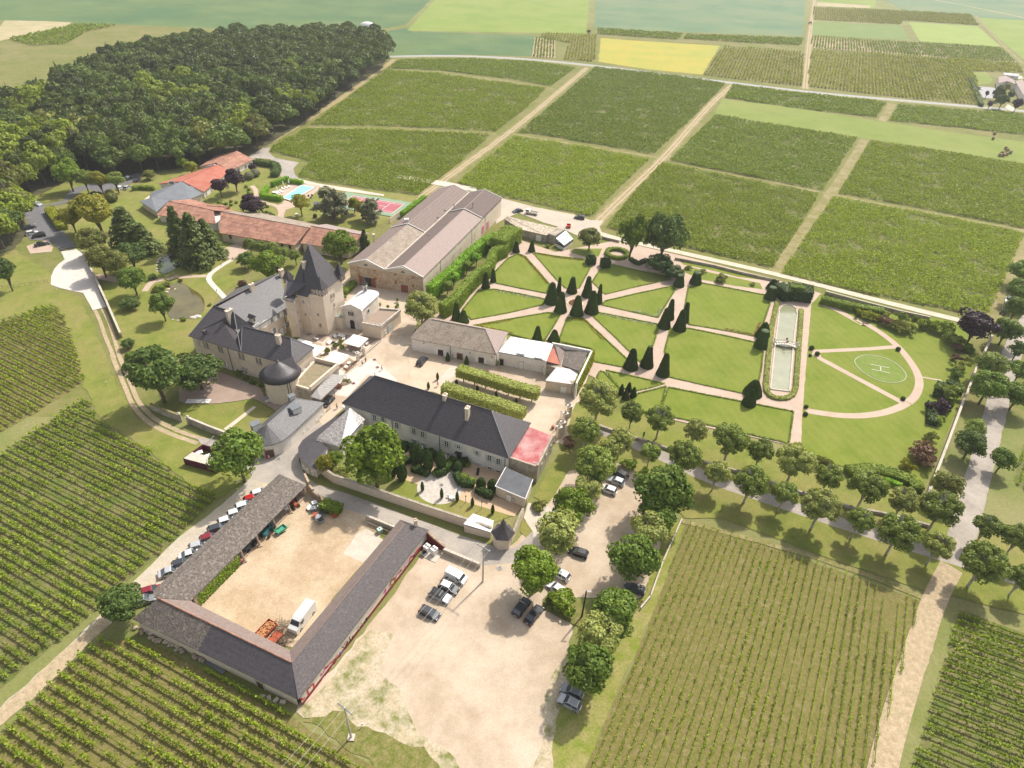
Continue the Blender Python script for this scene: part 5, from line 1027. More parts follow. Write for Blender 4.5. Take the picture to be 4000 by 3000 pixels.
for pts,mt,w_ in (([(230,640),(250,590),(245,650)],PM,.25),([(250,620),(262,600)],PM,.2),([(278,580),(300,570),(315,560)],PK,.2),([(292,565),(300,520),(330,495),(340,520),(312,560),(300,560)],PO,.5),([(345,500),(350,465),(372,445)],PM,.3),([(372,455),(385,425),(400,415)],PR,.35),([(385,440),(400,420)],PB,.2),([(410,420),(430,370),(450,345)],PK,.35),([(420,400),(440,380)],PM,.15),([(455,330),(465,350)],PG,.3),([(470,345),(480,300),(505,290)],PR,.4),([(505,300),(512,275),(522,290)],PB,.35),([(520,270),(545,235),(575,205)],PR,.5),([(545,250),(560,225)],PM,.3),([(580,200),(590,180)],PK,.25)): stroke('B',pts,mt,w_)
# red wall and heat pump corner at the mural barn end
a1,a2=P('t',262,330,0),P('t',375,400,0)
t=thing('red_wall','dark red painted wall topped with rubble beside the heat pumps','wall',(a1.x,a1.y,0)); a0=MBARN.foot[1]; dd=a2-Vector((a0.x,a0.y,0)); c=(a2+Vector((a0.x,a0.y,0)))/2
L=dd.length; m=MB(); vs=[]; e=dd.normalized(); s_=Vector((-e.y,e.x,0))*.2; B0=Vector((a0.x,a0.y,0))
q=[B0,a2,a2+Vector((0,0,1.5)),B0.lerp(a2,.55)+Vector((0,0,1.9)),B0+Vector((0,0,3.0))]; m.add([v-s_ for v in q]+[v+s_ for v in q],[(0,1,2,3,4),(9,8,7,6,5)]+[(i,i+5,(i+1)%5+5,(i+1)%5) for i in range(5)]); m.build('masonry',MATS['dark_red_paint'],t)
m=MB()
for k in range(22): u_=k/21; p=B0.lerp(a2,u_); z=(3.0+(1.9-3.0)*u_/.55) if u_<.55 else 1.9-.4*(u_-.55)/.45; m.box((p.x,p.y,z+.12),(.36,.6,.22+.1*rng.random()),rng.random())
m.build('coping_stone',STONEW,t,kind='stuff')
# pigeonnier
c=P('t',738,262,4.0); c=P('t',735,330,1.2)
t=thing('hexagonal_turret','small hexagonal dovecote turret with a steep dark slate cap at the wall corner','turret',(c.x,c.y,0))
r_=2.0; hexp=[(c.x+r_*math.cos(a),c.y+r_*math.sin(a)) for a in np.linspace(.2,.2+2*math.pi,7)[:-1]]
MB().prism(hexp,-.2,3.6).build('wall',PLASTER,t); m=MB(); m.lathe([(r_+.5,3.5),(r_*.5,5.0),(.5,5.9)],6,(c.x,c.y,0)); o=m.build('roof',SLATE,t)
m=MB(); m.prism([(c.x+.45*math.cos(a),c.y+.45*math.sin(a)) for a in np.linspace(0,2*math.pi,7)[:-1]],5.7,6.4); m.build('lantern',SLATEO,o); m=MB(); m.lathe([(.65,6.35),(.3,6.8),(.05,7.4)],6,(c.x,c.y,0)); m.tube((c.x,c.y,7.2),(c.x,c.y,8.1),.06,.02); m.build('lantern_cap',SLATE,o)
A=P('t',492,232,2.6);B=P('t',665,285,2.2);C_=P('t',680,212,2.6);D=P('t',552,168,2.9)
b=Bld('garden_shed','low garden shed with a white ribbed sheet roof beside the dovecote','shed',[A,B,C_,D],[0,1,2,3],PLASTER,over=.1,walltop=1.9); b.roof([(0,1,2,3)],WHITEM,.1)
# transformer / store at the dovecote back: dark slate piece
# recycling enclosure
A=P('m',42,1356,2.0);B=P('m',395,1450,2.0);C_=P('m',520,1280,2.0);D=P('m',252,1205,2.0)
t=thing('bin_enclosure','burgundy metal enclosure for waste bins beside the big roadside tree','enclosure',((A.x+C_.x)/2,(A.y+C_.y)/2,0))
m=MB()
for v,u in ((A,B),(B,C_),(C_,D),(D,A)): dd=u-v; cc=(u+v)/2; m.box((cc.x,cc.y,1.0),(dd.length,.12,2.0),math.atan2(dd.y,dd.x))
m.build('panel_wall',BURG,t); e=(D-A)*.45
m=MB(); m.add([A,B,B+e,A+e]+[v-Vector((0,0,.15)) for v in (A,B,B+e,A+e)],[(0,1,2,3),(7,6,5,4),(0,4,5,1),(1,5,6,2),(2,6,7,3),(3,7,4,0)]); m.build('flat_roof',CONC,t)
rb=MB()
for k in range(14): u_=(k+.5)/14; p=A.lerp(B,u_); nn_=Vector(((B-A).y,-(B-A).x,0)).normalized(); rb.box((p.x+nn_.x*.1,p.y+nn_.y*.1,1.0),(.08,.08,1.95),math.atan2((B-A).y,(B-A).x))
rb.build('panel_rib',BURG,t,kind='stuff')
for k,(x,y) in enumerate(((215,1300),(300,1340))):
    p=P('m',x,y,1.0); MBi=MB(); MBi.box((p.x,p.y,.6),(1.5,1.0,1.1),.6,taper=1.1); tt=thing('waste_container','grey waste container inside the burgundy enclosure, '+('left one' if k==0 else 'right one'),'bin',(p.x,p.y,0)); MBi.build('body',M('grey_plastic',(.25,.26,.27),rough=.5),tt); MB().box((p.x,p.y,1.22),(1.6,1.15,.14),.6).build('lid',WHITEM,tt)
# ================================================================ HOTEL WINGS BEHIND
def simple(name,label,cat,A,B,F_,E,wall,roof,hipA=False,hipB=False,over=.5,wt=None,back=True,roofb=None):
    b=Bld(name,label,cat,[A,B,F_,E,('R',1,3,2),('R',0,3,2)],[0,1,4,5],wall,over=over,walltop=wt,gables=[(1,2,2),(3,0,3)] if not hipA else ())
    b.roof([(0,1,2,3)]+([(1,4,2)] if hipB else [])+([(5,0,3)] if hipA else []),roof); b.roof([(4,5,3,2)],roofb or roof); b.ridge(3,2,.15,roofb or roof); return b
b=simple('hotel_wing','far low hotel wing with a brown tiled roof next to the wood','hotel building',('h',880,258,3.0),('h',1085,160,3.0),('h',946,88,5.0),('h',760,190,5.0),WHITEW,TILERB)
b.win(0,'h',[(955,245),(1015,215),(1050,195)],1.4,1.8,None,'window',WHITEP,sill=False,z=1.2)
for x,y in ((990,245),(1070,200),(1110,195)): p=P('h',x,y,0); MB().box((p.x,p.y,1.1),(.25,2.6,2.2),-.6).build('privacy_wall',WHITEW,b.root)
b=simple('hotel_wing','hotel wing with a bright red tiled roof behind two purple trees','hotel building',('h',655,440,3.0),('h',885,258,3.0),('h',775,205,5.1),('h',470,350,5.1),WHITEW,TILER)
b.win(0,'h',[(672,440),(715,405),(740,388)],1.4,1.8,None,'window',WHITEP,sill=False,z=1.2)
for x,y in ((715,450),(660,490)): p=P('h',x,y,0); MB().box((p.x,p.y,1.1),(.25,2.6,2.2),-.6).build('privacy_wall',WHITEW,b.root)
b=Bld('hotel_wing','hotel wing with a grey zinc hipped roof between red tiled roofs','hotel building',[('h',650,455,3.0),('h',460,350,5.2),('h',190,450,3.0),('h',350,518,3.2),('h',535,505,3.1),('h',200,490,4.0),('h',245,615,3.0),('h',100,520,3.0)],[0,1,2,7,6,3,4],PLASTER,over=.6,walltop=2.7)
b.roof([(0,1,2,5,3,4)],ZINC); b.roof([(5,7,6,3)],ZINC)
m=MB(); A,B_=b.V[1],b.V[5]
for k in range(26):
    u_=(k+.5)/26; p=b.V[1].lerp(b.V[2],u_); q=b.V[0].lerp(b.V[3],u_); m.tube(p+Vector((0,0,.05)),p.lerp(q,.97)+Vector((0,0,.05)),.04,n=4,cap=False)
m.build('roof_seam',ZINC,b.root,kind='stuff'); p=P('h',378,362,5.0); MB().box((p.x,p.y,5.2),(1.6,1.2,1.0),.3).build('vent',ZINC,b.root)
b=simple('hotel_wing','hotel wing with a red brown tiled roof partly behind the tall conifers','hotel building',('h',250,640,3.0),('h',760,720,3.0),('h',740,600,5.0),('h',350,520,5.0),WHITEW,TILERB)
b=simple('small_pavilion','small tiled porch building with white fascia beside the hotel garden','pavilion',('h',745,610,3.2),('h',870,590,3.2),('h',880,575,3.8),('h',680,560,3.8),WHITEW,TILERB,over=.2)
b=simple('stable_range','long old range with a red brown tiled roof behind the park trees','outbuilding',('h',790,795,3.6),('h',1440,903,3.6),('h',1568,752,6.6),('h',800,610,6.6),PLASTER,TILERB,roofb=TILEO)
b.win(0,'h',[(885,830),(1330,895),(1400,915)],1.0,1.6,None,'window',DARKW)
b=simple('stable_range','shorter range with a brown tiled roof behind the round tree and tower','outbuilding',('h',1490,885,3.6),('h',1910,945,3.6),('h',2020,812,6.4),('h',1580,735,6.4),PLASTER,MATS['old_brown_tile'] if 0 else TILERB,roofb=TILEP)
# pool
t=thing('swimming_pool','rectangular turquoise swimming pool with a pale coping','pool',P('b',350,1565))
pp=[P('b',x,y) for x,y in ((218,1612),(372,1508),(478,1525),(290,1635))]; z=.52
m=MB(); m.prism([(v.x,v.y) for v in pp],.3,z); m.build('water',POOLW,t)
m=MB()
for k in range(4): v,u=pp[k],pp[(k+1)%4]; dd=u-v; cc=(u+v)/2; m.box((cc.x,cc.y,.42),(dd.length+.5,.5,.32),math.atan2(dd.y,dd.x))
m.build('coping',CHAPEL,t)
# tennis court
T0=P('g',185,160);T1=P('g',660,237);T2=P('g',550,322); T3=T0+(T2-T1); t=thing('tennis_court','tennis court with a dark pink playing area, white lines and green surround','tennis court',(T0+T2)/2)
u=(T1-T0).normalized(); v=(T2-T1).normalized(); g=[T0-u*5-v*3,T1+u*5-v*3,T2+u*5+v*3,T3-u*5+v*3]
MB().prism([(q.x,q.y) for q in g],.2,.30).build('surround',M('green_court_surface',(.22,.3,.2),(.19,.27,.18),.5,.9),t); MB().prism([(q.x,q.y) for q in (T0,T1,T2,T3)],.2,.312).build('playing_area',M('dark_pink_court',(.38,.12,.14),(.33,.1,.12),.5,.9),t)
m=MB()
def tl(a,c): dd=c-a; cc=(a+c)/2; m.box((cc.x,cc.y,.318),(dd.length,.16,.012),math.atan2(dd.y,dd.x))
W_=T2-T1; Lc=T1-T0
for a,c in ((T0,T1),(T1,T2),(T2,T3),(T3,T0),(T0+W_*.125,T1+W_*.125),(T0+W_*.875,T1+W_*.875),(T0+Lc*.23+W_*.125,T0+Lc*.23+W_*.875),(T0+Lc*.77+W_*.125,T0+Lc*.77+W_*.875),(T0+Lc*.23+W_*.5,T0+Lc*.77+W_*.5)): tl(a,c)
m.build('court_line',WHITEP,t,kind='stuff'); a=T0+Lc*.5-v*.9; c=T0+Lc*.5+W_+v*.9; cc=(a+c)/2; m=MB(); m.box((cc.x,cc.y,.8),((c-a).length,.05,.9),math.atan2(v.y,v.x)); m.build('net',M('net_mesh',(.12,.12,.12)),t); m=MB(); m.box((cc.x,cc.y,1.27),((c-a).length,.1,.1),math.atan2(v.y,v.x)); m.build('net_tape',WHITEP,t)
for q in (a,c): MB().tube((q.x,q.y,.25),(q.x,q.y,1.35),.07).build('net_post',WHITEP,t)
# stone store and greenhouse
A=P('G',213,232,3.2);B=P('G',372,268,3.2);F_=P('G',445,225,3.9);E=P('G',130,150,3.9)
b=Bld('stone_store','low stone store with a rough pale stone tile roof by the service yard','outbuilding',[A,B,F_,E,P('G',110,165,3.2)],[0,1,2,3,4],OLDWALL,over=.1,walltop=3.0); b.roof([(0,1,2,3,4)],M('pale_lauze_roof',(.43,.36,.27),(.3,.24,.18),1.4,.95,bump=.9,fine=(2,.35),c3=(.6,.52,.42),scale3=1,amt3=.6,bscale=3),.2)
p,d,nn=b.at(0,'G',323,295); put_door(b.root,p,nn,2.0,2.4,WHITEP)
A=P('G',380,262,3.0);B=P('G',425,280,3.0);C_=P('G',485,235,3.3); b=Bld('store_end','stone end block with a parapet beside the greenhouse','outbuilding',[A,B,C_,A+(C_-B)],[0,1,2,3],OLDWALL,over=0,walltop=3.5)
A=P('G',425,290,2.0);B=P('G',485,335,2.0);C_=P('G',540,295,2.0); E=P('G',430,285,3.0); Rz=P('G',490,238,3.0)
b=Bld('greenhouse','small lean-to greenhouse with whitened glass panes','greenhouse',[P('G',430,287,3.2),P('G',483,333,2.1),P('G',540,292,2.1),P('G',492,238,3.2)],[0,1,2,3],WHITEW,over=.05,walltop=1.2)
V=b.V; gm=M('whitened_glass',(.5,.56,.58),(.42,.48,.5),.8,.25,spec=.6); 
for i in range(5):
    for j in range(3):
        a_=V[0].lerp(V[3],i/5);b_=V[0].lerp(V[3],(i+.93)/5);c_=V[1].lerp(V[2],(i+.93)/5);d_=V[1].lerp(V[2],i/5)
        q=[a_.lerp(d_,j/3),b_.lerp(c_,j/3),b_.lerp(c_,(j+.95)/3),a_.lerp(d_,(j+.95)/3)]; MB().add(q+[v+Vector((0,0,.04)) for v in q],[(4,5,6,7),(3,2,1,0),(0,1,5,4),(1,2,6,5),(2,3,7,6),(3,0,4,7)]).build('pane',gm,b.root)
MB().prism([(v.x,v.y) for v in b.foot],1.1,1.95).build('side_glazing',GLASSB,b.root)
# far village houses
b=Bld('village_house','far pale house with a brown hipped roof beyond the country road','house',[P('H',640,238,4.4),P('H',745,212,4.4),P('H',848,250,4.4),P('H',828,195,4.6),P('H',720,142,5.6),P('H',632,160,4.6)],[0,1,2,3,4,5],WHITEW,over=.2,walltop=4.0)
b.roof([(0,1,4,5),(1,2,3,4)],TILEP); b.win(1,'H',[(775,285)],1,1.2)
b=Bld('village_house','far long house with a brown roof at the right edge beyond the road','house',[P('H',845,215,4.6),P('H',960,410,4.6),P('H',1080,400,5.4),P('H',930,190,5.4)],[0,1,2,3],WHITEW,over=.2,walltop=4.2); b.roof([(0,1,2,3)],TILEP)
b=Bld('village_outbuilding','far low outbuilding with a grey roof above the village houses','outbuilding',[P('H',700,130,2.6),P('H',805,145,2.6),P('H',810,115,2.8),P('H',700,108,2.8)],[0,1,2,3],WHITEW,over=.1); b.roof([(0,1,2,3)],M('pale_grey_roof',(.5,.47,.44),rough=.8))
b=Bld('village_outbuilding','far dark glazed outbuilding beside the village houses','outbuilding',[P('H',812,148,2.4),P('H',890,155,2.4),P('H',890,120,2.6),P('H',815,115,2.6)],[0,1,2,3],WHITEW,over=.1); b.roof([(0,1,2,3)],GREYSH)
sheet('village_yard',PP('H',[(390,280),(540,290),(600,300),(600,400),(560,430),(440,420),(400,340)]),ROADM,rough=.2)
sheet('village_yard',PP('H',[(700,110),(920,150),(950,180),(860,190),(750,150)]),CONC,rough=.2)
sheet('village_yard',PP('H',[(715,545),(745,505),(765,505),(860,570),(800,590)]),CONC,rough=.2)
sheet('village_lawn',PP('H',[(210,110),(480,100),(560,190),(540,250),(380,260),(290,150)]),MEADOW,rough=.2)
# silage tunnel behind the wood
p=P('b',905,215,0); t=thing('plastic_tunnel','pale domed plastic tunnel half hidden behind the wood','shed',p); m=MB(); m.sph((p.x,p.y,.5),6,12,8,(1.2,.8,.6)); m.build('cover',WHITEM,t)
# ================================================================ VEGETATION
def shell(n,f):  # points on a unit sphere
    v=rng.normal(size=(n,3)); return v/np.linalg.norm(v,axis=1)[:,None]
def crownmesh(kind,seed,nq,mat,qs):
    r=np.random.default_rng(seed); lobes=[]
    if kind=='round': nl=46; R0,rl,zk=.72,(.24,.36),1.0
    elif kind=='plane': nl=70; R0,rl,zk=.8,(.16,.26),1.0
    elif kind=='irregular': nl=34; R0,rl,zk=.66,(.26,.42),1.0
    elif kind=='forest': nl=30; R0,rl,zk=.66,(.26,.42),.9
    if kind in('round','plane','irregular','forest'):
        for i in range(nl):
            v=r.normal(size=3); v/=np.linalg.norm(v); 
            if v[2]<-.55: v[2]*=-.5
            k=R0*(1+r.normal()*(.05 if kind=='plane' else .13)); c=v*k
            if kind=='forest': c[2]=abs(c[2])*1.0-.2
            lobes.append((c,r.uniform(*rl),np.array([1,1,.85])))
        per=nq//nl; C=[];N=[]
        for c,rr,sq in lobes:
            v=r.normal(size=(per,3)); v/=np.linalg.norm(v,axis=1)[:,None]; v[:,2]=np.where(v[:,2]<-.3,-v[:,2],v[:,2])
            C.append(c+v*rr*sq*(.82+.25*r.random((per,1)))); N.append(v+c*.4+r.normal(size=(per,3))*.55)
        C=np.vstack(C);N=np.vstack(N); core=.6
        m=MB(); m.sph((0,0,.0),core,9,7,(1,1,.95 if kind!='forest' else .8))
    elif kind=='conifer':      # drooping tiers on a cone, unit height -1..1
        C=[];N=[]; tiers=22; per=nq//(tiers*9)
        for t in range(tiers):
            z=-1+2*(t+.3)/tiers; R=(1-(z+1)/2)**.8*.98+.05; nb=9
            for q in range(nb):
                a=r.random()*6.28; L=R*(.72+.42*r.random()); k=np.sqrt(r.random(per))
                x=k*L; w=r.normal(size=per)*.07*(1+R)*.8; zz=z-.1*x/ max(R,.1)*R+r.normal(size=per)*.03
                C.append(np.stack([x*np.cos(a)-w*np.sin(a),x*np.sin(a)+w*np.cos(a),zz],1)); N.append(np.stack([np.cos(a)*.5+r.normal(size=per)*.4,np.sin(a)*.5+r.normal(size=per)*.4,1+0*zz],1))
        C=np.vstack(C);N=np.vstack(N); m=MB(); m.lathe([(.55,-.95),(.4,-.2),(.2,.4),(.03,.95)],8)
    elif kind=='cedar':        # flat layered plates
        C=[];N=[]; nl=46; per=nq//nl
        for t in range(nl):
            z=-.8+1.7*t/nl; R=math.sqrt(max(.03,1-((z+.25)/1.25)**2)); a=r.random()*6.28; d=R*(.45+.5*r.random()); rr=.3*(.6+.6*r.random())*R**.5
            k=np.sqrt(r.random(per))*rr; b_=r.random(per)*6.28
            C.append(np.stack([d*np.cos(a)+k*np.cos(b_),d*np.sin(a)+k*np.sin(b_),z+.05*r.normal(size=per)-.12*(k/rr)**2],1)); N.append(r.normal(size=(per,3))*.35+[0,0,1])
        C=np.vstack(C);N=np.vstack(N); m=MB(); m.lathe([(.4,-.8),(.35,0),(.1,.8)],8)
    elif kind=='column':
        v=r.normal(size=(nq,3)); v/=np.linalg.norm(v,axis=1)[:,None]; k=(1-.35*np.clip(v[:,2],-1,1)**1)*.9
        C=v*(.9+.15*r.random((nq,1)))*np.stack([.9-.25*v[:,2],.9-.25*v[:,2],np.ones(nq)],1); N=v+r.normal(size=(nq,3))*.4; m=MB(); m.sph((0,0,0),.8,8,7,(.95,.95,1))
    elif kind=='ball':
        v=r.normal(size=(nq,3)); v/=np.linalg.norm(v,axis=1)[:,None]; bump=1+.1*np.sin(v[:,0:1]*7+seed)*np.cos(v[:,1:2]*6)
        C=v*(.9+.12*r.random((nq,1)))*bump; N=v+r.normal(size=(nq,3))*.35; m=MB(); m.sph((0,0,0),.86,10,8)
    elif kind=='shrub':
        C=[];N=[]
        for i in range(16):
            c=r.normal(size=3)*[.42,.42,.25]+[0,0,.05]; rr=.42*(.7+.6*r.random()); per=nq//16; v=r.normal(size=(per,3)); v/=np.linalg.norm(v,axis=1)[:,None]; v[:,2]=abs(v[:,2])-.3
            C.append(c+v*rr); N.append(v+r.normal(size=(per,3))*.6)
        C=np.vstack(C);N=np.vstack(N); m=MB(); m.sph((0,0,-.1),.5,8,6)
    core=(np.array(m.v),None); q4=[f if len(f)==4 else (f+(f[-1],))[:4] for f in m.f if len(f)<=4]
    q4=[f for f in q4 if len(set(f))==4]
    me=quadcloud('crown',C,N,qs,qs*.85,mat,extra=(np.array(m.v),q4)); TRI[0]+=len(C)*2; return me
def trunkmesh(mat,limbs=6,seed=0):
    r=random.Random(seed); m=MB(); m.tube((0,0,-.05),(0,0,.55),1.1,.8,8); m.tube((0,0,.52),(0,0,1.0),.8,.5,8)
    for k in range(limbs):
        a=k*2.4+r.random(); z=.5+.35*r.random(); m.tube((0,0,z),(math.cos(a)*5.5,math.sin(a)*5.5,z+.45+.3*r.random()),.42,.14,5)
    return m.mesh('trunk',mat)
TKD=trunkmesh(BARK,6,1); TKP=trunkmesh(BARKW,7,2)
CR={}
def crown(kind,mat,v=0,nq=None,qs=None):
    k=(kind,mat,v)
    if k not in CR:
        NQ=dict(round=5200,plane=5600,irregular=5200,forest=2600,conifer=6500,cedar=5500,column=1500,ball=1300,shrub=1200)[kind]; QS=dict(round=.06,plane=.052,irregular=.062,forest=.085,conifer=.062,cedar=.06,column=.12,ball=.1,shrub=.13)[kind]
        CR[k]=crownmesh(kind,v*7+len(CR)*13+3,nq or NQ,MT[mat],qs or QS)
    return CR[k]
TREES=[]
def tree(name,label,c,x,y,w_,kind='round',mat='leaf_broad',trunk=2.5,vr=.95,v=0,group=None,cat='tree',tk=None,tr=None,sink=0):
    """x,y,w_: middle and width of the crown in the survey sheet"""
    R=3.
    for _ in range(4):
        hc=trunk+R*vr-sink; p=P(c,x,y,hc); R=w_*KR[c][2]/2/pxm(p)
    hc=trunk+R*vr-sink
    t=thing(name,label,cat,(p.x,p.y,0),rng.random()*6.28,group)
    if trunk>0 or kind in('conifer',): 
        th=tr or max(.16,R*.065); link('trunk',tk or TKD,t,scale=(th,th,hc))
    cr=link('crown',crown(kind,mat,v),t,loc=(0,0,hc),scale=(R,R,R*vr)); TREES.append((p.x,p.y,R)); return t
# ---- avenue of pollarded plane trees
PA=[(1293,862,88),(1366,891,50),(1427,905,64),(1502,931,54),(1579,950,77),(1644,974,55),(1719,995,82),(1791,1028,58),(1876,1050,80),(1953,1080,62),(2035,1098,84)]
PB_=[(1265,929,64),(1341,950,57),(1405,977,46),(1478,985,72),(1550,1020,56),(1623,1040,75),(1696,1066,58),(1774,1095,83),(1859,1124,60),(1943,1148,88),(2028,1178,64),(2127,1217,97),(2210,1248,60)]
PC_=[(2133,1138,58),(2200,1162,66)]
for k,(x,y,w_) in enumerate(PA): tree('plane_tree',ORD[k]+' plane tree from the gate in the row beside the garden wall','Z',x,y,w_,'plane','leaf_plane' if k%3 else 'leaf_plane_pale',3.0,.98,k%4,'plane trees of the avenue',tk=TKP)
for k,(x,y,w_) in enumerate(PB_): tree('plane_tree',ORD[k]+' plane tree from the gate in the row below the avenue road','Z',x,y,w_,'plane','leaf_plane_pale' if k%3==1 else 'leaf_plane',3.1,.98,(k+2)%4,'plane trees of the avenue',tk=TKP)
for k,(x,y,w_) in enumerate(PC_): tree('plane_tree',('round plane tree standing just right of the lane crossing','plane tree cut by the right edge beyond the lane crossing')[k],'Z',x,y,w_,'plane','leaf_plane',3.1,.98,k,'plane trees of the avenue',tk=TKP)
# ---- car park trees
for k,(x,y,w_,mt,lb) in enumerate([(1322,968,56,'leaf_plane_pale','pale green tree squeezed between two darker ones above the car park'),(1285,1006,93,'leaf_plane','large round tree over the parked cars at the top of the car park'),(1269,1057,66,'leaf_plane_pale','grey green tree half behind the bright one along the car park'),(1237,1094,90,'leaf_bright','bright green tree in the car park row beside the annex'),(1208,1150,98,'leaf_plane_pale','large pale plane tree below the bright green one'),(1154,1236,104,'leaf_bright','biggest bright green tree where lane and car park meet'),
   (1437,1059,128,'leaf_broad','broad dark tree on the right side of the narrow car park'),(1421,1110,90,'leaf_broad','darker tree merging with the broad one right of the car park'),(1402,1150,88,'leaf_plane_pale','grey green tree third down the right side of the car park'),(1372,1202,112,'leaf_broad','large tree at the bottom right of the narrow car park'),(1330,1326,112,'leaf_broad','tree beside the lamp post at the edge of the vines'),(1297,1372,104,'leaf_plane_pale','greyish tree between the two others below the lamp post'),(1270,1440,112,'leaf_broad','lowest tree of the car park, over two parked cars')]):
    tree('broadleaf_tree',lb,'Z',x,y,w_,'irregular' if mt!='leaf_plane' else 'plane',mt,2.4,.95,k%3,'trees around the car park')
# ---- right hand side
for k,(x,y,w_,mt,lb,kd) in enumerate([(2108,706,78,'leaf_purple','wide dark purple tree at the corner of the garden wall','irregular'),(2176,712,62,'leaf_broad','round tree right of the purple one beside the lane','round'),(2142,790,64,'leaf_plane','olive green tree outside the garden wall','irregular'),(2136,836,76,'leaf_broad','dark round tree outside the wall beside the pale lane','round'),(2201,754,40,'leaf_dark','dark tree right of the lane near the top','round'),(2206,800,50,'leaf_broad','tree on the far side of the lane at the right edge','irregular'),(2200,853,64,'leaf_broad','dark tree on the right edge below two others','round'),
   (2108,925,46,'leaf_plane','lighter upper crown of the pair beside the wall','irregular'),(2101,958,66,'leaf_dark','dark lower crown of the pair beside the wall','round'),(2169,993,54,'leaf_broad','small lone tree right of the lane','irregular'),(2046,1048,68,'leaf_olive','olive spreading tree near the end of the garden wall','irregular'),(2212,586,60,'leaf_broad','tree at the right edge above the white jeep','irregular'),(2206,628,58,'leaf_broad','tree at the right edge beside the white jeep','round'),(2198,664,50,'leaf_broad','tree over the dark car at the right edge','irregular')]):
    tree('broadleaf_tree',lb,'Z',x,y,w_,kd,mt,1.6,.9,k%3,'trees along the right hand lane')
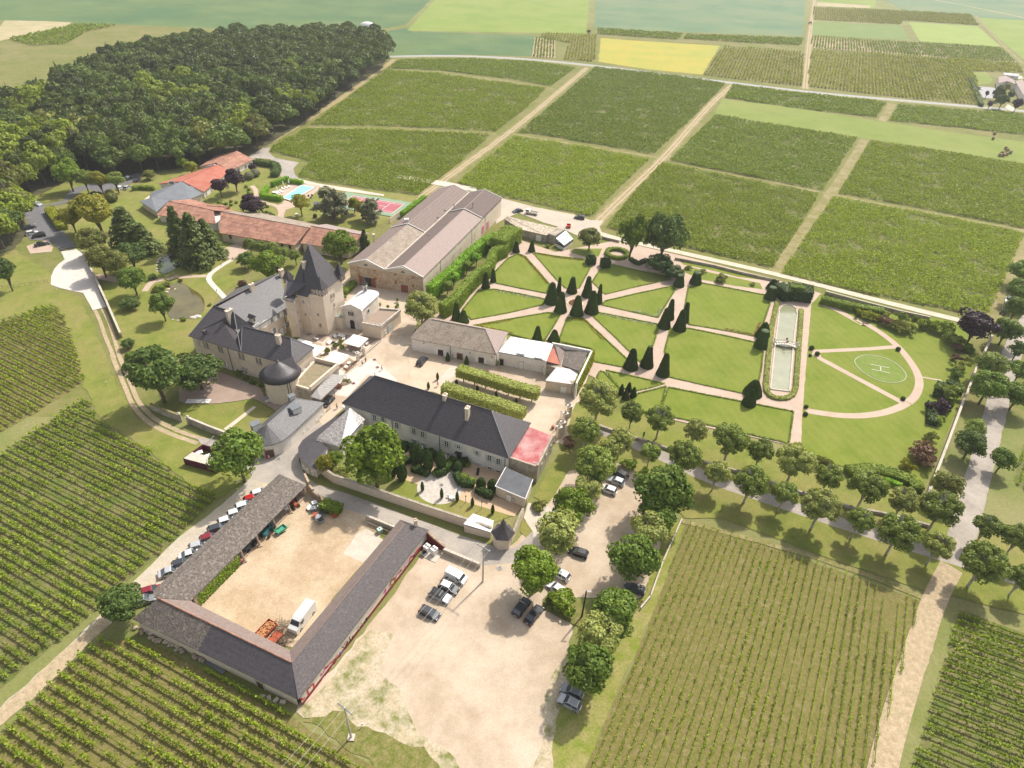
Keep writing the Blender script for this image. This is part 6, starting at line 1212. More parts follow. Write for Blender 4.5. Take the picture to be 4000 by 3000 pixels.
# ---- park
for (x,y,w_,mt,lb,kd,tkh,vr,nm) in [(205,458,92,'leaf_yellow_green','big yellow green tree between the asphalt car park and the conifer','irregular',2,.85,'broadleaf_tree'),(152,470,56,'leaf_yellow_green','smaller yellowish tree left of the big one','irregular',2,.85,'broadleaf_tree'),(198,520,60,'leaf_olive','olive yellow tree behind the white gravel drive','irregular',2,.95,'broadleaf_tree'),(252,569,58,'leaf_olive','olive tree above the old park wall','irregular',1.6,1,'broadleaf_tree'),(215,560,60,'leaf_olive','tall olive tree right beside the old park wall','irregular',1.6,1.1,'broadleaf_tree'),(281,550,62,'leaf_dark','dark dense tree behind the olive trees','round',1.6,.95,'broadleaf_tree'),(285,604,57,'leaf_broad','round lower tree of the park, above the clipped dome','round',1.5,1,'broadleaf_tree'),(347,658,52,'leaf_broad','young tree on a leaning trunk beside the brown pond','irregular',2.2,1,'broadleaf_tree'),
  (280,655,40,'leaf_dark','low dome shaped bush on the park lawn','round',0,.7,'bush'),(8,586,52,'leaf_dark','dark tree at the left edge above the meadow','irregular',2.5,1.2,'broadleaf_tree'),(333,805,118,'leaf_dark','large dark tree by the bend of the wheel tracks','irregular',2.4,1.05,'broadleaf_tree'),(425,803,104,'leaf_dark','low spreading dark tree against the chateau wall','round',1.2,.72,'broadleaf_tree'),(276,742,26,'leaf_dark','small dark bush at the end of the old wall','round',0,.9,'bush'),(285,775,34,'leaf_broad','small tree above the large dark one at the bend','irregular',1,.9,'broadleaf_tree'),(345,700,1,'leaf_dark','x','round',0,.5,'bush'),
  (511,980,118,'leaf_broad','large roadside tree beside the burgundy bin enclosure','irregular',3,.95,'broadleaf_tree'),(264,1302,88,'leaf_dark','dense round tree at the lower left corner of the farmyard barn','round',1.4,.85,'broadleaf_tree'),(808,985,132,'leaf_bright','huge bright green tree in the guest house garden','irregular',2.5,1.05,'broadleaf_tree'),(700,1002,38,'leaf_yellow_green','small golden round tree by the bend of the lane','round',.8,1.1,'broadleaf_tree'),(724,990,36,'leaf_bright','fresh green bush right of the golden tree','irregular',.5,1,'bush'),(737,1018,36,'leaf_plane_pale','pale feathery bush below the golden tree','irregular',0,.9,'bush'),
  (910,664,74,'leaf_plane_pale','pale plane tree between chapel annex and hedge','plane',2.2,.95,'plane_tree'),(733,530,74,'leaf_bright','big round bright tree behind the square tower','round',1.5,.95,'broadleaf_tree'),(787,520,34,'leaf_conifer','dark conifer beside the great barn','conifer',0,1.6,'conifer'),(577,574,72,'leaf_bright','round tree between the north wing and the pollarded row','irregular',1.5,.95,'broadleaf_tree'),(533,562,38,'leaf_broad','bushy small tree left of the chateau, by the park path','round',.5,.9,'bush'),
  (716,436,74,'leaf_blue_cedar','big blue grey cedar between pool and tennis court','cedar',1,.95,'cedar_tree'),(800,452,46,'leaf_blue_cedar','smaller blue grey cedar near the tennis court','cedar',1,1.1,'cedar_tree'),(764,440,30,'leaf_lime','lime coloured small tree between the two cedars','irregular',1,1.1,'broadleaf_tree'),(783,452,34,'leaf_yellow_green','light leafy tree just left of the small cedar','irregular',1.2,1,'broadleaf_tree'),(648,438,42,'leaf_yellow_green','pale yellow green tree below the swimming pool','irregular',2.2,.9,'broadleaf_tree'),(544,444,52,'leaf_purple','round dark purple tree beside the garden path','round',1.6,.9,'broadleaf_tree'),(506,386,42,'leaf_purple','right one of two dark purple trees at the red roof','round',1.6,1,'broadleaf_tree'),(474,402,36,'leaf_purple','left one of two dark purple trees at the red roof','irregular',1.6,1,'broadleaf_tree'),(545,362,18,'leaf_purple','small purple bush near the far hotel wing','round',1,1,'bush'),
  (411,361,32,'leaf_lime','lime green small tree left of the red roof','irregular',1,.9,'broadleaf_tree'),(393,351,26,'leaf_bright','bright green small tree beside the lime coloured one','irregular',1,.9,'broadleaf_tree'),(323,378,26,'leaf_olive','grey green bush beside the upper car park','round',0,.8,'bush'),
  (144,374,56,'leaf_bright','first tree of the row along the upper car park','irregular',2.5,1,'broadleaf_tree'),(181,386,38,'leaf_plane','second tree of the row along the upper car park','irregular',2.5,1,'broadleaf_tree'),(213,388,42,'leaf_yellow_green','third tree of the row along the upper car park','irregular',2.5,.9,'broadleaf_tree'),(248,388,38,'leaf_plane','fourth tree of the row along the upper car park','irregular',2.5,.9,'broadleaf_tree'),(30,440,70,'leaf_olive','olive tree at the left edge of the car park wood','irregular',2.5,1,'broadleaf_tree'),
  (1368,506,66,'leaf_bright','lighter green tree left of the giant dark one','irregular',3,1.3,'broadleaf_tree'),(1437,508,90,'leaf_dark','giant dark tree above the formal garden','round',1.5,1.2,'broadleaf_tree'),(1275,514,52,'leaf_olive','small olive leaved tree beside the greenhouse','irregular',1.3,.85,'broadleaf_tree'),(1424,572,58,'leaf_yew','dark dome of yew under the giant tree','round',0,.75,'bush'),(1455,590,44,'leaf_yew','clipped dome bush at the garden path crossing','round',0,.7,'bush'),
  (1272,68,8,'leaf_dark','tiny dark tree in the far hedge line','round',.5,1,'broadleaf_tree')]:
    if w_<5: continue
    tree(nm,lb,'Z',x,y,w_,kd,mt,tkh,vr,0,cat='tree' if nm!='bush' else 'bush',tk=TKP if nm=='plane_tree' else None)
# tall conifers: given by foot and height
def conifer(label,c,fx,fy,h,R,mat='leaf_conifer',kind='conifer',v=0):
    p=P(c,fx,fy); t=thing('conifer',label,'tree',p,rng.random()*6); link('trunk',TKD,t,scale=(.28,.28,h*.6)); link('crown',crown(kind,mat,v),t,loc=(0,0,h*.53),scale=(R,R,h*.47)); TREES.append((p.x,p.y,R)); return t
conifer('left one of two tall dark conifers beside the ponds','Z',395,545,17,5.2); conifer('right and broader one of two tall dark conifers','Z',432,570,18.5,7.2,v=1); conifer('third dark conifer stem merging behind the tall pair','Z',455,555,14,6.0,v=2)
conifer('broad dark conifer with tiered boughs left of the ponds','Z',288,540,16,8.0,'leaf_conifer','conifer',1); conifer('lower part of dark conifer group near the park drive','Z',318,545,11,6.0,v=2)
for k,(x,y,w_) in enumerate([(539,528,28),(563,532,24),(587,536,30),(611,546,26),(637,552,26)]): tree('pollarded_tree',ORD[k]+' small round tree from the left in the row behind the chateau','Z',x,y,w_,'round','leaf_plane',1.6,1,k%2,'small round trees behind the chateau')
# ---- wood: every tree an object
WOODP=ZP([(838,122),(822,150),(760,190),(700,232),(640,275),(600,300),(560,325),(520,345),(470,350),(400,362),(330,372),(270,380),(210,378),(160,380),(110,410),(60,430),(50,470),(60,500),(30,540),(-40,560),(-200,560),(-260,400),(-260,300),(-60,262),(60,235),(180,180),(300,130),(430,105),(560,92),(700,88),(800,92),(835,105)])
sheet('wood_floor',WOODP,M('wood_floor_leaf_litter',(.05,.055,.02),(.09,.08,.04),.5,1),rough=.8)
bx=[p.x for p in WOODP]; by=[p.y for p in WOODP]; cand=[]; r2=random.Random(5)
cell={}
for _ in range(26000):
    x=r2.uniform(min(bx),max(bx)); y=r2.uniform(min(by),max(by))
    if not inpoly((x,y),WOODP): continue
    d=6.6+ (y-230)*.0095; k=(int(x//9),int(y//9)); ok=True
    for i in (-1,0,1):
        for j in (-1,0,1):
            for q in cell.get((k[0]+i,k[1]+j),()):
                if (q[0]-x)**2+(q[1]-y)**2<d*d: ok=False;break
            if not ok: break
        if not ok: break
    if ok:
        q=P('Z',0,0); vv=(Vector((x,y,8))-Vector((0,0,CH))); u=FPX*vv.dot(rt)/vv.dot(fw)+2000
        if u<-60: continue
        cell.setdefault(k,[]).append((x,y)); cand.append((x,y))
cand.sort(key=lambda p:p[1]); print('wood',len(cand))
near=cand[:300]; rest=cand[300:]
for k,(x,y) in enumerate(near):
    R=r2.uniform(5.2,7.4)+ (y-230)*.004; h=r2.uniform(12,17); pick=r2.random(); nz=noise.noise(Vector((x*.02,y*.02,4)))
    mt='leaf_forest_light' if (y<400 and nz>.12 and pick<.6) or pick<.05 else ('leaf_olive' if y<330 and pick>.93 else 'leaf_forest'); t=thing('wood_tree','tall green broadleaf tree growing inside the dense wood at the upper left','tree',(x,y,0),r2.random()*6.28,'trees of the wood at the upper left')
    link('trunk',TKD,t,scale=(.3,.3,h*.7)); link('crown',crown('forest',mt,k%4),t,loc=(0,0,h*.62),scale=(R,R,h*.5))
if rest:
    src=crown('forest','leaf_forest',0); n=len(src.vertices); co=np.empty(n*3,np.float32); src.vertices.foreach_get('co',co); co=co.reshape(-1,3)
    # a thinner canopy for the far trees, joined
    r3=np.random.default_rng(9); C=[];N=[];S_=[]
    for x,y in rest:
        R=r2.uniform(6,8.5); h=r2.uniform(12,16); v=r3.normal(size=(520,3)); v/=np.linalg.norm(v,axis=1)[:,None]; v[:,2]=abs(v[:,2])-.2; lob=1+.16*np.sin(v[:,0:1]*6+x)*np.cos(v[:,1:2]*5+y)
        C.append(v*lob*[R,R,h*.45]+[x,y,h*.62]); N.append(v+r3.normal(size=v.shape)*.6)
    me=quadcloud('far_canopy',np.vstack(C),np.vstack(N),.75,.65,MT['leaf_forest']); TRI[0]+=len(rest)*1040
    tag(link('wood_canopy',me),'far tree tops closing the back of the wood','wood',kind='stuff')
# bushes along the wood edge
m=MB()
p=P('a',1590,1010); t=thing('dead_tree','bare dead tree with pale branches inside the wood edge','tree',p); r4=random.Random(3)
m.tube((0,0,0),(0,0,9),.35,.2)
for k in range(9): a=k*2.3; z=6+k*.9; m.tube((0,0,min(z,9)),(math.cos(a)*3.2,math.sin(a)*3.2,z+3.5),.15,.04,5)
m.tube((0,0,9),(0.4,0,16),.2,.05); link('trunk',m.mesh('trunk',M('dead_wood',(.4,.36,.31),(.3,.27,.23),2)),t)
# ================================================================ HEDGES
def hedge(name,label,line,width,height,mat='leaf_hedge',qs=.16,dens=26,closed=False,z0=0,cat='hedge',group=None,top=1.0,parent=None,round_=.12,kind=None):
    pts=line+([line[0]] if closed else []); C=[];N=[]; m=MB()
    for a,b_ in zip(pts,pts[1:]):
        a=Vector((a[0],a[1],0)); b_=Vector((b_[0],b_[1],0)); L=(b_-a).length
        if L<.05: continue
        d=(b_-a).normalized(); n=Vector((-d.y,d.x,0)); mid=(a+b_)/2; m.box((mid.x,mid.y,z0+height/2-.04),(L+.05,width*.86,height-.1),math.atan2(d.y,d.x))
        area=L*(width+2*height); k=int(area*dens)+4; u=rng.random(k)*L; s=rng.random(k)*(width+2*height)
        side=np.where(s<height,-1,np.where(s>height+width,1,0)); off=np.where(side==0,(s-height-width/2),side*width/2); z=np.where(side==0,height,np.where(side<0,s,s-height-width)); ed=np.where(side==0,np.abs(off)/(width/2),0); z=z-np.where(ed>.8,(ed-.8)*round_*4,0)
        jit=rng.normal(size=(k,3))*qs*.35
        C.append(np.stack([a.x+d.x*u+n.x*off,a.y+d.y*u+n.y*off,z0+z],1)+jit)
        nn=np.stack([n.x*side,n.y*side,(side==0)*1.0],1)+rng.normal(size=(k,3))*.45; N.append(nn)
    ends=[(pts[0],-1),(pts[-1],1)] if not closed else []
    for e,sg in ends:
        o=pts[1] if sg<0 else pts[-2]; d=(Vector((e[0]-o[0],e[1]-o[1],0))).normalized(); n=Vector((-d.y,d.x,0)); k=int(width*height*dens)+3; off=(rng.random(k)-.5)*width; z=rng.random(k)*height
        C.append(np.stack([e[0]+n.x*off+d.x*.05,e[1]+n.y*off+d.y*.05,z0+z],1)+rng.normal(size=(k,3))*qs*.35); N.append(np.tile([d.x,d.y,.1],(k,1))+rng.normal(size=(k,3))*.45)
    C=np.vstack(C);N=np.vstack(N); c0=Vector((C[:,0].mean(),C[:,1].mean(),0)) if parent is None else OFF[parent.name]
    V=np.array(m.v)-np.array([c0.x,c0.y,0]); me=quadcloud(name,C-np.array([c0.x,c0.y,0]),N,qs,qs*.85,MT[mat],extra=(V,m.f)); TRI[0]+=len(C)*2
    o=link(name,me,parent); 
    if parent is None: o.location=(c0.x,c0.y,0); tag(o,label,cat,group,kind)
    return o
# two clipped tree rows in the courtyard
for k,(pp,lb) in enumerate((([('i',392,1112),('i',620,1178),('i',840,1248),('i',1045,1300)],'upper one of two box clipped tree rows in the courtyard'),([('i',275,1250),('i',480,1318),('i',720,1390),('i',930,1462)],'lower one of two box clipped tree rows in the courtyard'))):
    L=[P(c,x,y,4.2) for c,x,y in pp]; t=thing('clipped_tree_row',lb,'clipped trees',((L[0]+L[-1])/2).xy.to_3d(),group='clipped tree rows in the courtyard')
    hedge('crown','',L,2.9,2.6,'leaf_hedge_pale',.2,20,z0=1.9,parent=t)
    for q in range(7):
        u=(q+.5)/7; p=L[0].lerp(L[-1],u); MB().tube((p.x,p.y,0),(p.x,p.y,2.4),.2,.16,7).build('trunk',BARKW,t)
# tall hornbeam hedge between barn and garden
def HP(pts,z): return [P(c,x,y,z) for c,x,y in pts]
hedge('tall_hedge','tall dense clipped hedge block at the back end beside the great barn',HP([('g',1680,440),('g',1530,560)],6),6.5,6.2,'leaf_hedge',.24,14)
hedge('tall_hedge','inner leafy hedge row running along the great barn wall',HP([('g',1520,500),('g',1380,570),('g',1240,680),('g',1130,800),('g',1000,900),('g',900,990)],5.0),3.0,5.0,'leaf_hedge_bright',.26,14)
hedge('tall_hedge','outer clipped hedge row facing the formal garden',HP([('g',1600,600),('g',1490,650),('g',1440,790),('g',1340,850),('g',1230,960),('g',1140,1080),('g',1010,1160)],4.8),2.6,4.9,'leaf_hedge',.24,16)
for k,(x,y) in enumerate(((1450,600),(1330,720),(1240,790),(1120,900),(1060,980))): tree('hedge_tree','leafy tree growing between the two hedge rows, '+ORD[k]+' from the back','g',x,y,110,'irregular','leaf_hedge_bright' if k%2 else 'leaf_hedge',2.0,.7,k%2,'leafy trees between the hedge rows')
hedge('clipped_hedge','flat topped hedge bordering the tennis court beside the barn',HP([('g',850,150),('g',640,305)],2.6),1.8,2.6,'leaf_hedge_bright',.2,22)
hedge('clipped_hedge','low hedge between tower and great barn',HP([('g',190,940),('g',100,1030)],1.6),2.4,1.6,'leaf_hedge',.2,22)
hedge('clipped_hedge','box hedge enclosing the swimming pool on the left side',HP([('h',1330,480),('h',1150,455),('h',1200,385)],2.2),1.7,2.2,'leaf_hedge_bright',.2,20); hedge('clipped_hedge','box hedge along the upper left of the swimming pool',HP([('h',1240,358),('h',1375,305)],2.2),1.8,2.2,'leaf_hedge_bright',.2,20); hedge('clipped_hedge','short box hedge at the top corner of the pool',HP([('h',1385,330),('h',1505,345)],1.8),1.8,1.8,'leaf_hedge_bright',.2,20)
hedge('rounded_hedge','curved dark hedge around the hotel lawn',HP([('h',1095,165),('h',1180,180),('h',1270,190),('h',1290,230),('h',1260,280)],2),3.2,2.2,'leaf_dark',.26,12)
hedge('drive_hedge','bright yellow green hedge along the asphalt car park',HP([('F',405,230),('F',450,300),('F',510,380)],2),3.4,2.2,'leaf_lime',.26,13)
hedge('clipped_hedge','dark low hedge by the upper car park',HP([('h',30,400),('h',90,390),('h',220,395)],1.6),1.6,1.7,'leaf_hedge',.22,16)
hedge('clipped_hedge','dark clipped hedge along the top wall right of the canal',HP([('k',30,620),('k',330,690),('k',600,735)],2.2),2.6,2.4,'leaf_hedge',.2,16)
# big oval hedge block
ov=[(1345,440),(1420,432),(1520,440),(1610,455)]; hedge('oval_hedge','broad clipped hedge block at the head of the canal',HP([('j',x,y+25) for x,y in ov],4.0),6.0,4.2,'leaf_yew',.24,14)
hedge('oval_hedge','green plants growing on top of the broad hedge block',HP([('j',1430,455),('j',1540,465)],4.6),2.0,1.0,'leaf_hedge',.24,14,z0=4.0)
hedge('box_hedge','leafy hedge mound beside the wall above the lane in the farmyard',HP([('q',960,205),('q',1050,235)],1.5),2.6,1.7,'leaf_hedge',.22,16)
hedge('village_hedge','dark hedge beside the far village yard',HP([('H',285,170),('H',330,270),('H',385,400),('H',430,500)],1.6),2.6,2.0,'leaf_dark',.35,6)
for k,(x,y,w_,mt) in enumerate(((655,350,140,'leaf_forest'),(690,450,150,'leaf_forest'),(740,290,90,'leaf_yellow_green'),(790,380,90,'leaf_forest'),(530,500,70,'leaf_purple'),(870,500,130,'leaf_purple'),(620,400,90,'leaf_forest'),(495,365,50,'leaf_forest'))): tree('village_tree',('large dark tree before the far village house','lower dark tree before the far village house','yellowish tree touching the far village house','tree right of the village house gable','dark purple bush beside the country road','purple tree at the corner of the village drive','dark tree at the edge of the village yard','thin young tree in the village yard')[k],'H',x,y,w_,'irregular',mt,1.2,1.1 if k<7 else 1.5,k%2)
# ivy
def ivy(name,label,A,B,z0,z1,mat='leaf_ivy',parent=None,dens=30,th=.25,qs=.16):
    L=(B-A).length; d=(B-A).normalized(); nn=Vector((d.y,-d.x,0)); k=int(L*(z1-z0)*dens); u=rng.random(k)*L; z=z0+rng.random(k)*(z1-z0); f=rng.random(k)*th
    C=np.stack([A.x+d.x*u+nn.x*f,A.y+d.y*u+nn.y*f,z],1); N=np.tile([nn.x,nn.y,.5],(k,1))+rng.normal(size=(k,3))*.5
    me=quadcloud(name,C-np.array(OFF[parent.name]),N,qs,qs,MT[mat]); o=link(name,me,parent); return o
A,B=IVH.foot[2],IVH.foot[3]; ivy('ivy','',A+(B-A)*.0,A+(B-A)*.28,1.6,3.4,parent=IVH.root); ivy('ivy','',A+(B-A)*.45,B,0,3.5,'leaf_hedge',parent=IVH.root)
Aw,Bw=P('i',1350,1250,0),P('i',1478,975,0); Aw=P('i',1340,1330,.5); Bw=P('i',1478,1040,1.5); t=thing('ivy_wall','bright yellow green creeper covering the outer garden wall of the house','creeper',(Aw.x,Aw.y,0)); Aw.z=Bw.z=0; hedge('leaves','',[Aw,Bw],1.0,4.9,'leaf_lime',.2,22,parent=t)
ivy('ivy','',IVYW[0]+IVYW[2]*.5-Vector((IVYW[2].y*-.3,IVYW[2].x*.3,0))*0,IVYW[1],0,3.0,parent=SHED.root,dens=40,th=.5)
# ================================================================ FORMAL GARDEN
sheet('garden_gravel',ZP([(885,690),(925,690),(1060,590),(1112,515),(1200,545),(1290,528),(1330,520),(1480,555),(1660,600),(1775,635),(1770,955),(1705,962),(1440,905),(1420,880),(1250,800),(1280,752),(1180,735),(1090,720),(960,705)]),PINK,rough=.05)
sheet('half_round_lawn',ZP([(1752,658),(1773,635),(1860,655),(2080,700),(2110,770),(2060,900),(1990,1065),(1850,1020),(1730,975),(1732,905)]),LAWN,rough=.1)
DISH=[]
lawns=[('i',[(880,195),(935,215),(1132,440),(1105,512),(900,472),(700,430),(695,340),(800,230)]),
('i',[(1000,183),(1200,215),(1415,240),(1468,292),(1420,380),(1372,470),(1262,470),(1190,400)]),
('i',[(1560,300),(1640,282),(1850,330),(2074,372),(2108,400),(1850,455),(1585,520),(1482,420)]),
('i',[(1585,575),(1850,515),(2130,455),(2152,480),(2100,560),(2050,640),(2010,708),(1800,662),(1560,608)]),
('i',[(1525,668),(1760,715),(2000,762),(2010,800),(1960,960),(1865,1068),(1680,880),(1490,702)]),
('i',[(1280,712),(1410,720),(1590,890),(1762,1050),(1730,1110),(1480,1062),(1482,960),(1210,900)]),
('i',[(1110,672),(1220,682),(1150,800),(1090,890),(1040,902),(820,842),(520,775),(800,725)]),
('i',[(690,482),(900,520),(1100,562),(1078,605),(800,670),(500,725),(430,650),(560,492)]),
('j',[(600,470),(705,430),(960,478),(1225,530),(1255,600),(1200,760),(1150,862),(880,810),(605,765),(570,640)]),
('j',[(455,800),(610,800),(880,855),(1130,910),(1200,990),(1180,1150),(1160,1240),(1030,1320),(730,1255),(440,1190),(410,980)]),
('Z',[(1445,838),(1580,865),(1712,890),(1706,930),(1702,958),(1560,925),(1425,895)]),
('o',[(765,102),(1000,155),(1228,208),(1120,238),(1000,265),(870,240)]),
('o',[(715,110),(748,118),(862,240),(800,300),(690,160)]),
('o',[(1020,292),(1245,232),(1200,400),(1080,440),(960,380)]),
('j',[(540,330),(590,290),(780,345),(1000,390),(1180,430),(1200,480),(960,450),(700,400)]),
('j',[(500,225),(760,275),(1000,330),(1210,405),(1000,380),(760,320),(560,280)]),
('i',[(1330,150),(1420,150),(1560,150),(1530,215),(1420,215),(1310,185)])]
names=['north west fan lawn beside the tall hedge','fan lawn below the greenhouse','shaded fan lawn below the giant tree','right upper fan lawn','right lower fan lawn','bottom right fan lawn','bottom left fan lawn behind the tiled house','left fan lawn beside the pale plane tree','upper square lawn beside the canal','lower square lawn beside the canal','long lawn behind the avenue trees','small lawn with the four little cones','narrow lawn behind the creeper wall','lawn right of the four little cones','rose bed lawn by the garden road','upper grass strip under the garden road','little lawn by the olive tree']
for k,(c,pts) in enumerate(lawns):
    W=PP(c,pts); sheet('parterre_lawn',W,LAWN,rough=0)
    if k<14:
        cen=sum(W,Vector())/len(W); ins=[p+(cen-p).normalized()*-.15 for p in W]
        hedge('box_border','knee high clipped box border round the '+names[k],ins,.38,.35,'leaf_hedge',.13,36,closed=True,cat='box border')
    if k in (0,1,5,6,7,3,4,8):
        fl=[p+(cen-p).normalized()*.95 for p in W]; mt=['flower_orange','flower_orange','','flower_white','flower_white','flower_orange','flower_orange','flower_white','flower_mixed'][k] if k<9 else 'flower_mixed'
        seg=[(0,1,2),(0,1,2),None,(5,6,7),(0,1,2),(0,1,2),(5,6,7),(0,1,2),(5,6,7)][k]
        if seg:
            C=[]
            for a_,b_ in zip([fl[s_%len(fl)] for s_ in seg],[fl[s_%len(fl)] for s_ in seg[1:]]):
                L=(b_-a_).length; n=int(L*14); u=rng.random(n); C.append(np.stack([a_.x+(b_.x-a_.x)*u+rng.normal(size=n)*.22,a_.y+(b_.y-a_.y)*u+rng.normal(size=n)*.22,.12+rng.random(n)*.25],1))
            C=np.vstack(C); tag(link('flower_bed',quadcloud('flower_bed',C,rng.normal(size=C.shape)+[0,0,1],.17,.15,MT[mt])),kind='stuff')
# central round flower bed
c=P('i',1342,595); m=MB(); t=thing('round_flower_bed','round flower bed in the middle of the star shaped garden','flower bed',c); m.lathe([(2.6,0),(2.6,.3),(2.3,.3),(2.3,.12)],24); m.build('kerb',CHAPEL,t,local=True)
n=700; a=rng.random(n)*6.28; r_=np.sqrt(rng.random(n))*2.2; C=np.stack([r_*np.cos(a),r_*np.sin(a),.2+rng.random(n)*.3],1); o=link('flowers',quadcloud('flowers',C,rng.normal(size=C.shape)+[0,0,1],.17,.15,MT['flower_mixed']),t); 
m=MB(); m.lathe([(.35,0),(.15,.4),(.12,.9),(.4,1.1),(.25,1.2),(.02,1.5)],8); m.build('urn',CHAPEL,t,local=True)
# ---- topiary
def topi(tiers,seed,cone=False,flat=False):
    prof=[]; 
    if cone: prof=[(.98,0),(1.0,.06),(.86,.3),(.62,.6),(.38,.85),(.16,.97),(0.01,1.0)] if not flat else [(.98,0),(1.0,.06),(.85,.35),(.66,.7),(.6,.8),(.62,.88),(.6,.99),(.01,1.0)]
    else:
        for k in range(tiers):
            z0=(0 if k==0 else .42+.58*(k-1)/(tiers-1)); z1=(.42 if k==0 else .42+.58*k/(tiers-1)); r0=1-.66*z0; r1=1-.72*z1
            prof+=[(r0*(1 if k==0 else .93),z0+.005),(r0*(1.0 if k==0 else .97),z0+.04),(r1*.98,z1-.02),(r1*.92,z1)]
        prof.append((.01,1.0))
    m=MB(); m.lathe([(r*.95,z) for r,z in prof],16); n=2600; C=[];N=[]
    zs=[p[1] for p in prof]; rs=[p[0] for p in prof]; ar=np.array([max(rs[i]+rs[i+1],.05)*math.hypot(rs[i]-rs[i+1],(zs[i]-zs[i+1])*2) for i in range(len(prof)-1)]); ar/=ar.sum(); seg=rng.choice(len(ar),n,p=ar); u=rng.random(n); rr=np.array(rs)[seg]*(1-u)+np.array(rs)[seg+1]*u; zz=np.array(zs)[seg]*(1-u)+np.array(zs)[seg+1]*u; a=rng.random(n)*6.28
    C=np.stack([rr*np.cos(a),rr*np.sin(a),zz],1); N=np.stack([np.cos(a),np.sin(a),np.full(n,.35)],1)+rng.normal(size=(n,3))*.3; N[zz>.985]=[0,0,1]
    q4=[f for f in m.f if len(f)==4]; TRI[0]+=n*2
    return quadcloud('foliage',C,N,.055,.045,MT['leaf_yew'],extra=(np.array(m.v),q4))
TM={'tall':topi(5,1),'mid':topi(4,2),'low':topi(3,3),'cone':topi(0,4,True),'flat':topi(0,5,True,True)}
def topiary(label,c,x,yb,yt,w_,kind):
    """foot row yb, top row yt, base width w_"""
    p=P(c,x,yb-w_*.22); R=w_*KR[c][2]/2/pxm(p)
    # height from the seen top
    h=2.
    for zz in np.arange(1,9,.1):
        v=Vector((p.x,p.y,zz))-Vector((0,0,CH)); py=1500-FPX*v.dot(up)/v.dot(fw)
        if py<=KR[c][1]+yt*KR[c][2]: h=zz;break
        h=zz
    t=thing('topiary_cone',label,'topiary',(p.x,p.y,0),rng.random()*6,'clipped yew topiaries of the formal garden'); link('foliage',TM[kind],t,scale=(R,R,h)); return t
TL=[('i',863,190,92,62,'mid','topiary at the top of the left diagonal path, left one'),('i',988,185,88,62,'mid','topiary at the top of the left diagonal path, right one'),('i',617,482,345,72,'tall','nearer topiary of the left pair beside the tall hedge'),('i',677,430,312,52,'tall','slim topiary of the left pair beside the tall hedge'),('i',380,740,585,80,'tall','topiary of the pair next to the mossy tiled roof, left one'),('i',435,765,655,100,'mid','topiary of the pair next to the mossy tiled roof, right one'),
('i',1033,905,780,85,'mid','left topiary of the pair rising behind the white sheet roof'),('i',1170,915,812,105,'low','right topiary of the pair rising behind the white sheet roof'),
('i',1147,612,430,120,'tall','widest tiered topiary left of the round flower bed'),('i',1205,540,380,52,'tall','slim topiary upper left of the round flower bed'),('i',1313,522,378,90,'low','pointed tiered topiary above the round flower bed'),('i',1437,552,378,92,'tall','topiary upper right of the round flower bed'),('i',1530,605,440,62,'tall','slim topiary right of the round flower bed'),('i',1472,690,498,118,'tall','broad topiary lower right of the round flower bed'),('i',1352,708,535,115,'tall','topiary just below the round flower bed'),('i',1222,680,505,105,'tall','topiary lower left of the round flower bed'),
('j',130,1142,965,125,'mid','left topiary of the three where paths meet near the long lawn'),('j',260,1125,942,112,'mid','middle topiary of the three where paths meet'),('j',390,1195,1005,112,'tall','right topiary of the three where paths meet'),
('j',400,808,635,108,'tall','nearer left topiary of the four along the cross path'),('j',440,735,562,85,'tall','farther left topiary of the four along the cross path'),('j',525,828,652,108,'tall','nearer right topiary of the four along the cross path'),('j',562,758,588,80,'tall','farther right topiary of the four along the cross path'),
('j',520,470,362,90,'flat','left flat topped topiary at the upper path junction'),('j',655,452,340,100,'flat','right flat topped topiary at the upper path junction'),
('j',1275,500,398,100,'cone','rounded cone at the corner of the broad hedge block'),('j',1258,575,460,98,'flat','flat topped cone near the head of the canal'),('j',1195,890,748,118,'cone','farther dark cone at the end of the middle path by the canal'),('j',1180,970,812,108,'flat','nearer cone at the end of the middle path by the canal'),('j',1115,1362,1215,155,'cone','broad rounded cone at the lower left of the canal'),('j',1085,1435,1290,115,'cone','nearer rounded cone at the lower left of the canal'),
('o',882,298,210,50,'cone','left cone of the four little ones behind the big plane tree'),('o',942,280,195,55,'cone','upper cone of the four little ones'),('o',917,340,255,60,'cone','lower cone of the four little ones'),('o',980,322,235,58,'cone','right cone of the four little ones'),
]
for c,x,yb,yt,w_,kd,lb in TL: topiary(lb,c,x,yb,yt,w_,kd)
# square drum topiaries
for x,lb in ((1465,'left square clipped yew at the path to the round hedge'),(1582,'right square clipped yew at the path to the round hedge')):
    p=P('i',x,270 if x<1500 else 295); o=hedge('square_topiary',lb,[p-Vector((1.5,.3,0)),p+Vector((1.5,.3,0))],3.0,3.0,'leaf_yew',.18,22,cat='topiary'); 
    t=thing('drum_topiary','round drum of yew on the '+('left' if x<1500 else 'right')+' square clipped yew','topiary',p+Vector((0,0,2.9))); link('foliage',TM['flat'],t,scale=(1.45,1.45,1.0))
# round hedge ring
c=P('i',1680,200); hedge('ring_hedge','circular clipped hedge ring below the lighter green tree',[c+Vector((3.9*math.cos(a),3.9*math.sin(a),0)) for a in np.linspace(0,6.28,25)[:-1]],1.5,1.3,'leaf_hedge',.17,26,closed=True)
hedge('clipped_hedge','irregular low yew hedge beside the circular hedge ring',HP([('i',1790,230),('i',1850,270),('i',1920,240)],.6),1.6,1.2,'leaf_yew',.18,20)
hedge('clipped_hedge','clipped yew block at the right corner of the shaded lawn',HP([('j',440,330),('j',500,340)],1.2),2.4,2.4,'leaf_yew',.18,20)
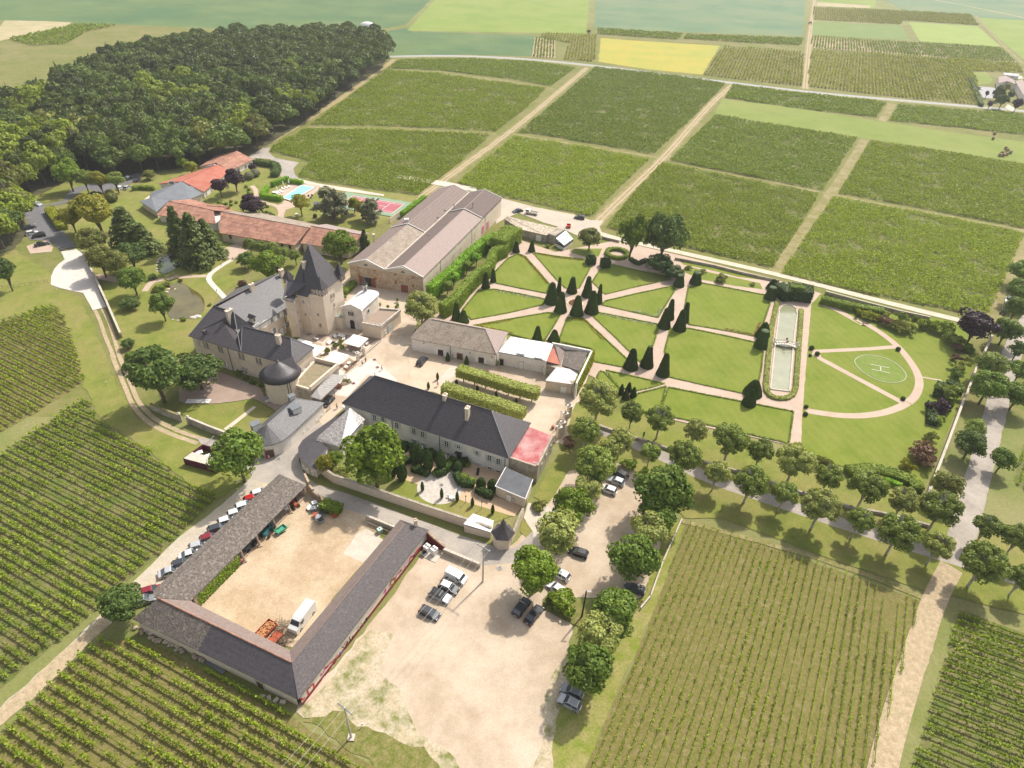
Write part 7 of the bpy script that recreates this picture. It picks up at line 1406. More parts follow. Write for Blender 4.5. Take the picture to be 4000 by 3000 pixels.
# canal
WL=[(1335,650),(1318,800),(1300,930),(1262,1290),(1415,1310),(1448,930),(1462,800),(1480,685),(1470,640),(1440,612),(1400,602),(1365,612),(1345,632)]
W=PP('j',WL,0); cw=sum(W,Vector())/len(W); t=thing('garden_canal','long narrow canal basin with milky green water and stone rim','basin',(cw.x,cw.y,0)); 
MB().prism([(p.x,p.y) for p in W],-.1,.16).build('water',WATERC,t); m=MB(); 
for k in range(len(W)):
    v,u=W[k],W[(k+1)%len(W)]; dd=u-v; cc=(u+v)/2; m.box((cc.x,cc.y,.2),(dd.length+.3,.35,.42),math.atan2(dd.y,dd.x))
m.build('stone_rim',CONC,t)
hedge('canal_hedge','low clipped hedge wrapped around the canal basin',[p.copy() for p in PP('j',[(1320,575),(1275,780),(1250,1000),(1228,1240),(1232,1300),(1270,1345),(1330,1360),(1400,1355),(1450,1325),(1470,1270),(1490,1000),(1505,800),(1515,640)],.5)],1.35,.8,'leaf_hedge_pale',.16,26)
# stone bridge over the canal
A=P('j',1290,925);B=P('j',1478,955); d=(B-A).normalized(); n=Vector((-d.y,d.x,0)); rz=math.atan2(d.y,d.x); t=thing('stone_footbridge','small arched stone footbridge with balustrade over the canal','bridge',((A+B)/2)); m=MB(); K=10
for k in range(K):
    u0=A.lerp(B,k/K); u1=A.lerp(B,(k+1)/K); z=.35+.75*math.sin(math.pi*(k+.5)/K); cc=(u0+u1)/2; m.box((cc.x,cc.y,z),((u1-u0).length+.04,1.8,.25),rz)
m.build('deck',CHAPEL,t); 
for sg in (-1,1):
    m=MB()
    for k in range(K+1):
        p=A.lerp(B,k/K)+n*sg*.85; z=.35+.75*math.sin(math.pi*k/K); m.box((p.x,p.y,z+.45),(.14,.14,.7),rz)
    o=m.build('baluster',CHAPEL,t,kind='stuff'); m=MB()
    for k in range(K): p=A.lerp(B,k/K)+n*sg*.85; q=A.lerp(B,(k+1)/K)+n*sg*.85; m.tube(p+Vector((0,0,1.2+.75*math.sin(math.pi*k/K))),q+Vector((0,0,1.2+.75*math.sin(math.pi*(k+1)/K))),.1,n=6)
    m.build('handrail',CHAPEL,t)
    for k in (0,.5,1):
        p=A.lerp(B,k)+n*sg*.85; m=MB(); z=1.2+.75*math.sin(math.pi*k); m.lathe([(.12,0),(.3,.15),(.35,.4),(.1,.7)],8,(p.x,p.y,z)); m.build('urn',CHAPEL if k!=.5 else MATS['flower_mixed'],t)
# round small box balls
for k,(c,x,y,w_) in enumerate((('j',1600,950,40),('j',1645,998,38),('j',1587,1012,26),('j',1555,1427,34),('j',1550,1487,38),('k',733,1097,42),('k',777,1556,42))): tree('box_ball','small clipped box ball '+('where the upper diagonal path starts, left','where the upper diagonal path starts, right','smallest one at the canal side path','upper one at the lower end of the half round path','lower one at the lower end of the half round path','on the half round path above the helipad','on the half round path below the helipad')[k],c,x,y,w_,'ball','leaf_yew',0,.95,0,'small box balls',cat='topiary')
# half round path, spokes, helipad
ringp=PP('j',[(1665,600),(1790,640),(1900,702),(2040,782)])+PP('k',[(300,800),(500,905),(650,1010),(750,1100),(830,1200),(890,1290),(922,1370),(927,1430),(908,1500),(870,1560),(805,1615)])+PP('p',[(682,58),(640,95),(600,115),(530,138),(440,150),(350,150),(250,138),(175,125)])
strip('half_round_path',smooth(ringp),2.2,PINK,.05); strip('diagonal_path',PP('j',[(1600,985),(2060,963)])+PP('k',[(715,1080)]),1.7,PINK,.05); strip('diagonal_path',PP('j',[(1600,1000),(1655,1022)])+PP('k',[(0,1185),(400,1400),(775,1600)]),1.9,PINK,.05); strip('narrow_path',PP('k',[(950,1362),(1130,1392)]),.7,PINK,.05)
hc=Vector((0,0,0)); hp=PP('k',[(322,1225),(390,1160),(600,1180),(775,1290),(808,1345),(740,1410),(560,1400),(370,1290)]); hc=sum(hp,Vector())/8; r_=sum((p-hc).length for p in hp)/8
# painted ring follows the surveyed oval
ovl=smooth(PP('k',[(322,1225),(335,1190),(390,1160),(470,1155),(600,1180),(700,1225),(775,1290),(808,1345),(795,1385),(740,1410),(660,1415),(560,1400),(450,1350),(370,1290)]),2,True)
CHALK=M('white_chalk_line',(.5,.5,.42),(.4,.42,.3),2,1)
sheet('helipad_grass',ovl,M('rough_helipad_grass',(.13,.19,.03),(.17,.21,.05),.5,1,fine=(2,.15)),rough=0)
cc_=sum(ovl,Vector())/len(ovl); t=thing('helipad_marking','white chalk ring with a letter H on the half round lawn','helipad',(cc_.x,cc_.y,0)); m=MB(); LZ=.2
def seg(a,b_,w_):
    dd=b_-a; cc=(a+b_)/2; m.box((cc.x,cc.y,LZ),(dd.length+w_*.6,w_,.02),math.atan2(dd.y,dd.x))
for a_,b_ in zip(ovl,ovl[1:]+ovl[:1]): seg(a_,b_,.2)
m.build('ring_line',CHALK,t); m=MB(); h1=PP('k',[(470,1243),(645,1277),(485,1290),(650,1325),(563,1260),(568,1308)]); seg(h1[0],h1[1],.28); seg(h1[2],h1[3],.28); seg(h1[4],h1[5],.3); m.build('letter_h',CHALK,t)
# shrub border at the right
SB=[('k',380,758,90,'leaf_lime','yellow bush at the left end of the border'),('k',470,785,110,'leaf_lime','larger yellow bush of the border'),('k',540,808,80,'leaf_yellow_green','yellow bush nearest the mauve ones'),('k',625,840,110,'leaf_mauve','mauve leaved low bush in the border'),('k',720,872,120,'leaf_olive','grey olive bush in the middle of the border'),('k',820,902,130,'leaf_olive','wide olive bush in the border'),('k',955,885,90,'leaf_olive','small grey tree standing in the border'),('k',620,775,80,'leaf_plane_pale','pale bush at the end of the dark hedge'),('k',770,800,110,'leaf_plane','bush between border and top wall'),('k',890,815,60,'leaf_bright','bright shrub near the top wall'),('k',955,835,60,'leaf_lime','lime shrub near the top wall'),('k',1060,880,140,'leaf_hedge','dark green bush left of the purple tree'),('k',1180,890,170,'leaf_hedge','big dark green bush under the purple tree'),
('k',1262,1005,160,'leaf_plane','pale green bush at the corner of the border'),('k',1282,1085,100,'leaf_mauve','pinkish mauve bush right of the lawn'),('k',1372,1100,110,'leaf_bright','vivid green bush beside the wall'),('k',1272,1172,90,'leaf_mauve','second mauve bush going down the border'),('k',1365,1182,90,'leaf_plane_pale','grey green bush beside the wall'),('k',1308,1255,130,'leaf_plane_pale','round silvery bush of the border'),('k',1280,1338,100,'leaf_broad','last green bush before the narrow path'),('k',1220,1490,190,'leaf_plane','feathery bush inside the dark hedge mass'),('k',1150,1600,130,'leaf_purple','purple bush below the dark hedge mass'),
('p',800,110,80,'leaf_purple','lower purple bush beside the garden wall'),('p',800,165,55,'leaf_plane','small green bush under the purple one'),('p',757,240,50,'leaf_olive','olive shrub above the dark bronze bush'),('p',722,305,100,'leaf_mauve','dark bronze bush on the lawn'),('p',722,340,90,'leaf_mauve','lower half of the bronze bush group'),('p',657,383,58,'leaf_yellow_green','low yellow green bush by the curved hedge'),('p',260,368,70,'leaf_olive','olive bush behind the avenue')]
for k,(c,x,y,w_,mt,lb) in enumerate(SB): tree('garden_shrub',lb,c,x,y,w_,'shrub',mt,0,.85,k%2,'shrubs of the right hand garden border',cat='shrub',sink=0)
hedge('clipped_hedge','dark clipped hedge mass at the end of the narrow path',HP([('k',1140,1420),('k',1110,1530)],1),2.6,1.6,'leaf_yew',.2,18); hedge('clipped_hedge','dark hedge arm near the narrow path end',HP([('k',1180,1410),('k',1280,1440),('k',1290,1490)],1),2.2,1.6,'leaf_yew',.2,18); hedge('clipped_hedge','dark hedge beside the lower purple bush',HP([('p',762,90),('p',762,180)],1),2.2,1.6,'leaf_yew',.2,18)
hedge('curved_hedge','long curved hedge at the bottom of the half round lawn, outer arm',HP([('p',370,405),('p',500,398),('p',600,425),('p',680,455),('p',690,490)],1),3.0,1.8,'leaf_hedge',.2,16); hedge('curved_hedge','bright low inner hedge behind the avenue',HP([('p',380,465),('p',540,440),('p',620,470)],.8),1.2,1.2,'leaf_hedge_bright',.18,18)
# roses near the garden road
for k,(x,y) in enumerate(((860,385),(1120,435),(600,300),(720,330))): tree('rose_bush',('big rose bush on the lawn strip','rose bush near the rounded cone','rose bush at the left end of the strip','rose bush left of the big one')[k],'j',x,y,(90,40,50,50)[k],'shrub','leaf_olive',0,.7,k%2,cat='shrub')
# park bushes, clipped balls along the hotel paths
BU=[('h',785,528),('h',815,545),('h',848,542),('h',890,520),('h',890,552),('h',935,530),('h',1020,395),('h',1045,420),('h',1040,450),('h',1072,458),('h',1180,540),('h',1205,565),('h',1170,618),('h',1200,612),('h',1230,625),('h',1255,640),('h',1045,300),('h',1100,275)]
for k,(c,x,y) in enumerate(BU): tree('clipped_bush',ORD[k]+' clipped bush counted from the red roof along the garden paths' if k<16 else ('grey lavender mound on the hotel lawn','larger lavender mound on the hotel lawn')[k-16],c,x,y,30 if k<16 else 80,'ball','leaf_hedge' if k<16 else 'leaf_blue_cedar',0,.8,0,'clipped bushes along the hotel garden paths' if k<16 else None,cat='bush')
for k,(x,y,w_) in enumerate(((905,115,70),(920,150,90),(880,135,40))): tree('clipped_bush',('grey green clipped bush by the car park','larger grey clipped bush by the car park','lime bush by the car park')[k],'F',x,y,w_,'ball','leaf_olive' if k<2 else 'leaf_lime',0,.8,0,cat='bush')
# guest house garden
for k,(x,yb,yt) in enumerate(((822,1068,870),(935,930,725),(970,930,750),(1047,985,795),(1158,975,795),(742,1020,880),(1300,1000,900),(1500,1140,1038),(1598,1150,1050))):
    p=P('n',x,yb-15); t=thing('clipped_yew','tall clipped yew in the guest house garden, '+ORD[k]+' in the hedge maze','topiary',p,group='tall yews of the guest house garden'); h=(yb-yt)*KR['n'][2]/pxm(p)/.8; link('foliage',crown('column','leaf_yew',k%2),t,loc=(0,0,h*.5),scale=(1.2,1.2,h*.5))
for k,L in enumerate(([(910,940),(980,960),(1050,985)],[(980,850),(1050,800),(1090,840)],[(1110,990),(1190,960),(1270,870)],[(850,860),(870,890)],[(1290,920),(1340,900),(1390,890)],[(1290,990),(1330,1070),(1440,1080)],[(1470,1120),(1530,1160),(1600,1180)],[(820,780),(870,740)])):
    hedge('garden_hedge','clipped yew hedge of the guest house garden, '+ORD[k]+' section counted from the big tree',HP([('n',x,y) for x,y in L],1),1.7,1.7,'leaf_yew',.18,20,group='yew hedge sections of the guest house garden')
for k,(x,y,w_) in enumerate(((1350,1030,90),(1420,1060,80),(1380,910,60),(1110,985,60),(1605,1175,40))): tree('clipped_bush','rounded bush inside the yew hedges, '+ORD[k]+' one','n',x,y,w_,'ball','leaf_hedge',0,.9,0,cat='bush')
for k,(x,yb,yt) in enumerate(((997,1150,1058),(1163,1215,1113),(1296,1238,1145),(1427,1283,1195),(1602,1345,1253),(1127,190,128),(1048,270,208),(1290,222,185),(1470,278,240),(1632,332,290),(1805,383,345),)):
    p=P('n',x,yb-3); h=(yb-yt)*KR['n'][2]/pxm(p)/.8; t=thing('small_cypress',('slim cypress on the guest house lawn, ' if k<5 else 'slim potted cypress in the courtyard, ')+ORD[k if k<5 else k-5]+' from the left','cypress',p,group='slim cypresses on the lawn' if k<5 else 'slim cypresses of the courtyard'); link('crown',crown('column','leaf_yew',k%2),t,loc=(0,0,h*.52),scale=(.42,.42,h*.48)); MB().tube((0,0,0),(0,0,.4),.1).build('trunk',BARK,t,local=True)
for k,(x,yb,yt) in enumerate(((310,1062,985),(462,1090,1012))):
    p=P('i',x,yb-4); t=thing('potted_cypress','conical potted cypress '+('left' if k==0 else 'right')+' of the reception door','cypress',p); link('crown',TM['cone'],t,loc=(0,0,.4),scale=(.7,.7,2.6)); m=MB(); m.lathe([(.3,0),(.4,.45)],10); m.build('pot',DARKW,t,local=True)
# ponds
pd=smooth(PP('e',[(1530,1060),(1560,990),(1620,965),(1700,960),(1760,1010),(1850,1060),(1890,1110),(1900,1180),(1880,1240),(1800,1290),(1640,1300),(1560,1290),(1540,1180)]),2,True); sheet('pond_water',pd,POND,rough=0)
pd2=smooth(PP('e',[(1460,860),(1450,800),(1480,750),(1540,715),(1640,700),(1760,730),(1790,770),(1700,800),(1620,830),(1560,870),(1500,880)]),2,True); sheet('pond_water',pd2,PONDG,rough=0)
t=thing('pond_edge','pale stones edging the brown pond beside the lawn','stones',P('e',1810,1285)); 
for k,(x,y,s_) in enumerate(((1790,1285,.9),(1830,1275,1.0),(1850,1280,.5),(1650,1310,.4),(1600,1300,.3),(1560,1020,.5),(1545,1045,.5),(1620,1020,.35),(1460,770,.5),(1470,745,.5),(1490,730,.5),(1515,715,.5),(1545,705,.5),(1580,705,.4),(1450,800,.4),(1452,830,.4),(1455,855,.4))): p=P('e',x,y); MB().sph((p.x,p.y,.1),s_,7,5,(1.3,.9,.5)).build('stone',WHITEG,t)
A=P('e',1570,955);B=P('e',1640,930); t=thing('wooden_bridge','small weathered wooden footbridge between the two ponds','bridge',(A+B)/2); d=(B-A).normalized(); n=Vector((-d.y,d.x,0)); m=MB()
C0=P('e',1555,940); C1=P('e',1640,908); 
for k in range(12):
    u=C0.lerp(C1,(k+.5)/12); MB().box((u.x,u.y,.4),(.42,2.2,.08),math.atan2((C1-C0).y,(C1-C0).x)).build('plank',WOOD,t)
for sg in (-1.05,1.05):
    m=MB(); nn=Vector((-(C1-C0).y,(C1-C0).x,0)).normalized()*sg
    for k in (0,.33,.66,1): u=C0.lerp(C1,k)+nn; m.box((u.x,u.y,.8),(.12,.12,1.1))
    m.tube(C0+nn+Vector((0,0,1.3)),C1+nn+Vector((0,0,1.3)),.07); m.tube(C0+nn+Vector((0,0,.85)),C1+nn+Vector((0,0,.85)),.05); m.build('railing',WOOD,t)
for k,(c,x,y,w_,mt,lb) in enumerate((('e',1410,900,80,'leaf_dark','bush at the left end of the wooden bridge'),('e',1490,1010,90,'leaf_bright','bush on the bank of the brown pond'),('e',1540,970,70,'leaf_plane_pale','pale willowy bush beside the bridge'),('e',1695,1298,50,'leaf_hedge','low round bush at the pond edge'),('e',1430,1020,60,'leaf_olive','olive bush left of the brown pond'),('f',680,580,100,'leaf_mauve','reddish bush on the lawn behind the north wing'),('f',330,800,40,'leaf_hedge','small bush at the right end of the brown pond'),('e',1670,935,40,'leaf_mauve','red flowering bush at the right end of the bridge'),('f',640,335,40,'leaf_yew','small clipped column at the park path'),('m',640,440,70,'leaf_broad','bush at the foot of the chateau wall, left one'),('m',720,490,60,'leaf_dark','bush at the foot of the chateau wall, second one'),('m',800,530,60,'leaf_dark','bush at the foot of the chateau wall, third one'),('m',885,560,60,'leaf_broad','bush right beside the round corner turret'),('n',340,195,60,'leaf_plane','leafy shrub in the raised planter by the canopy'),('n',800,1200,50,'leaf_blue_cedar','grey bush behind the long white wall'),('n',2010,1275,100,'leaf_olive','rose bush beside the lean-to corner'),('t',950,110,60,'leaf_olive','loose shrub at the corner of the side lawn'),('o',460,680,100,'leaf_mauve','dark shrub bed outside the entrance gate'),('o',960,850,110,'leaf_hedge','clipped bush at the top of the car park'),('o',1090,900,60,'leaf_hedge','small bush right of the car park entrance'),('u',480,180,120,'leaf_hedge','low bush on the green island in the car park'),('u',430,170,60,'leaf_dark','dark bush beside the big bright tree'),('i',1120,125,40,'leaf_bright','shrub between store door and greenhouse'),('l',1010,860,1,'leaf_hedge','x'))):
    if w_>5: tree('bush',lb,c,x,y,w_,'shrub',mt,0,.75,k%2,cat='bush')
sheet('green_island',PP('u',[(380,170),(420,130),(480,135),(560,190),(640,240),(640,330),(560,300),(520,285),(380,215)]),MATS['lush_rough_grass'],rough=.3)
print('veg tris',TRI[0])
# ================================================================ WALLS AND GATES
def wall(label,pts,h=2.,w=.45,mat=None,cop=None,name='garden_wall',copw=.12):
    L=[Vector((p.x,p.y,0)) for p in pts]; c=(L[0]+L[-1])/2; t=thing(name,label,'wall',(c.x,c.y,0)); m=MB()
    for a,b_ in zip(L,L[1:]):
        d=b_-a; q=(a+b_)/2; m.box((q.x,q.y,h/2-.1),(d.length+w*.8,w,h+.2),math.atan2(d.y,d.x))
    m.build('masonry',mat or OLDWALL,t)
    if cop:
        m=MB()
        for a,b_ in zip(L,L[1:]):
            d=b_-a; n=max(1,int(d.length/.7))
            for k in range(n):
                q=a.lerp(b_,(k+.5)/n); m.box((q.x,q.y,h+.1),(d.length/n-.04,w+copw,.2+.06*rng.random()),math.atan2(d.y,d.x)+rng.normal()*.02)
        m.build('coping_stone',cop,t,kind='stuff')
    return t
wall('long pale rendered wall with stone coping between lane and guest house garden',HP([('n',110,985),('n',240,1075),('n',660,1215),('n',1000,1330),('n',1345,1445),('n',1590,1530)],0),2.4,.45,PLASTER,OLDWALL)
wall('stone wall below the dovecote turning up to the lean-to',HP([('t',720,345),('t',785,355),('t',860,180)],0),2.2,.4,PLASTER,OLDWALL)
wall('old park wall with broken pale coping beside the white drive',HP([('e',775,705),('e',850,850),('e',930,1020),('e',1000,1170),('e',1060,1310),('e',1130,1470)],0),1.7,.45,OLDWALL,CONC)
wall('old wall with mossy coping left of the garden gate in the bend',HP([('l',1235,830),('l',1350,880),('l',1460,920)],0),1.9,.4,OLDWALL,DRY); wall('old wall right of the garden gate in the bend',HP([('l',1545,945),('l',1700,1010),('l',1870,1075)],0),1.9,.4,OLDWALL,CONC)
for k,(x,y) in enumerate(((1467,925),(1535,950))):
    p=P('l',x,y); t=thing('gate_pier','stone gate pier with cap on the '+('left' if k==0 else 'right')+' of the old garden gate','gate pier',p); m=MB(); m.box((0,0,1.2),(.6,.6,2.5),.3); m.build('shaft',OLDWALL,t,local=True); m=MB(); m.box((0,0,2.5),(.8,.8,.16),.3); m.sph((0,0,2.75),.25); m.build('cap',CONC,t,local=True)
wall('garden wall dividing the half round lawn from the tree lined lane',HP([('k',1610,935),('k',1560,1060),('k',1430,1320),('k',1340,1560),('p',900,90),('p',810,330),('p',712,580)],0),1.5,.45,OLDWALL,CONC)
wall('low dark wall along the garden road above the flower garden',HP([('G',720,290),('G',820,315)],0),1.0,.35); wall('wall between the garden road and the formal garden',HP([('j',490,240),('j',800,300),('j',1000,352),('j',1330,425)],0),1.1,.35,OLDWALL); wall('wall behind the dark clipped hedge right of the canal',HP([('k',50,595),('k',400,690),('k',750,780),('k',1010,835)],0),1.3,.35,OLDWALL,CONC)
wall('low mossy terrace wall under the avenue trees',HP([('o',700,560),('o',820,600),('o',970,650),('o',1100,690),('o',1260,745),('o',1540,850),('o',1830,930),('p',160,515),('p',380,580),('p',560,615),('p',740,665)],0),.9,.5,OLDWALL)
wall('low wall on the right edge of the car park below the trees',HP([('o',1370,1320),('o',1290,1500),('o',1220,1659),('u',880,160),('u',835,215)],0),.8,.25,CONC); wall('low stone wall with rubble top between lane and car park',HP([('t',372,415),('t',590,505)],0),1.3,.4,OLDWALL,CONC); wall('stub wall with railing at the top of the farmyard',HP([('n',515,1400),('n',760,1500)],0),1.5,.35,OLDWALL,CONC)
wall('tennis court screen wall with dark panels beside the barn',HP([('g',530,410),('g',640,330)],0),2.2,.2,PLASTER)
def railing(label,a,b_,h=1.1,n=12,mat=BLACK,name='railing',cat='railing',top=True,mid=None):
    t=thing(name,label,cat,((a+b_)/2)); d=b_-a; L=d.length; rz=math.atan2(d.y,d.x); o0=-(d/2); m=MB(); m.box((0,0,h),(L,.06,.06),rz); m.box((0,0,.2),(L,.05,.05),rz); m.build('rail',mat,t,local=True); bm=MB().box((0,0,h/2),(.035,.035,h),rz).mesh('bar',mat)
    for k in range(n): link('bar',bm,t,loc=o0+d*((k+.5)/n))
    return t
railing('black iron railing between terrace and courtyard, right part',P('C',890,430),P('C',1075,265),1.0,16); railing('black iron railing with flowers on the left terrace edge',P('C',640,660),P('C',775,545),1.0,14)
C=[]; a,b_=P('C',640,665),P('C',780,545); n=260; u=rng.random(n); C=np.stack([a.x+(b_.x-a.x)*u,a.y+(b_.y-a.y)*u,.7+rng.random(n)*.4],1); tag(link('railing_flowers',quadcloud('railing_flowers',C,rng.normal(size=C.shape),.14,.12,MT['flower_mixed'])),'red flowers hanging along the left terrace railing','flowers')
for k,(x,y) in enumerate(((865,440),(790,505))):
    p=P('C',x,y); t=thing('stone_gate_pier',('right' if k==0 else 'left')+' stone pier of the terrace gate','gate pier',p); m=MB(); m.box((0,0,1.3),(.8,.8,2.6),.4); m.build('shaft',CHAPEL,t,local=True); m=MB(); m.box((0,0,2.7),(1.05,1.05,.2),.4); m.sph((0,0,3.0),.3); m.build('cap',CHAPEL,t,local=True)
railing('tall iron gate of the terrace between two stone piers',P('C',800,500),P('C',860,455),2.1,9,name='iron_gate',cat='gate')
railing('open iron gate leaf at the lane end of the lane building',P('m',1590,860),P('m',1640,820),1.9,8,name='iron_gate',cat='gate'); railing('black iron gate of the farmyard stub wall',P('n',520,1440),P('n',745,1540),1.1,18,WOOD)
# main entrance gate
for k,(x,y) in enumerate(((460,470),(425,530),(405,600),(375,640))):
    p=P('o',x,y); t=thing('gate_pillar','tall stone pillar with urn at the main gate, '+ORD[k]+' counted from the creeper wall','gate pier',p,group='stone pillars of the main gate'); m=MB(); m.box((0,0,1.7),(.95,.95,3.4),.5); m.build('shaft',PLASTER,t,local=True); m=MB(); m.box((0,0,3.5),(1.25,1.25,.22),.5); m.lathe([(.2,3.6),(.4,3.9),(.3,4.3),(.05,4.6)],8); m.build('cap',CHAPEL,t,local=True)
railing('right open leaf of the wrought iron main gate',P('o',385,495),P('o',430,515),2.8,9,name='iron_gate',cat='gate'); railing('left open leaf of the wrought iron main gate',P('o',352,590),P('o',378,560),2.8,9,name='iron_gate',cat='gate')
railing('black boundary gate at the lower annex corner',P('n',1862,1370),P('n',1895,1260),1.9,10,name='iron_gate',cat='gate'); railing('black sliding barrier across the asphalt above the white drive',P('F',495,592),P('F',632,560),1.0,3,name='barrier',cat='barrier')
# wire fence of the meadow
t=thing('post_fence','rustic post and rail fence across the left meadow','fence',P('F',280,870)); L=line('F',[(0,905),(100,890),(180,885),(290,870),(400,850)],1); pm=MB().tube((0,0,0),(0,0,1.1),.07,n=5).mesh('fence_post',WOOD)
for k in range(len(L)): link('fence_post',pm,t,loc=L[k]-OFF[t.name])
m=MB(); [m.tube(a+Vector((0,0,.9)),b_+Vector((0,0,.9)),.04,n=4) for a,b_ in zip(L,L[1:])]; m.build('rail',WOOD,t)
# ================================================================ VEHICLES
def carmesh(L,W,H,kind):
    """side profile swept across the width; x forward"""
    b=MB(); h0=.2; bl=H*.58
    if kind=='van': prof=[(-.5,h0),(-.5,H*.93),(-.47,H),(.16,H),(.27,H*.9),(.38,H*.6),(.49,H*.5),(.5,h0+.1),(.49,h0)]
    elif kind=='suv': prof=[(-.5,h0+.1),(-.495,bl*.95),(-.47,bl*1.03),(.22,bl*1.03),(.44,bl*.88),(.495,bl*.7),(.5,h0)]
    else: prof=[(-.5,h0),(-.498,bl*.9),(-.46,bl),(.2,bl),(.42,bl*.82),(.495,bl*.6),(.5,h0)]
    def sweep(m,prof,ws,mi=0):
        n=len(prof); rows=[(-1,0),(-.97,1),(.97,1),(1,0)]; vs=[]
        for s,top in rows:
            for x,z in prof:
                y=s*W/2*ws(z); vs.append((x*L,y,z))
        fs=[(r*n+i,r*n+(i+1)%n,(r+1)*n+(i+1)%n,(r+1)*n+i) for r in range(len(rows)-1) for i in range(n)]+[tuple(range(n))[::-1],tuple(range(3*n,4*n))]
        m.add(vs,fs,mi)
    sweep(b,prof,lambda z:1.0 if z<bl*.75 else (.97 if kind!='van' else 1-.1*(z/H)))
    g=MB(); r=MB()
    if kind!='van':
        x0,x1,x2,x3=(-.47,-.36,.06,.24) if kind!='sedan' else (-.38,-.2,.04,.22)
        def ring(z,xa,xb,w): return [(xa*L,-w,z),(xb*L,-w,z),(xb*L,w,z),(xa*L,w,z)]
        v=ring(bl-.02,x0,x3,W*.46)+ring(H-.06,x1,x2,W*.385); g.add(v,[(0,1,5,4),(1,2,6,5),(2,3,7,6),(3,0,4,7),(4,5,6,7)])
        r.add(ring(H-.07,x1-.01,x2+.01,W*.4)+ring(H,x1+.03,x2-.03,W*.36),[(0,1,5,4),(1,2,6,5),(2,3,7,6),(3,0,4,7),(4,5,6,7),(3,2,1,0)])
        for sx in (-1,1):
            for xa,xb in ((x0,x1),(x3,x2),((x1+x2)/2,(x1+x2)/2)): r.tube((xa*L,sx*W*.455,bl),(xb*L,sx*W*.39,H-.04),.045,n=4)
    else:
        v=[(.272*L,-W*.42,H*.9),(.375*L,-W*.45,H*.62),(.375*L,W*.45,H*.62),(.272*L,W*.42,H*.9)]; g.add([(a+.02,y,z+.02) for a,y,z in v],[(0,1,2,3)])
        for sy in (-1,1): g.box((.19*L,sy*W*.475,H*.7),(.16*L,.04,H*.25)); 
    w=MB(); w.tube((0,-.11,0),(0,.11,0),.33 if kind!='van' or L<5 else .36,n=14); rm=MB(); rm.tube((0,-.12,0),(0,.12,0),.2,n=10)
    return b,g,r,w,rm
CM={}
PAINTS={}
def paint(n,c,rough=.3,metal=.2):
    if n not in PAINTS: PAINTS[n]=M('car_paint_'+n,c,rough=rough,metal=metal,spec=.6)
    return PAINTS[n]
CP=dict(white=(.72,.72,.71),silver=(.42,.43,.45),black=(.02,.021,.024),dark=(.045,.05,.06),red=(.42,.02,.02),crimson=(.22,.015,.03),grey=(.2,.21,.22),green=(.03,.06,.045))
DIM=dict(hatch=(4.05,1.75,1.48),suv=(4.4,1.84,1.66),sedan=(4.6,1.8,1.44),van=(4.4,1.82,1.85),bigvan=(5.9,2.0,2.65))
CARS={}
def car(label,c,x,y,fx,fy,kind,col,roof=None,group=None,cat='car'):
    L,W,H=DIM[kind]; p=P(c,x,y,H*.5); f=P(c,fx,fy,H*.5); rz=math.atan2(f.y-p.y,f.x-p.x); mp=paint(col,CP[col]); mr=paint(roof or col,CP[roof or col])
    if kind not in CARS:
        b,g,r,w,rm=carmesh(L,W,H,'van' if 'van' in kind else kind); t=thing('parked_van' if 'van' in kind else 'parked_car',label,cat,(p.x,p.y,0),rz)
        body=b.build('body',mp,t,local=True); g.build('windows',GLASSB,t,local=True)
        if r.v: r.build('roof',mr,t,local=True)
        wm=w.mesh('wheel',RUBBER); rmm=rm.mesh('rim',RIMM)
        for sx in (-.31,.31):
            for sy in (-.46,.46): o=link('wheel',wm,t,loc=(sx*L,sy*W,.33)); link('rim',rmm,o)
        hl=MB().box((0,0,0),(.12,.36,.16)).mesh('headlight',HLIGHT); tl_=MB().box((0,0,0),(.1,.22,.3)).mesh('taillight',TLIGHT); mi=MB().box((0,0,0),(.14,.2,.13)).mesh('mirror',BLACK)
        for sy in (-1,1): link('headlight',hl,t,loc=(.475*L,sy*W*.36,H*.42)); link('taillight',tl_,t,loc=(-.495*L,sy*W*.4,H*.5)); link('mirror',mi,t,loc=(.2*L,sy*(W*.5+.06),H*.62))
        MB().box((0,0,0),(.06,W*.8,.16)).build('bumper',BLACK,t,local=True).location=(.49*L,0,.32)
        MB().box((0,0,0),(.04,.5,.12)).build('number_plate',WHITEP,t,local=True).location=(-.505*L,0,.5)
        CARS[kind]=t; 
        for ch in t.children:
            if ch.name.split('.')[0] in('body','roof'): ch.material_slots[0].link='OBJECT'; ch.material_slots[0].material=mp if ch.name.startswith('body') else mr
    else: t=dup(CARS[kind],(p.x,p.y,0),rz,label=label,mats={'body':mp,'roof':mr})
    if group: t['group']=group
    elif 'group' in t: del t['group']
    return t
G1='cars parked behind the cart shed'
sh=[(680,168,'hatch','white','white small car parked farthest up the lane behind the shed'),(645,196,'hatch','red','bright red car behind the cart shed'),(606,233,'suv','white','white car just below the bright red one behind the shed'),(564,268,'hatch','white','third white car from the top behind the shed'),(518,306,'hatch','white','white car with dark windows above the black one behind the shed'),(474,345,'suv','dark','black off road car behind the middle of the shed'),(432,390,'hatch','crimson','dark red car between black and silver ones behind the shed'),(378,430,'hatch','silver','silver car below the dark red one behind the shed'),(338,472,'sedan','white','white saloon car behind the lower part of the shed'),(296,517,'hatch','dark','dark car between two pale ones behind the shed'),(238,558,'sedan','silver','silver car near the lower end of the shed'),(140,654,'hatch','crimson','crimson car at the corner where shed and low barn meet'),(103,700,'hatch','grey','grey car half under the roof corner by the round tree')]
for x,y,kd,cl,lb in sh: car(lb,'q',x-26,y-12,x+26,y-28,kd,cl,group=G1)
G2='cars in the car park'
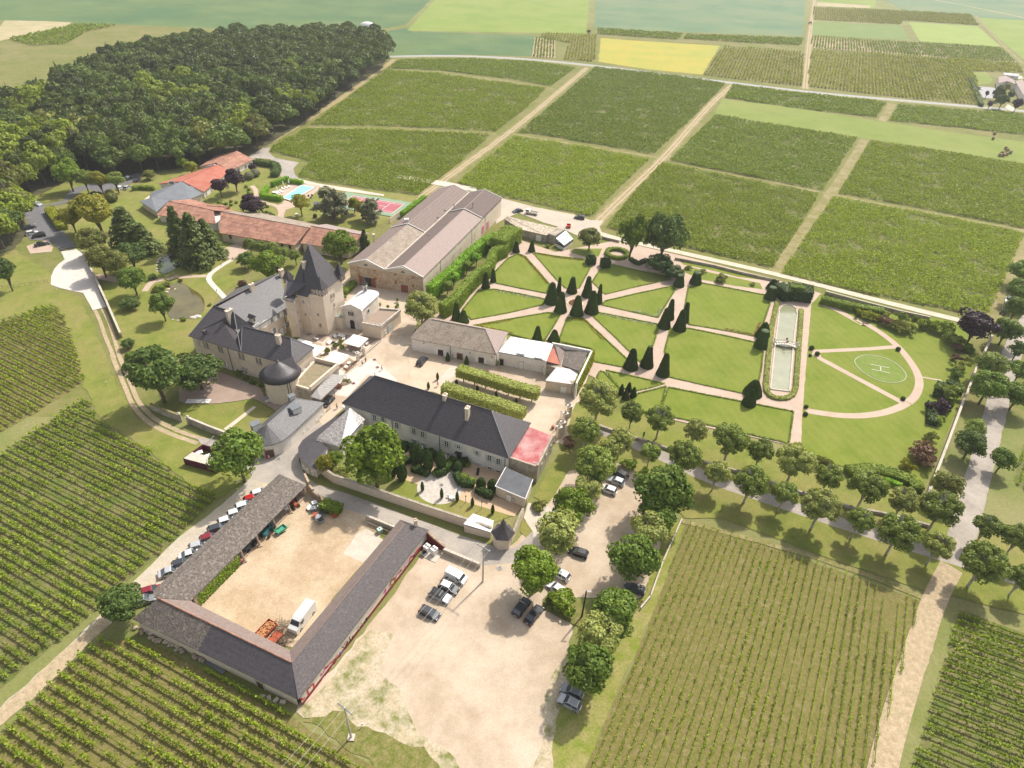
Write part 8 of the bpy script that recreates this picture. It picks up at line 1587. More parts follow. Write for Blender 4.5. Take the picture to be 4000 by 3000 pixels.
for a in (('white delivery van parked nearest the low stone wall','t',447,553,500,580,'van','white'),('black car with white roof beside the white delivery van','t',402,622,450,643,'hatch','black','white'),('silver car with black roof third from the stone wall','t',347,673,400,698,'suv','silver','black'),('dark car standing alone at the near end of the row','t',283,780,335,805,'hatch','dark'),('left one of two black cars under the big bright tree','t',853,742,885,700,'suv','dark'),('right one of two black cars under the big bright tree','t',930,790,962,750,'sedan','black'),('black car peeking out from under the pale plane tree','t',1205,405,1160,390,'hatch','black'),('upper white car half hidden by the biggest bright tree','t',1095,540,1060,520,'hatch','white'),('lower white car half hidden by the biggest bright tree','t',1068,628,1035,605,'hatch','white'),('silver car with open sunroof at the bottom edge of the car park','u',507,645,470,625,'hatch','silver'),('grey car mostly hidden under the lowest tree','u',518,592,480,575,'hatch','grey'),('dark car in the shade under the right hand trees','u',808,116,770,105,'hatch','dark'),('black car at the top of the narrow car park','o',872,930,830,905,'suv','black'),('silver car below the black one under the round tree','o',845,988,800,970,'hatch','silver'),('white car lowest of the three under the round tree','o',782,1058,740,1042,'hatch','white')):
    car(*a,**({} ),group=G2) if len(a)==8 else car(*a[:8],a[8],group=G2)
car('black people carrier parked alone in the main courtyard','i',100,1052,135,1010,'suv','black'); car('black car parked under the tiled canopy in the lane','m',1605,735,1570,770,'hatch','black')
car('white high roofed delivery van in the farmyard','s',333,248,290,305,'bigvan','white',cat='van')
car('dark estate car behind the stone store','g',1712,290,1660,300,'sedan','dark'); car('black car alone on the pale service yard','G',578,155,545,150,'suv','black')
for a in (('white sports car at the top end of the asphalt car park','F',303,200,350,212,'sedan','silver'),('dark car in the upper bay of the asphalt car park','F',245,393,290,383,'hatch','dark'),('white car behind the black pickup in the asphalt car park','F',262,440,300,432,'hatch','white'),('black off road car with open tailgate in the asphalt car park','F',318,460,270,468,'suv','black'),('black saloon on the pale parking bay','F',343,533,390,523,'sedan','black'),('black car at the right end of the upper car park','a',1112,1450,1140,1425,'sedan','black'),('black and white car second in the upper car park','a',1042,1438,1070,1420,'hatch','dark','white'),('leftmost black car of the upper car park','a',1000,1430,1025,1415,'hatch','black'),('left white car in the lower row of the upper car park','a',975,1518,1000,1505,'hatch','white'),('right white car in the lower row of the upper car park','a',1030,1515,1055,1500,'hatch','silver'),('dark car below the row trees of the upper car park','e',878,128,920,118,'sedan','black'),('white jeep under the trees at the right edge','k',1755,640,1745,690,'suv','white','dark'),('dark grey car below the white jeep','k',1710,745,1725,715,'hatch','dark'),('pale car in the far village yard','H',413,303,445,315,'hatch','white','dark')):
    car(*a)
# flatbed truck
p=P('g',1842,308,.8); f=P('g',1800,300,.8); rz=math.atan2(f.y-p.y,f.x-p.x); t=thing('flatbed_truck','small white flatbed truck on the service yard behind the store','truck',(p.x,p.y,0),rz); m=MB(); m.box((1.6,0,1.25),(1.6,1.9,1.5),taper=.9); m.build('cab',WHITEP,t,local=True); MB().box((1.75,0,1.6),(1.4,1.92,.5)).build('windows',GLASSB,t,local=True); m=MB(); m.box((-.9,0,.85),(3.6,2.0,.12)); m.build('flatbed',WOOD,t,local=True); m=MB(); m.box((-.9,1.0,1.05),(3.6,.05,.4)); m.box((-.9,-1.0,1.05),(3.6,.05,.4)); m.box((-2.7,0,1.05),(.05,2,.4)); m.build('side_board',WHITEP,t,local=True)
wm=MB().tube((0,-.12,0),(0,.12,0),.36,n=12).mesh('wheel',RUBBER)
for x in (1.6,-1.6):
    for y in (-.9,.9): link('wheel',wm,t,loc=(x,y,.36))
def tractor(label,c,x,y,fx,fy,mat,s=1.):
    p=P(c,x,y,.8); f=P(c,fx,fy,.8); t=thing('tractor',label,'tractor',(p.x,p.y,0),math.atan2(f.y-p.y,f.x-p.x),scale=(s,s,s)); m=MB(); m.box((.7,0,1.05),(1.7,.65,.7)); m.box((-.6,0,1.0),(1.0,.9,.5)); m.build('bonnet',mat,t,local=True); m=MB(); m.box((-.7,0,2.05),(1.2,1.1,.1)); 
    for sx in (-1.2,-.15):
        for sy in (-.5,.5): m.tube((sx,sy,1.2),(sx,sy,2.05),.05,n=4)
    m.build('roof_frame',mat,t,local=True); b_=MB().tube((0,-.2,0),(0,.2,0),.75,n=14).mesh('rear_wheel',RUBBER); fr=MB().tube((0,-.15,0),(0,.15,0),.42,n=12).mesh('front_wheel',RUBBER)
    for sy in (-.8,.8): link('rear_wheel',b_,t,loc=(-.75,sy,.75)); link('front_wheel',fr,t,loc=(1.1,sy*.85,.42))
    MB().box((-.55,0,1.35),(.45,.5,.5)).build('seat',BLACK,t,local=True); return t
TB=M('tractor_blue_green',(.03,.14,.16),rough=.4); TR_=M('tractor_rusty_red',(.32,.07,.03),rough=.6)
tractor('blue green tractor under the open cart shed','E',415,468,385,520,TB,1.1); tractor('rusty red machine at the upper end of the cart shed','E',622,240,650,270,TR_); tractor('dark machine in the middle of the cart shed','E',265,590,235,625,M('tractor_dark',(.08,.09,.1),rough=.6)); tractor('red brown cart machine at the lower end of the cart shed','E',105,765,80,800,TR_,.9); tractor('far red tractor on the dirt track at the top','d',340,188,340,160,TR_,1.6)
def trailer(label,c,x,y,fx,fy,mat,size,load=None):
    p=P(c,x,y,.6); f=P(c,fx,fy,.6); t=thing('trailer',label,'trailer',(p.x,p.y,0),math.atan2(f.y-p.y,f.x-p.x)); L,W,H=size; m=MB(); m.box((0,0,.6),(L,W,.1))
    for q,s_ in (((0,W/2),(L,.07)),((0,-W/2),(L,.07)),((L/2,0),(.07,W)),((-L/2,0),(.07,W))): m.box((q[0],q[1],.6+H/2),(s_[0],s_[1],H))
    m.tube((L/2,0,.6),(L/2+1.2,0,.5),.06); m.build('box_body',mat,t,local=True); w_=MB().tube((0,-.1,0),(0,.1,0),.35,n=12).mesh('wheel',RUBBER)
    for sy in (-1,1): link('wheel',w_,t,loc=(-.2,sy*W*.42,.35))
    if load:
        m=MB(); 
        for k in range(110): a=rng.random(2)*[L-.5,W-.4]-[(L-.5)/2,(W-.4)/2]; m.box((a[0],a[1],.75+.35*rng.random()),(.5,.14,.12),rng.random()*3,rx=rng.normal()*.3)
        m.build('split_logs',load,t,'stuff',local=True)
    return t
trailer('rusty red trailer loaded with orange brown logs in the farmyard','s',165,312,205,270,TR_,(3.6,2.0,.5),M('orange_log',(.5,.24,.1),(.36,.16,.07),6,.8)); trailer('small green tipping trailer beside the cart shed','E',523,465,560,440,M('green_trailer_paint',(.06,.3,.18),rough=.5),(2.2,1.3,.45)); trailer('flat rusty trailer next to the log trailer','s',208,345,240,310,TR_,(2.4,1.6,.15))
trailer('small red cart standing on the service yard edge','G',510,212,512,190,M('bright_red_paint',(.5,.04,.03),rough=.5),(2.4,1.6,.6))
for k,(x,y) in enumerate(((235,312),(245,372))):
    p=P('s',x,y); t=thing('brush_pile','heap of dark tangled prunings '+('beside the log trailer' if k==0 else 'at the foot of the low barn roof'),'brushwood',p); m=MB()
    for q in range(130): a=rng.normal(size=2)*.75; d=rng.normal(size=3)*.9; z=.1+.9*rng.random()*max(0,1-np.hypot(*a)/2); m.tube((a[0],a[1],z),(a[0]+d[0],a[1]+d[1],max(.05,z+d[2]*.4)),.03,n=3,cap=False)
    m.build('twigs',BARK,t,'stuff',local=True)
# containers and bins beside the curved wall
IBC=M('ibc_white_plastic',(.6,.64,.62),rough=.5)
def tank(label,c,x,y,mat=None):
    p=P(c,x,y,.3); t=thing('plastic_tank',label,'tank',(p.x,p.y,0),rng.random()); MB().box((0,0,.65),(1.05,.95,.95),taper=.96).build('tank',mat or IBC,t,local=True); m=MB(); m.box((0,0,.08),(1.2,1.0,.16)); m.build('pallet',WOOD,t,local=True); m=MB()
    for z in (.35,.65,.95):
        for sy in (-.49,.49): m.box((0,sy,z),(1.1,.03,.04))
        for sx in (-.54,.54): m.box((sx,0,z),(.03,1.0,.04))
    m.build('cage',ZINC,t,'stuff',local=True); m=MB(); m.tube((0,0,1.1),(0,0,1.2),.14); m.build('cap',BLACK,t,local=True); return t
tank('white cage tank nearest the curved stone wall','q',926,218); tank('white cage tank right of the round table lid','q',955,236); tank('pale green cage tank beside the farmyard railing','q',1250,350,M('pale_green_plastic',(.42,.55,.47),rough=.5)); tank('dark grey tank left of the white ones','q',921,245,M('grey_plastic2',(.2,.23,.23),rough=.5))
for k,(x,y,mt,lb) in enumerate(((965,268,BLACK,'upper dark wheeled bin in the farmyard clutter'),(957,300,BLACK,'lower dark wheeled bin in the farmyard clutter'),(945,285,WHITEP,'white open crate in the farmyard clutter'),(930,272,TR_,'rusty box in the farmyard clutter'),(1022,268,TR_,'long rusty box beside the hedge mound'))):
    p=P('q',x,y,.4); t=thing('farm_container',lb,'container',(p.x,p.y,0),.4+k*.5); MB().box((0,0,.5),(1.5 if k==4 else 1.0,.8,.55 if k>2 else 1.0),taper=1.1).build('body',mt if mt is not BLACK else MATS['grey_plastic'],t,local=True); m=MB(); m.box((0,0,1.02 if k<3 else .82),(1.6 if k==4 else 1.15,.95,.07)); m.build('rim',mt,t,local=True)
p=P('q',907,231,.5); t=thing('round_tabletop','round white lid lying by the curved stone wall','lid',(p.x,p.y,0)); m=MB(); m.lathe([(.85,.5),(.85,.62),(.1,.68),(.01,.68)],20); m.build('lid',WHITEP,t,local=True); m=MB(); m.tube((0,0,0),(0,0,.5),.4,n=10); m.build('base',BLACK,t,local=True)
# heat pumps
for k,(x,y) in enumerate(((268,402),(312,418))):
    p=P('t',x,y); t=thing('heat_pump','white heat pump unit '+('left' if k==0 else 'right')+' beside the dark red wall','machine',p,.95); MB().box((0,0,.95),(1.15,1.15,1.6)).build('casing',WHITEP,t,local=True); m=MB(); m.tube((0,-.28,1.76),(0,-.28,1.8),.25,n=12); m.tube((0,.28,1.76),(0,.28,1.8),.25,n=12); m.build('fan',GREYSH,t,local=True); m=MB(); m.box((.59,0,.95),(.03,.9,1.3)); m.build('grille',GREYSH,t,local=True)
p=P('t',250,425); t=thing('equipment_cage','dark open equipment box left of the heat pumps','box',p,.95); MB().box((0,0,.4),(1.2,.9,.7)).build('body',MATS['grey_plastic'],t,local=True); MB().box((0,0,.78),(1.0,.7,.06)).build('top',BLACK,t,local=True)
sheet('concrete_pad',PP('t',[(218,430),(262,385),(360,430),(318,475)]),CONC,rough=0)
# stones, barrels behind low barn
t=thing('rubble_pile','row of loose stones along the outer wall of the low barn','stones',P('r',720,360)); sm=[MB().sph((0,0,.25),.42,7,5,(1.2,.9,.7)).mesh('stone',STONEW),MB().sph((0,0,.25),.36,6,5,(.9,1.2,.8)).mesh('stone',CONC)]
for k in range(34): 
    u=k/33; p=P('r',640+190*u,305+95*u); link('stone',sm[k%2],t,loc=p-OFF[t.name]+Vector((rng.normal()*.3,rng.normal()*.3,0)),rot=(0,0,rng.random()*6),scale=tuple([.6+.6*rng.random()]*3))
for k,(x,y) in enumerate(((847,405),(907,433),(937,448))):
    p=P('r',x,y,.5); t=thing('barrel','old barrel lying beside the low barn wall, '+ORD[k]+' from the stones','barrel',(p.x,p.y,.5),.5+k*.3,'barrels behind the low barn'); m=MB(); m.lathe([(.38,-.6),(.48,-.3),(.5,0),(.48,.3),(.38,.6)],12); m.sm=True; o=m.build('staves',WOOD,t,local=True); o.rotation_euler=(R_(90),0,0); m=MB(); [m.lathe([(.49,z-.04),(.5,z+.04)],12) for z in (-.3,.3)]; o=m.build('hoop',BLACK,t,'stuff',local=True); o.rotation_euler=(R_(90),0,0)
p=P('r',1000,480); t=thing('corrugated_sheets','stack of grey corrugated sheets leaning at the low barn','sheets',p,-.45); 
for k in range(3): MB().box((0,k*.25,.12+k*.05),(4.5,.9,.05)).build('sheet',ZINC,t,local=True)
p=P('s',245,650); t=thing('stone_blocks','pale stone blocks near the corner of the barns','stones',p); [MB().box((-k*1.2,.25*k,.25),(.9,.6,.5),k).build('block',CONC,t,local=True) for k in range(4)]
# ================================================================ TERRACE FURNITURE
def parasol(label,c,x,y,s,rz,h=3.2,group=None):
    p=P(c,x,y,h); t=thing('parasol',label,'parasol',(p.x,p.y,0),rz,group); m=MB(); r=s/2; m.add([(-r,-r,h-.75),(r,-r,h-.75),(r,r,h-.75),(-r,r,h-.75),(0,0,h)],[(0,1,4),(1,2,4),(2,3,4),(3,0,4)]); m.add([(-r,-r,h-.95),(r,-r,h-.95),(r,r,h-.95),(-r,r,h-.95),(-r,-r,h-.74),(r,-r,h-.74),(r,r,h-.74),(-r,r,h-.74)],[(0,1,5,4),(1,2,6,5),(2,3,7,6),(3,0,4,7)]); m.build('canopy',PARASOL,t,local=True); MB().tube((0,0,0),(0,0,h),.05).build('pole',WOOD,t,local=True); m=MB(); k_=.28; m.add([(-k_,-k_,h-.02),(k_,-k_,h-.02),(k_,k_,h-.02),(-k_,k_,h-.02),(0,0,h+.22)],[(0,1,4),(1,2,4),(2,3,4),(3,0,4)]); m.build('vent_cap',PARASOL,t,local=True); MB().box((0,0,.08),(.8,.8,.16)).build('base',CONC,t,local=True); return t
RZP=math.atan2((P('C',950,225)-P('C',745,170)).y,(P('C',950,225)-P('C',745,170)).x)
parasol('big square white parasol nearest the chapel','C',762,228,5.0,RZP); parasol('big square white parasol next to the walled block','C',514,438,5.0,RZP); parasol('big square white parasol against the south wing roof, lower one','C',215,345,5.2,RZP); parasol('big square white parasol partly hidden by the south wing, upper one','C',75,275,4.6,RZP)
def tbl(label,c,x,y,r=.45,group=None,mat=None):
    p=P(c,x,y,.74); t=thing('round_table',label,'table',(p.x,p.y,0),0,group); m=MB(); m.lathe([(r,.7),(r,.76)],16); m.build('tabletop',mat or WHITEP,t,local=True); m=MB(); m.tube((0,0,0),(0,0,.7),.05); m.lathe([(.3,0),(.3,.04)],10); m.build('pedestal',BLACK,t,local=True)
for k,(x,y) in enumerate(((350,407),(297,455),(676,527),(640,575))): tbl('round white table on the terrace, '+('upper left','lower left','upper right','lower right')[k]+' of the four around the middle parasol','C',x,y,.5,'round terrace tables')
def seatf(name,label,c,x,y,rz,L,group,mat=None,depth=.8,cush=True):
    p=P(c,x,y,.4); t=thing(name,label,'seat',(p.x,p.y,0),rz,group); m=MB(); m.box((0,0,.3),(L,depth,.25)); m.build('seat',mat or WHITEM,t,local=True); MB().box((0,depth/2-.08,.6),(L,.16,.5)).build('backrest',mat or WHITEM,t,local=True); 
    for s_ in (-1,1): MB().box((s_*(L/2-.06),0,.48),(.12,depth,.3)).build('armrest',mat or WHITEM,t,local=True)
    if cush: MB().box((0,-.05,.46),(L-.3,depth-.25,.1)).build('cushion',PARASOL,t,local=True)
for k,(x,y,L,r_,lb) in enumerate(((582,195,2.2,RZP,'long white sofa against the chapel wall'),(507,203,.9,RZP+.9,'armchair left of the long white sofa'),(607,237,.9,RZP-1.2,'armchair right of the long white sofa'),(438,275,2.0,RZP+1.57,'white sofa left of the low black table'),(512,290,1.9,RZP-1.57,'white sofa right of the low black table'),(657,366,.8,RZP+2.5,'single armchair left of the chapel side parasol'),(900,295,1.0,RZP-1.0,'armchair right of the chapel side parasol'),(757,400,1.6,RZP+3.1,'white bench chairs in front of the chapel side parasol'),(830,365,1.3,RZP-2,'white seat under the edge of the chapel side parasol'))): seatf('armchair' if L<1.3 else 'sofa',lb,'C',x,y,r_,L,'white lounge seats on the terrace')
p=P('C',487,278,.3); t=thing('coffee_table','low black coffee table between two white sofas','table',(p.x,p.y,0),RZP); MB().box((0,0,.38),(1.2,.7,.08)).build('tabletop',BLACK,t,local=True); m=MB(); [m.box((sx*.5,sy*.28,.17),(.06,.06,.34)) for sx in (-1,1) for sy in (-1,1)]; m.build('leg_frame',BLACK,t,'stuff',local=True)
p=P('C',268,235,.5); t=thing('serving_table','small cloth covered serving table on the upper terrace','table',(p.x,p.y,0),RZP); MB().box((0,0,.75),(1.5,.8,.06)).build('tablecloth_top',WHITEP,t,local=True); MB().box((0,0,.37),(1.3,.6,.7)).build('base',WOOD,t,local=True)
for k,(x,y,s_) in enumerate(((577,285,1),(512,335,1.2),(592,360,1.2),(412,400,1.2))):
    p=P('C',x,y,.3); t=thing('potted_plant','leafy plant in a round tub, '+ORD[k]+' of the terrace tubs counted from the long sofa','plant',(p.x,p.y,0),0,'terrace plant tubs'); m=MB(); m.lathe([(.3*s_,0),(.42*s_,.5)],12); m.build('tub',CONC,t,local=True); link('foliage',crown('shrub','leaf_plane',0),t,loc=(0,0,.95),scale=(.7*s_,.7*s_,.75*s_))
for k,(x,y) in enumerate(((408,135),(430,140),(452,148))):
    p=P('C',x,y,.1); t=thing('closed_parasol','closed white parasol by the tower wall, '+ORD[k]+' from the left','parasol',(p.x,p.y,0),0,'closed white parasols by the tower'); m=MB(); m.lathe([(.06,.9),(.22,1.2),(.16,2.1),(.02,2.7)],8); m.build('canopy',PARASOL,t,local=True); m=MB(); m.tube((0,0,0),(0,0,1.1),.04); m.box((0,0,.06),(.5,.5,.12)); m.build('pole',WHITEP,t,local=True)
p=P('C',700,800); t=thing('planter','stone planter trough beside the canopy','planter',P('n',340,215),.6); MB().box((0,0,.4),(2.6,1.2,.9)).build('trough',PLASTER,t,local=True); MB().box((0,0,.86),(2.3,.95,.06)).build('soil',BARK,t,local=True)
sb=thing('stone_steps','brown stone steps under the canopy','steps',P('m',1690,600),-.4); [MB().box((0,k*.32,.08+k*.16),(3,.34,.16)).build('step',TILERB,sb,local=True) for k in range(5)]
# box bush planters in front of barn
for k,(x,y) in enumerate(((118,1115),(437,1185),(512,1205),(600,1140),(603,1190),(590,1210))):
    p=P('g',x,y); t=thing('planter_box','square white planter with clipped ball, '+ORD[k]+' counted from the tower','planter',p,.3,'square white planters with clipped balls'); MB().box((0,0,.35),(.8,.8,.7)).build('box',WHITEP,t,local=True); link('foliage',crown('ball','leaf_hedge',0),t,loc=(0,0,1.1),scale=(.5,.5,.5))
# guest garden loungers, chairs
for k,(c,x,y,rz,mt,lb) in enumerate((('n',893,805,1.9,DARKW,'brown lounger behind the first yews of the guest garden'),('n',1105,882,-.9,BLACK,'black lounger beside the middle yew hedge'),('n',1473,990,1.5,BLACK,'black lounger on the right terrace of the guest garden'),('n',945,800,1.2,DARKW,'second brown lounger by the guest house wall'))):
    p=P(c,x,y,.3); t=thing('sun_lounger',lb,'lounger',(p.x,p.y,0),rz); MB().box((0,0,.32),(1.4,.62,.08)).build('bed',mt,t,local=True); o=MB().box((0,0,0),(.7,.62,.08)).build('backrest',mt,t,local=True); o.location=(.95,0,.52); o.rotation_euler=(0,R_(-38),0); m=MB(); [m.box((sx*.55,sy*.26,.15),(.06,.06,.3)) for sx in (-1,1) for sy in (-1,1)]; m.build('legs',mt,t,'stuff',local=True)
for k,(x,y) in enumerate(((1200,890),(998,815))):
    p=P('n',x,y); t=thing('closed_parasol','closed white parasol in the guest house garden, '+('right one' if k==0 else 'left one'),'parasol',p); m=MB(); m.lathe([(.06,.9),(.26,1.1),(.16,2.1),(.02,2.6)],8); m.build('canopy',PARASOL,t,local=True); MB().tube((0,0,0),(0,0,1.1),.04).build('pole',WHITEP,t,local=True)
tbl('white garden table on the guest house lawn','n',1243,1197,.42); 
for k,(x,y) in enumerate(((1218,1195),(1268,1212))): seatf('garden_chair','white garden chair '+('left' if k==0 else 'right')+' of the white lawn table','n',x,y,k*3.1,.55,'white chairs on the guest house lawn',WHITEP,.5,False)
for k,(x,yb,yt) in enumerate(((1370,1250,1205),(1508,1300,1250))):
    p=P('n',x,yb); t=thing('garden_lamp','short black garden lamp on the guest lawn, '+('left one' if k==0 else 'right one'),'lamp',p); MB().tube((0,0,0),(0,0,2.0),.06).build('post',BLACK,t,local=True); m=MB(); m.lathe([(.1,2.0),(.2,2.2),(.02,2.4)],8); m.build('lamp_head',BLACK,t,local=True)
# pool side
for k,(x,y,rz) in enumerate(((1400,400,.3),(1370,405,.3),(1345,415,.3),(1330,440,.3),(1305,450,.3),(1285,455,.3))):
    p=P('h',x,y,.3); t=thing('pool_lounger','white pool lounger along the hedge, '+ORD[k]+' from the top corner of the pool','lounger',(p.x,p.y,0),rz-.9,'white loungers by the pool'); MB().box((0,0,.35),(1.5,.65,.1)).build('bed',WHITEP,t,local=True); o=MB().box((0,0,0),(.7,.65,.08)).build('backrest',WHITEP,t,local=True); o.location=(-.95,0,.55); o.rotation_euler=(0,R_(38),0)
for k,(x,y) in enumerate(((1393,385),(1345,400),(1290,445),(1495,0))[:3]):
    p=P('h',x,y); t=thing('closed_parasol','closed white parasol beside the pool, '+ORD[k]+' from the top','parasol',p); m=MB(); m.lathe([(.06,1.0),(.35,1.3),(.2,2.4),(.02,3.1)],8); m.build('canopy',PARASOL,t,local=True); MB().tube((0,0,0),(0,0,1.1),.05).build('pole',WHITEP,t,local=True)
tbl('large round white table at the pool hedge corner','h',1270,440,1.1); tbl('white table under the pale tree near the pool','h',1455,628,.5)
seatf('garden_chair','white chair beside the table under the pale tree','h',1470,640,1,.6,None,WHITEP,.5,False)
for k,(x,y) in enumerate(((1560,475),(1590,470),(1580,490))): seatf('garden_chair','dark chair on the right side of the pool, '+ORD[k]+' one','h',x,y,k,.6,'dark chairs by the pool',BLACK,.55,False)
p=P('h',1618,665); t=thing('round_bin','dark round pot bush on the park lawn by the cedar','bush',p); link('foliage',crown('ball','leaf_yew',0),t,loc=(0,0,.8),scale=(.8,.8,.9)); m=MB(); m.lathe([(.4,0),(.5,.4)],10); m.build('pot',BLACK,t,local=True)
p=P('h',1632,585); t=thing('garden_hut','small dark hut under the blue grey cedar','hut',p,.3); MB().box((0,0,1.1),(2,1.6,2.2)).build('wall',GREYSH,t,local=True); m=MB(); m.add([(-1.2,-1,2.2),(1.2,-1,2.2),(1.2,1,2.2),(-1.2,1,2.2),(-1.2,0,2.9),(1.2,0,2.9)],[(0,1,5,4),(2,3,4,5),(1,2,5),(3,0,4),(3,2,1,0)]); m.build('roof',ZINC,t,local=True)
# ================================================================ POLES AND WIRES
def pole(label,c,b_,h,kind,mat=WOOD):
    p=P(c,*b_); t=thing('utility_pole' if kind!='lamp' else 'street_lamp',label,'pole' if kind!='lamp' else 'lamp',p); MB().tube((0,0,0),(0,0,h),.19,.13,8).build('pole',mat,t,local=True); return t,p
t1,p1=pole('concrete power pole at the corner of lane and car park','t',(612,592),10.6,'pole',CONC); t2,p2=pole('power pole with cross arm at the lower edge of the car park','s',(562,812),9.6,'pole',CONC)
wd=(p2-p1).normalized(); pn=Vector((-wd.y,wd.x,0)); rz=math.atan2(pn.y,pn.x); ins=MB().lathe([(.07,0),(.11,.1),(.05,.3)],6).mesh('insulator',WHITEP)
for t,hh in ((t1,10.3),(t2,9.3)):
    MB().box((0,0,hh),(3.0,.16,.16),rz).build('cross_arm',ZINC,t,local=True)
    for k in (-1.35,0,1.35): link('insulator',ins,t,loc=(pn.x*k,pn.y*k,hh+.08))
m=MB(); m.box((0,0,.15),(1.1,1.1,.3)); m.build('foot',CONC,t2,local=True)
wl_=thing('power_line','three sagging power wires crossing the car park','power line',(p1+p2)/2)
p3=p2+wd*42
for k in (-1.35,0,1.35):
    m=MB()
    for a,b_,ha,hb in ((p1,p2,10.6,9.6),(p2,p3,9.6,9.8)):
        q=[a.lerp(b_,i/12)+pn*k+Vector((0,0,ha+(hb-ha)*i/12-3.2*(i/12)*(1-i/12))) for i in range(13)]
        for u_,v_ in zip(q,q[1:]): m.tube(u_,v_,.028,n=3,cap=False)
    m.build('wire',M('wire_metal',(.45,.42,.38),rough=.6),wl_)
t,p=pole('thin black street lamp on the green island of the car park','u',(562,250),8.0,'lamp',BLACK); MB().box((.4,0,7.9),(.9,.22,.12)).build('lamp_head',ZINC,t,local=True)
p=P('n',1965,930,5.2); t=thing('roof_antenna','small white antenna on the parapet of the red roofed annex','antenna',(p.x,p.y,4.9)); MB().tube((0,0,0),(0,0,1.1),.04).build('mast',WHITEP,t,local=True); MB().box((0,0,1.1),(.9,.06,.3)).build('reflector',WHITEP,t,local=True)
p=P('l',1680,1080,1.5); a=P('l',1640,1105,2.0); b_=P('l',1728,1030,3.5); t=thing('lift_barrier','raised white barrier pole beside the bin enclosure','barrier',(a.x,a.y,0)); MB().tube((a.x,a.y,.9),(b_.x,b_.y,3.0),.07).build('arm',WHITEP,t); MB().box((a.x,a.y,.5),(.4,.4,1.0)).build('base',BLACK,t)
for c,x,y,lb in (('l',868,628,'white inspection post alone in the grass by the wheel tracks'),('a',445,1468,'small white sign at the edge of the wood'),('e',525,1025,'small white plate in the grass below the drive'),('s',613,762,'white marker post near the power pole'),('m',655,1625,'white mirror post under the roadside tree')):
    p=P(c,x,y); t=thing('marker_post',lb,'post',p); MB().tube((0,0,0),(0,0,.9),.05).build('post',WHITEP,t,local=True); MB().box((0,0,.95),(.45,.08,.35),.4).build('plate',WHITEP,t,local=True)
p=P('o',1063,640); t=thing('green_sign','narrow dark green sign board on the grass above the avenue','sign',p); MB().box((0,0,1.1),(.5,.08,1.4),.5).build('board',M('dark_green_paint',(.02,.1,.05),rough=.6),t,local=True); MB().tube((0,0,0),(0,0,.5),.05).build('post',BLACK,t,local=True)
for c,x,y,lb in (('n',2012,400,'terracotta pot'),):
    p=P('o',330,570); t=thing('terracotta_jar','terracotta jar at the inner side of the main gate','jar',p); m=MB(); m.lathe([(.25,0),(.45,.5),(.3,.9),(.35,1.0)],12); m.build('jar',TILER,t,local=True)
# white loungers stacked on forecourt
p=P('m',200,745,.2); a=P('m',75,745);b_=P('m',335,745); t=thing('white_slab_stack','row of white slabs laid out on the forecourt gravel','slabs',(p.x,p.y,0)); sm_=MB().box((0,0,.12),((b_-a).length/9-.08,.7,.14)).mesh('slab',WHITEP)
for k in range(9):
    for j in (0,1): link('slab',sm_,t,loc=a.lerp(b_,(k+.5)/9)-OFF[t.name]+Vector((0,j*.85-.3,0)))
p=P('m',955,735); t=thing('ventilation_box','white ventilation box at the foot of the round turret','box',p,.5); MB().box((0,0,.5),(1.2,1.2,1.0)).build('casing',WHITEP,t,local=True); MB().box((0,0,1.04),(1.35,1.35,.1)).build('lid',ZINC,t,local=True)
p=P('m',965,1355); t=thing('hand_truck','red and white hand truck near the lane building door','trolley',p,1.2); MB().box((0,0,.15),(.6,.5,.1)).build('platform',TR_,t,local=True); MB().box((-.25,0,.7),(.06,.5,1.1)).build('frame',MATS['bright_red_paint'],t,local=True); MB().box((.05,0,.5),(.4,.4,.6)).build('box',WHITEP,t,local=True)
for k,(x,y) in enumerate(((455,385),(408,665),(522,290),(583,318))):
    p=P('f',x,y); t=thing('path_light','small black bollard light beside the pale park path, '+ORD[k]+' one','bollard',p,0,'bollard lights of the park path'); MB().tube((0,0,0),(0,0,.8),.08).build('post',BLACK,t,local=True); MB().tube((0,0,.8),(0,0,.95),.12).build('cap',BLACK,t,local=True)
# gravel bays, manholes
for k,(c,x,y) in enumerate((('C',993,496),('C',733,790),('C',1030,590),('m',678,557),('m',1075,1365),('t',717,509),('n',1160,1098))):
    p=P(c,x,y); t=thing('manhole_cover',('square iron cover in the courtyard near the terrace gate','iron cover in the paved lane by the canopy','small iron cover near the walking man','iron cover in the forecourt gravel','iron cover in the lane before the low building','round manhole at the lane and car park junction','dark drain cover in the middle of the pale gravel circle')[k],'manhole',p+Vector((0,0,.17))); MB().box((0,0,0),(.8,.8,.03),.5).build('lid',BURG if k<3 else GREYSH,t,local=True); MB().box((0,0,-.01),(1.0,1.0,.03),.5).build('frame',CONC,t,local=True)
# ================================================================ HAY BALES
bm=MB(); bm.lathe([(.0001,-.62),(.55,-.62),(.72,-.55),(.75,0),(.72,.55),(.55,.62),(.0001,.62)],18); bm.sm=True; bme=bm.mesh('round_bale',M('straw',(.36,.27,.16),(.27,.2,.11),3,1,bump=.6,fine=(4,.2)))
for k,(x,y) in enumerate(((1832,1092),(1820,1132),(1925,1212),(1937,1228),(1893,1250),(1962,1245),(1875,1268),(1903,1268),(1930,1260))):
    p=P('d',x,y); o=link('hay_bale',bme,loc=(p.x,p.y,.95),rot=(R_(90),0,.4+k*.7),scale=(1.25,1.25,1.1)); tag(o,('upper of two lone round bales on the meadow','lower of two lone round bales on the meadow','topmost bale of the cluster at the right edge','bale just below the topmost one of the cluster','bale on the left side in the middle of the cluster','rightmost bale of the cluster','leftmost bale at the bottom of the cluster','middle bale at the bottom of the cluster','bottom bale right of the middle one')[k],'hay bale','round hay bales on the meadow')
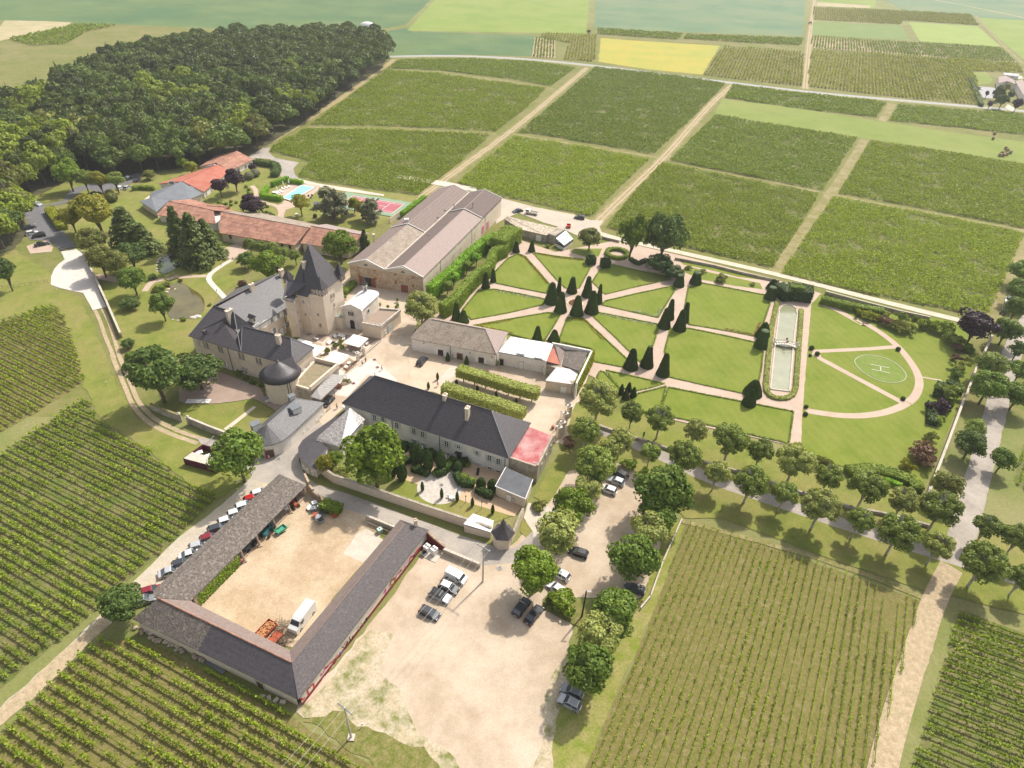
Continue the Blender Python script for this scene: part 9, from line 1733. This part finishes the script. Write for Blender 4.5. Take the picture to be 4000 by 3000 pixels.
# ================================================================ PEOPLE
SKIN=M('skin',(.5,.3,.2),rough=.6); HAIR=M('brown_hair',(.06,.035,.02),rough=.8)
def skinmesh(name,V,E,Rr,mat,sub=1):
    me=bpy.data.meshes.new(name); me.from_pydata(V,E,[]); me.materials.append(mat); o=bpy.data.objects.new(name,me); COL.objects.link(o); md=o.modifiers.new('s','SKIN'); lay=me.skin_vertices[0].data
    for i,r in enumerate(Rr): lay[i].radius=(r,r) if not isinstance(r,tuple) else r; lay[i].use_root=(i==0)
    s_=o.modifiers.new('u','SUBSURF'); s_.levels=sub; s_.render_levels=sub; return o
def person(label,c,x,y,fx,fy,top,legs,hair=HAIR,stride=.28,h=1.0,skirt=False,arm=.1):
    p=P(c,x,y); f=P(c,fx,fy); t=thing('person',label,'person',p,math.atan2(f.y-p.y,f.x-p.x)-math.pi/2,scale=(h,h,h)); s=stride
    # faces +y
    V=[(0,0,.95),(0,0,1.2),(0,0,1.42),(0,.01,1.52),(0,.02,1.62),(0,.02,1.74),(.19,0,1.42),(.24,-s*.5,1.16),(.25,s*.1+arm,.93),(.26,s*.15+arm,.84),(-.19,0,1.42),(-.24,s*.5,1.16),(-.25,s*.4+arm,.95),(-.26,s*.45+arm,.86),(.1,0,.9),(.11,s*.5,.5),(.11,s*.55,.09),(.11,s*.55+.15,.05),(-.1,0,.9),(-.11,-s*.3,.5),(-.11,-s*.9,.12),(-.11,-s*.9+.14,.05)]
    E=[(0,1),(1,2),(2,3),(3,4),(4,5),(2,6),(6,7),(7,8),(8,9),(2,10),(10,11),(11,12),(12,13),(0,14),(14,15),(15,16),(16,17),(0,18),(18,19),(19,20),(20,21)]
    Rr=[.14,.13,.12,.05,.085,.06,.06,.045,.032,.03,.06,.045,.032,.03,.085,.055,.035,.03,.085,.055,.035,.03]
    b_=skinmesh('body',V,E,Rr,SKIN); b_.parent=t
    hd=MB()
    for sg in (-1,1):
        for q in range(4): a0=Vector((sg*(.255+.004*q),(s*.15 if sg>0 else s*.45)+arm-.03+.022*q,.82 if sg>0 else .84)); hd.tube(a0,a0+Vector((0,.012,-.07-.01*(q in(1,2)))),.01,.008,5)
        a0=Vector((sg*.23,(s*.15 if sg>0 else s*.45)+arm+.04,.85 if sg>0 else .87)); hd.tube(a0,a0+Vector((-sg*.02,.03,-.05)),.011,.008,5)
    hd.build('fingers',SKIN,t,'stuff',local=True)
    fc=MB(); fc.tube((0,.11,1.66),(0,.125,1.63),.012,.018,5); fc.build('nose',SKIN,t,local=True); ey=MB(); [ey.sph((sg*.032,.1,1.675),.011,6,4) for sg in (-1,1)]; ey.build('eyes',BLACK,t,'stuff',local=True); er=MB(); [er.sph((sg*.09,.02,1.655),.022,6,4,(.5,1,1.2)) for sg in (-1,1)]; er.build('ears',SKIN,t,'stuff',local=True); mo=MB(); mo.box((0,.108,1.605),(.045,.012,.012)); mo.build('mouth',TLIGHT,t,local=True)
    hr=MB(); hr.sph((0,-.005,1.71),.105,10,7,(1,1.05,.85)); hr.build('hair',hair,t,local=True)
    V2=[(0,0,.98),(0,0,1.2),(0,0,1.42),(.19,0,1.41),(.24,-s*.5,1.17),(-.19,0,1.41),(-.24,s*.5,1.17)]; o=skinmesh('shirt',V2,[(0,1),(1,2),(2,3),(3,4),(2,5),(5,6)],[.155,.15,.135,.075,.06,.075,.06],top); o.parent=t
    V3=[(0,0,.95),(.1,0,.88),(.11,s*.5,.5),(.11,s*.55,.12),(-.1,0,.88),(-.11,-s*.3,.5),(-.11,-s*.9,.16)]; o=skinmesh('trousers',V3,[(0,1),(1,2),(2,3),(0,4),(4,5),(5,6)],[.15,.105,.075,.06,.105,.075,.06],legs); o.parent=t
    m=MB(); m.box((.11,s*.55+.06,.04),(.1,.28,.08)); m.box((-.11,-s*.9+.06,.04),(.1,.28,.08)); m.build('shoes',BLACK,t,'stuff',local=True); return t
DK=M('dark_cloth',(.03,.03,.035),rough=.9); WC=M('white_cloth',(.72,.72,.7),rough=.9); PC=M('pink_cloth',(.62,.22,.3),rough=.9); RC=M('red_cloth',(.5,.04,.05),rough=.9); JN=M('blue_jeans',(.06,.09,.16),rough=.9)
person('person in white shirt and dark trousers walking across the courtyard','C',1085,625,1040,640,WC,DK,stride=.36); person('person in pink clothes walking near the clipped tree rows','i',228,1265,250,1240,PC,PC); person('person in dark shirt standing in the narrow car park','o',927,975,920,940,DK,MATS['skin'] if 0 else JN,stride=.05); person('person standing by the terrace gate in dark clothes','C',886,525,850,500,DK,DK,stride=.06); person('second person near the terrace gate railing','C',845,560,820,540,WC,DK,stride=.06); person('person in red beside a post of the cart shed','E',203,750,240,760,RC,DK,stride=.05); person('person in white bending by the lane near the slate barn','D',690,625,720,600,WC,JN,stride=.1,arm=.3)
p=P('E',170,730,.1); t=thing('ladder','pale green ladder leaning inside the cart shed','ladder',P('E',172,735)); m=MB(); 
for sx in (-.25,.25): m.tube((sx,0,0),(sx,1.0,2.7),.04,n=4)
m.build('rail',MATS['pale_green_plastic'],t,local=True); [MB().tube((-.25,.11*k,.3*k),(.25,.11*k,.3*k),.03,n=4).build('rung',MATS['pale_green_plastic'],t,local=True) for k in range(1,9)]
p=P('E',708,205); t=thing('petanque_sack','white bulging sack inside the cart shed','sack',P('E',568,300)); MB().sph((0,0,.6),.8,8,6,(1,.8,.9)).build('sack',WHITEM,t,local=True)
# parking lines in the left car park
LN=M('parking_line_paint',(.6,.6,.58),rough=.8); LZ=.0
for k,(a,b_) in enumerate((((230,242),(268,245)),((220,320),(260,315)),((262,418),(330,402)),((280,370),(300,368)),((300,492),(370,475)),((205,405),(250,400)),((475,440),(520,430)),((290,228),(338,230)),((860,85),(910,65)),((905,100),(930,85)))): 
    u,v_=P('F',*a),P('F',*b_); sheet('parking_line',[u+Vector((0,.07,0)),v_+Vector((0,.07,0)),v_-Vector((0,.07,0)),u-Vector((0,.07,0))],LN,rough=0)
# vine posts are too small to see singly; air between camera and the far fields
hz=bpy.data.meshes.new('haze'); x0,x1,y0,y1,z0,z1=-1900,2200,-60,3200,-1.2,CH+3
hz.from_pydata([(x0,y0,z0),(x1,y0,z0),(x1,y1,z0),(x0,y1,z0),(x0,y0,z1),(x1,y0,z1),(x1,y1,z1),(x0,y1,z1)],[],[(3,2,1,0),(4,5,6,7),(0,1,5,4),(1,2,6,5),(2,3,7,6),(3,0,4,7)])
hm=bpy.data.materials.new('haze'); hm.use_nodes=True; nt=hm.node_tree; nt.nodes.remove(nt.nodes['Principled BSDF']); pv=nt.nodes.new('ShaderNodeVolumePrincipled'); pv.inputs['Color'].default_value=(.95,.97,1,1); pv.inputs['Density'].default_value=HAZE; pv.inputs['Anisotropy'].default_value=.2; nt.links.new(pv.outputs[0],nt.nodes['Material Output'].inputs['Volume'])
hz.materials.append(hm)
if HAZE>0: tag(link('haze',hz),kind='stuff')
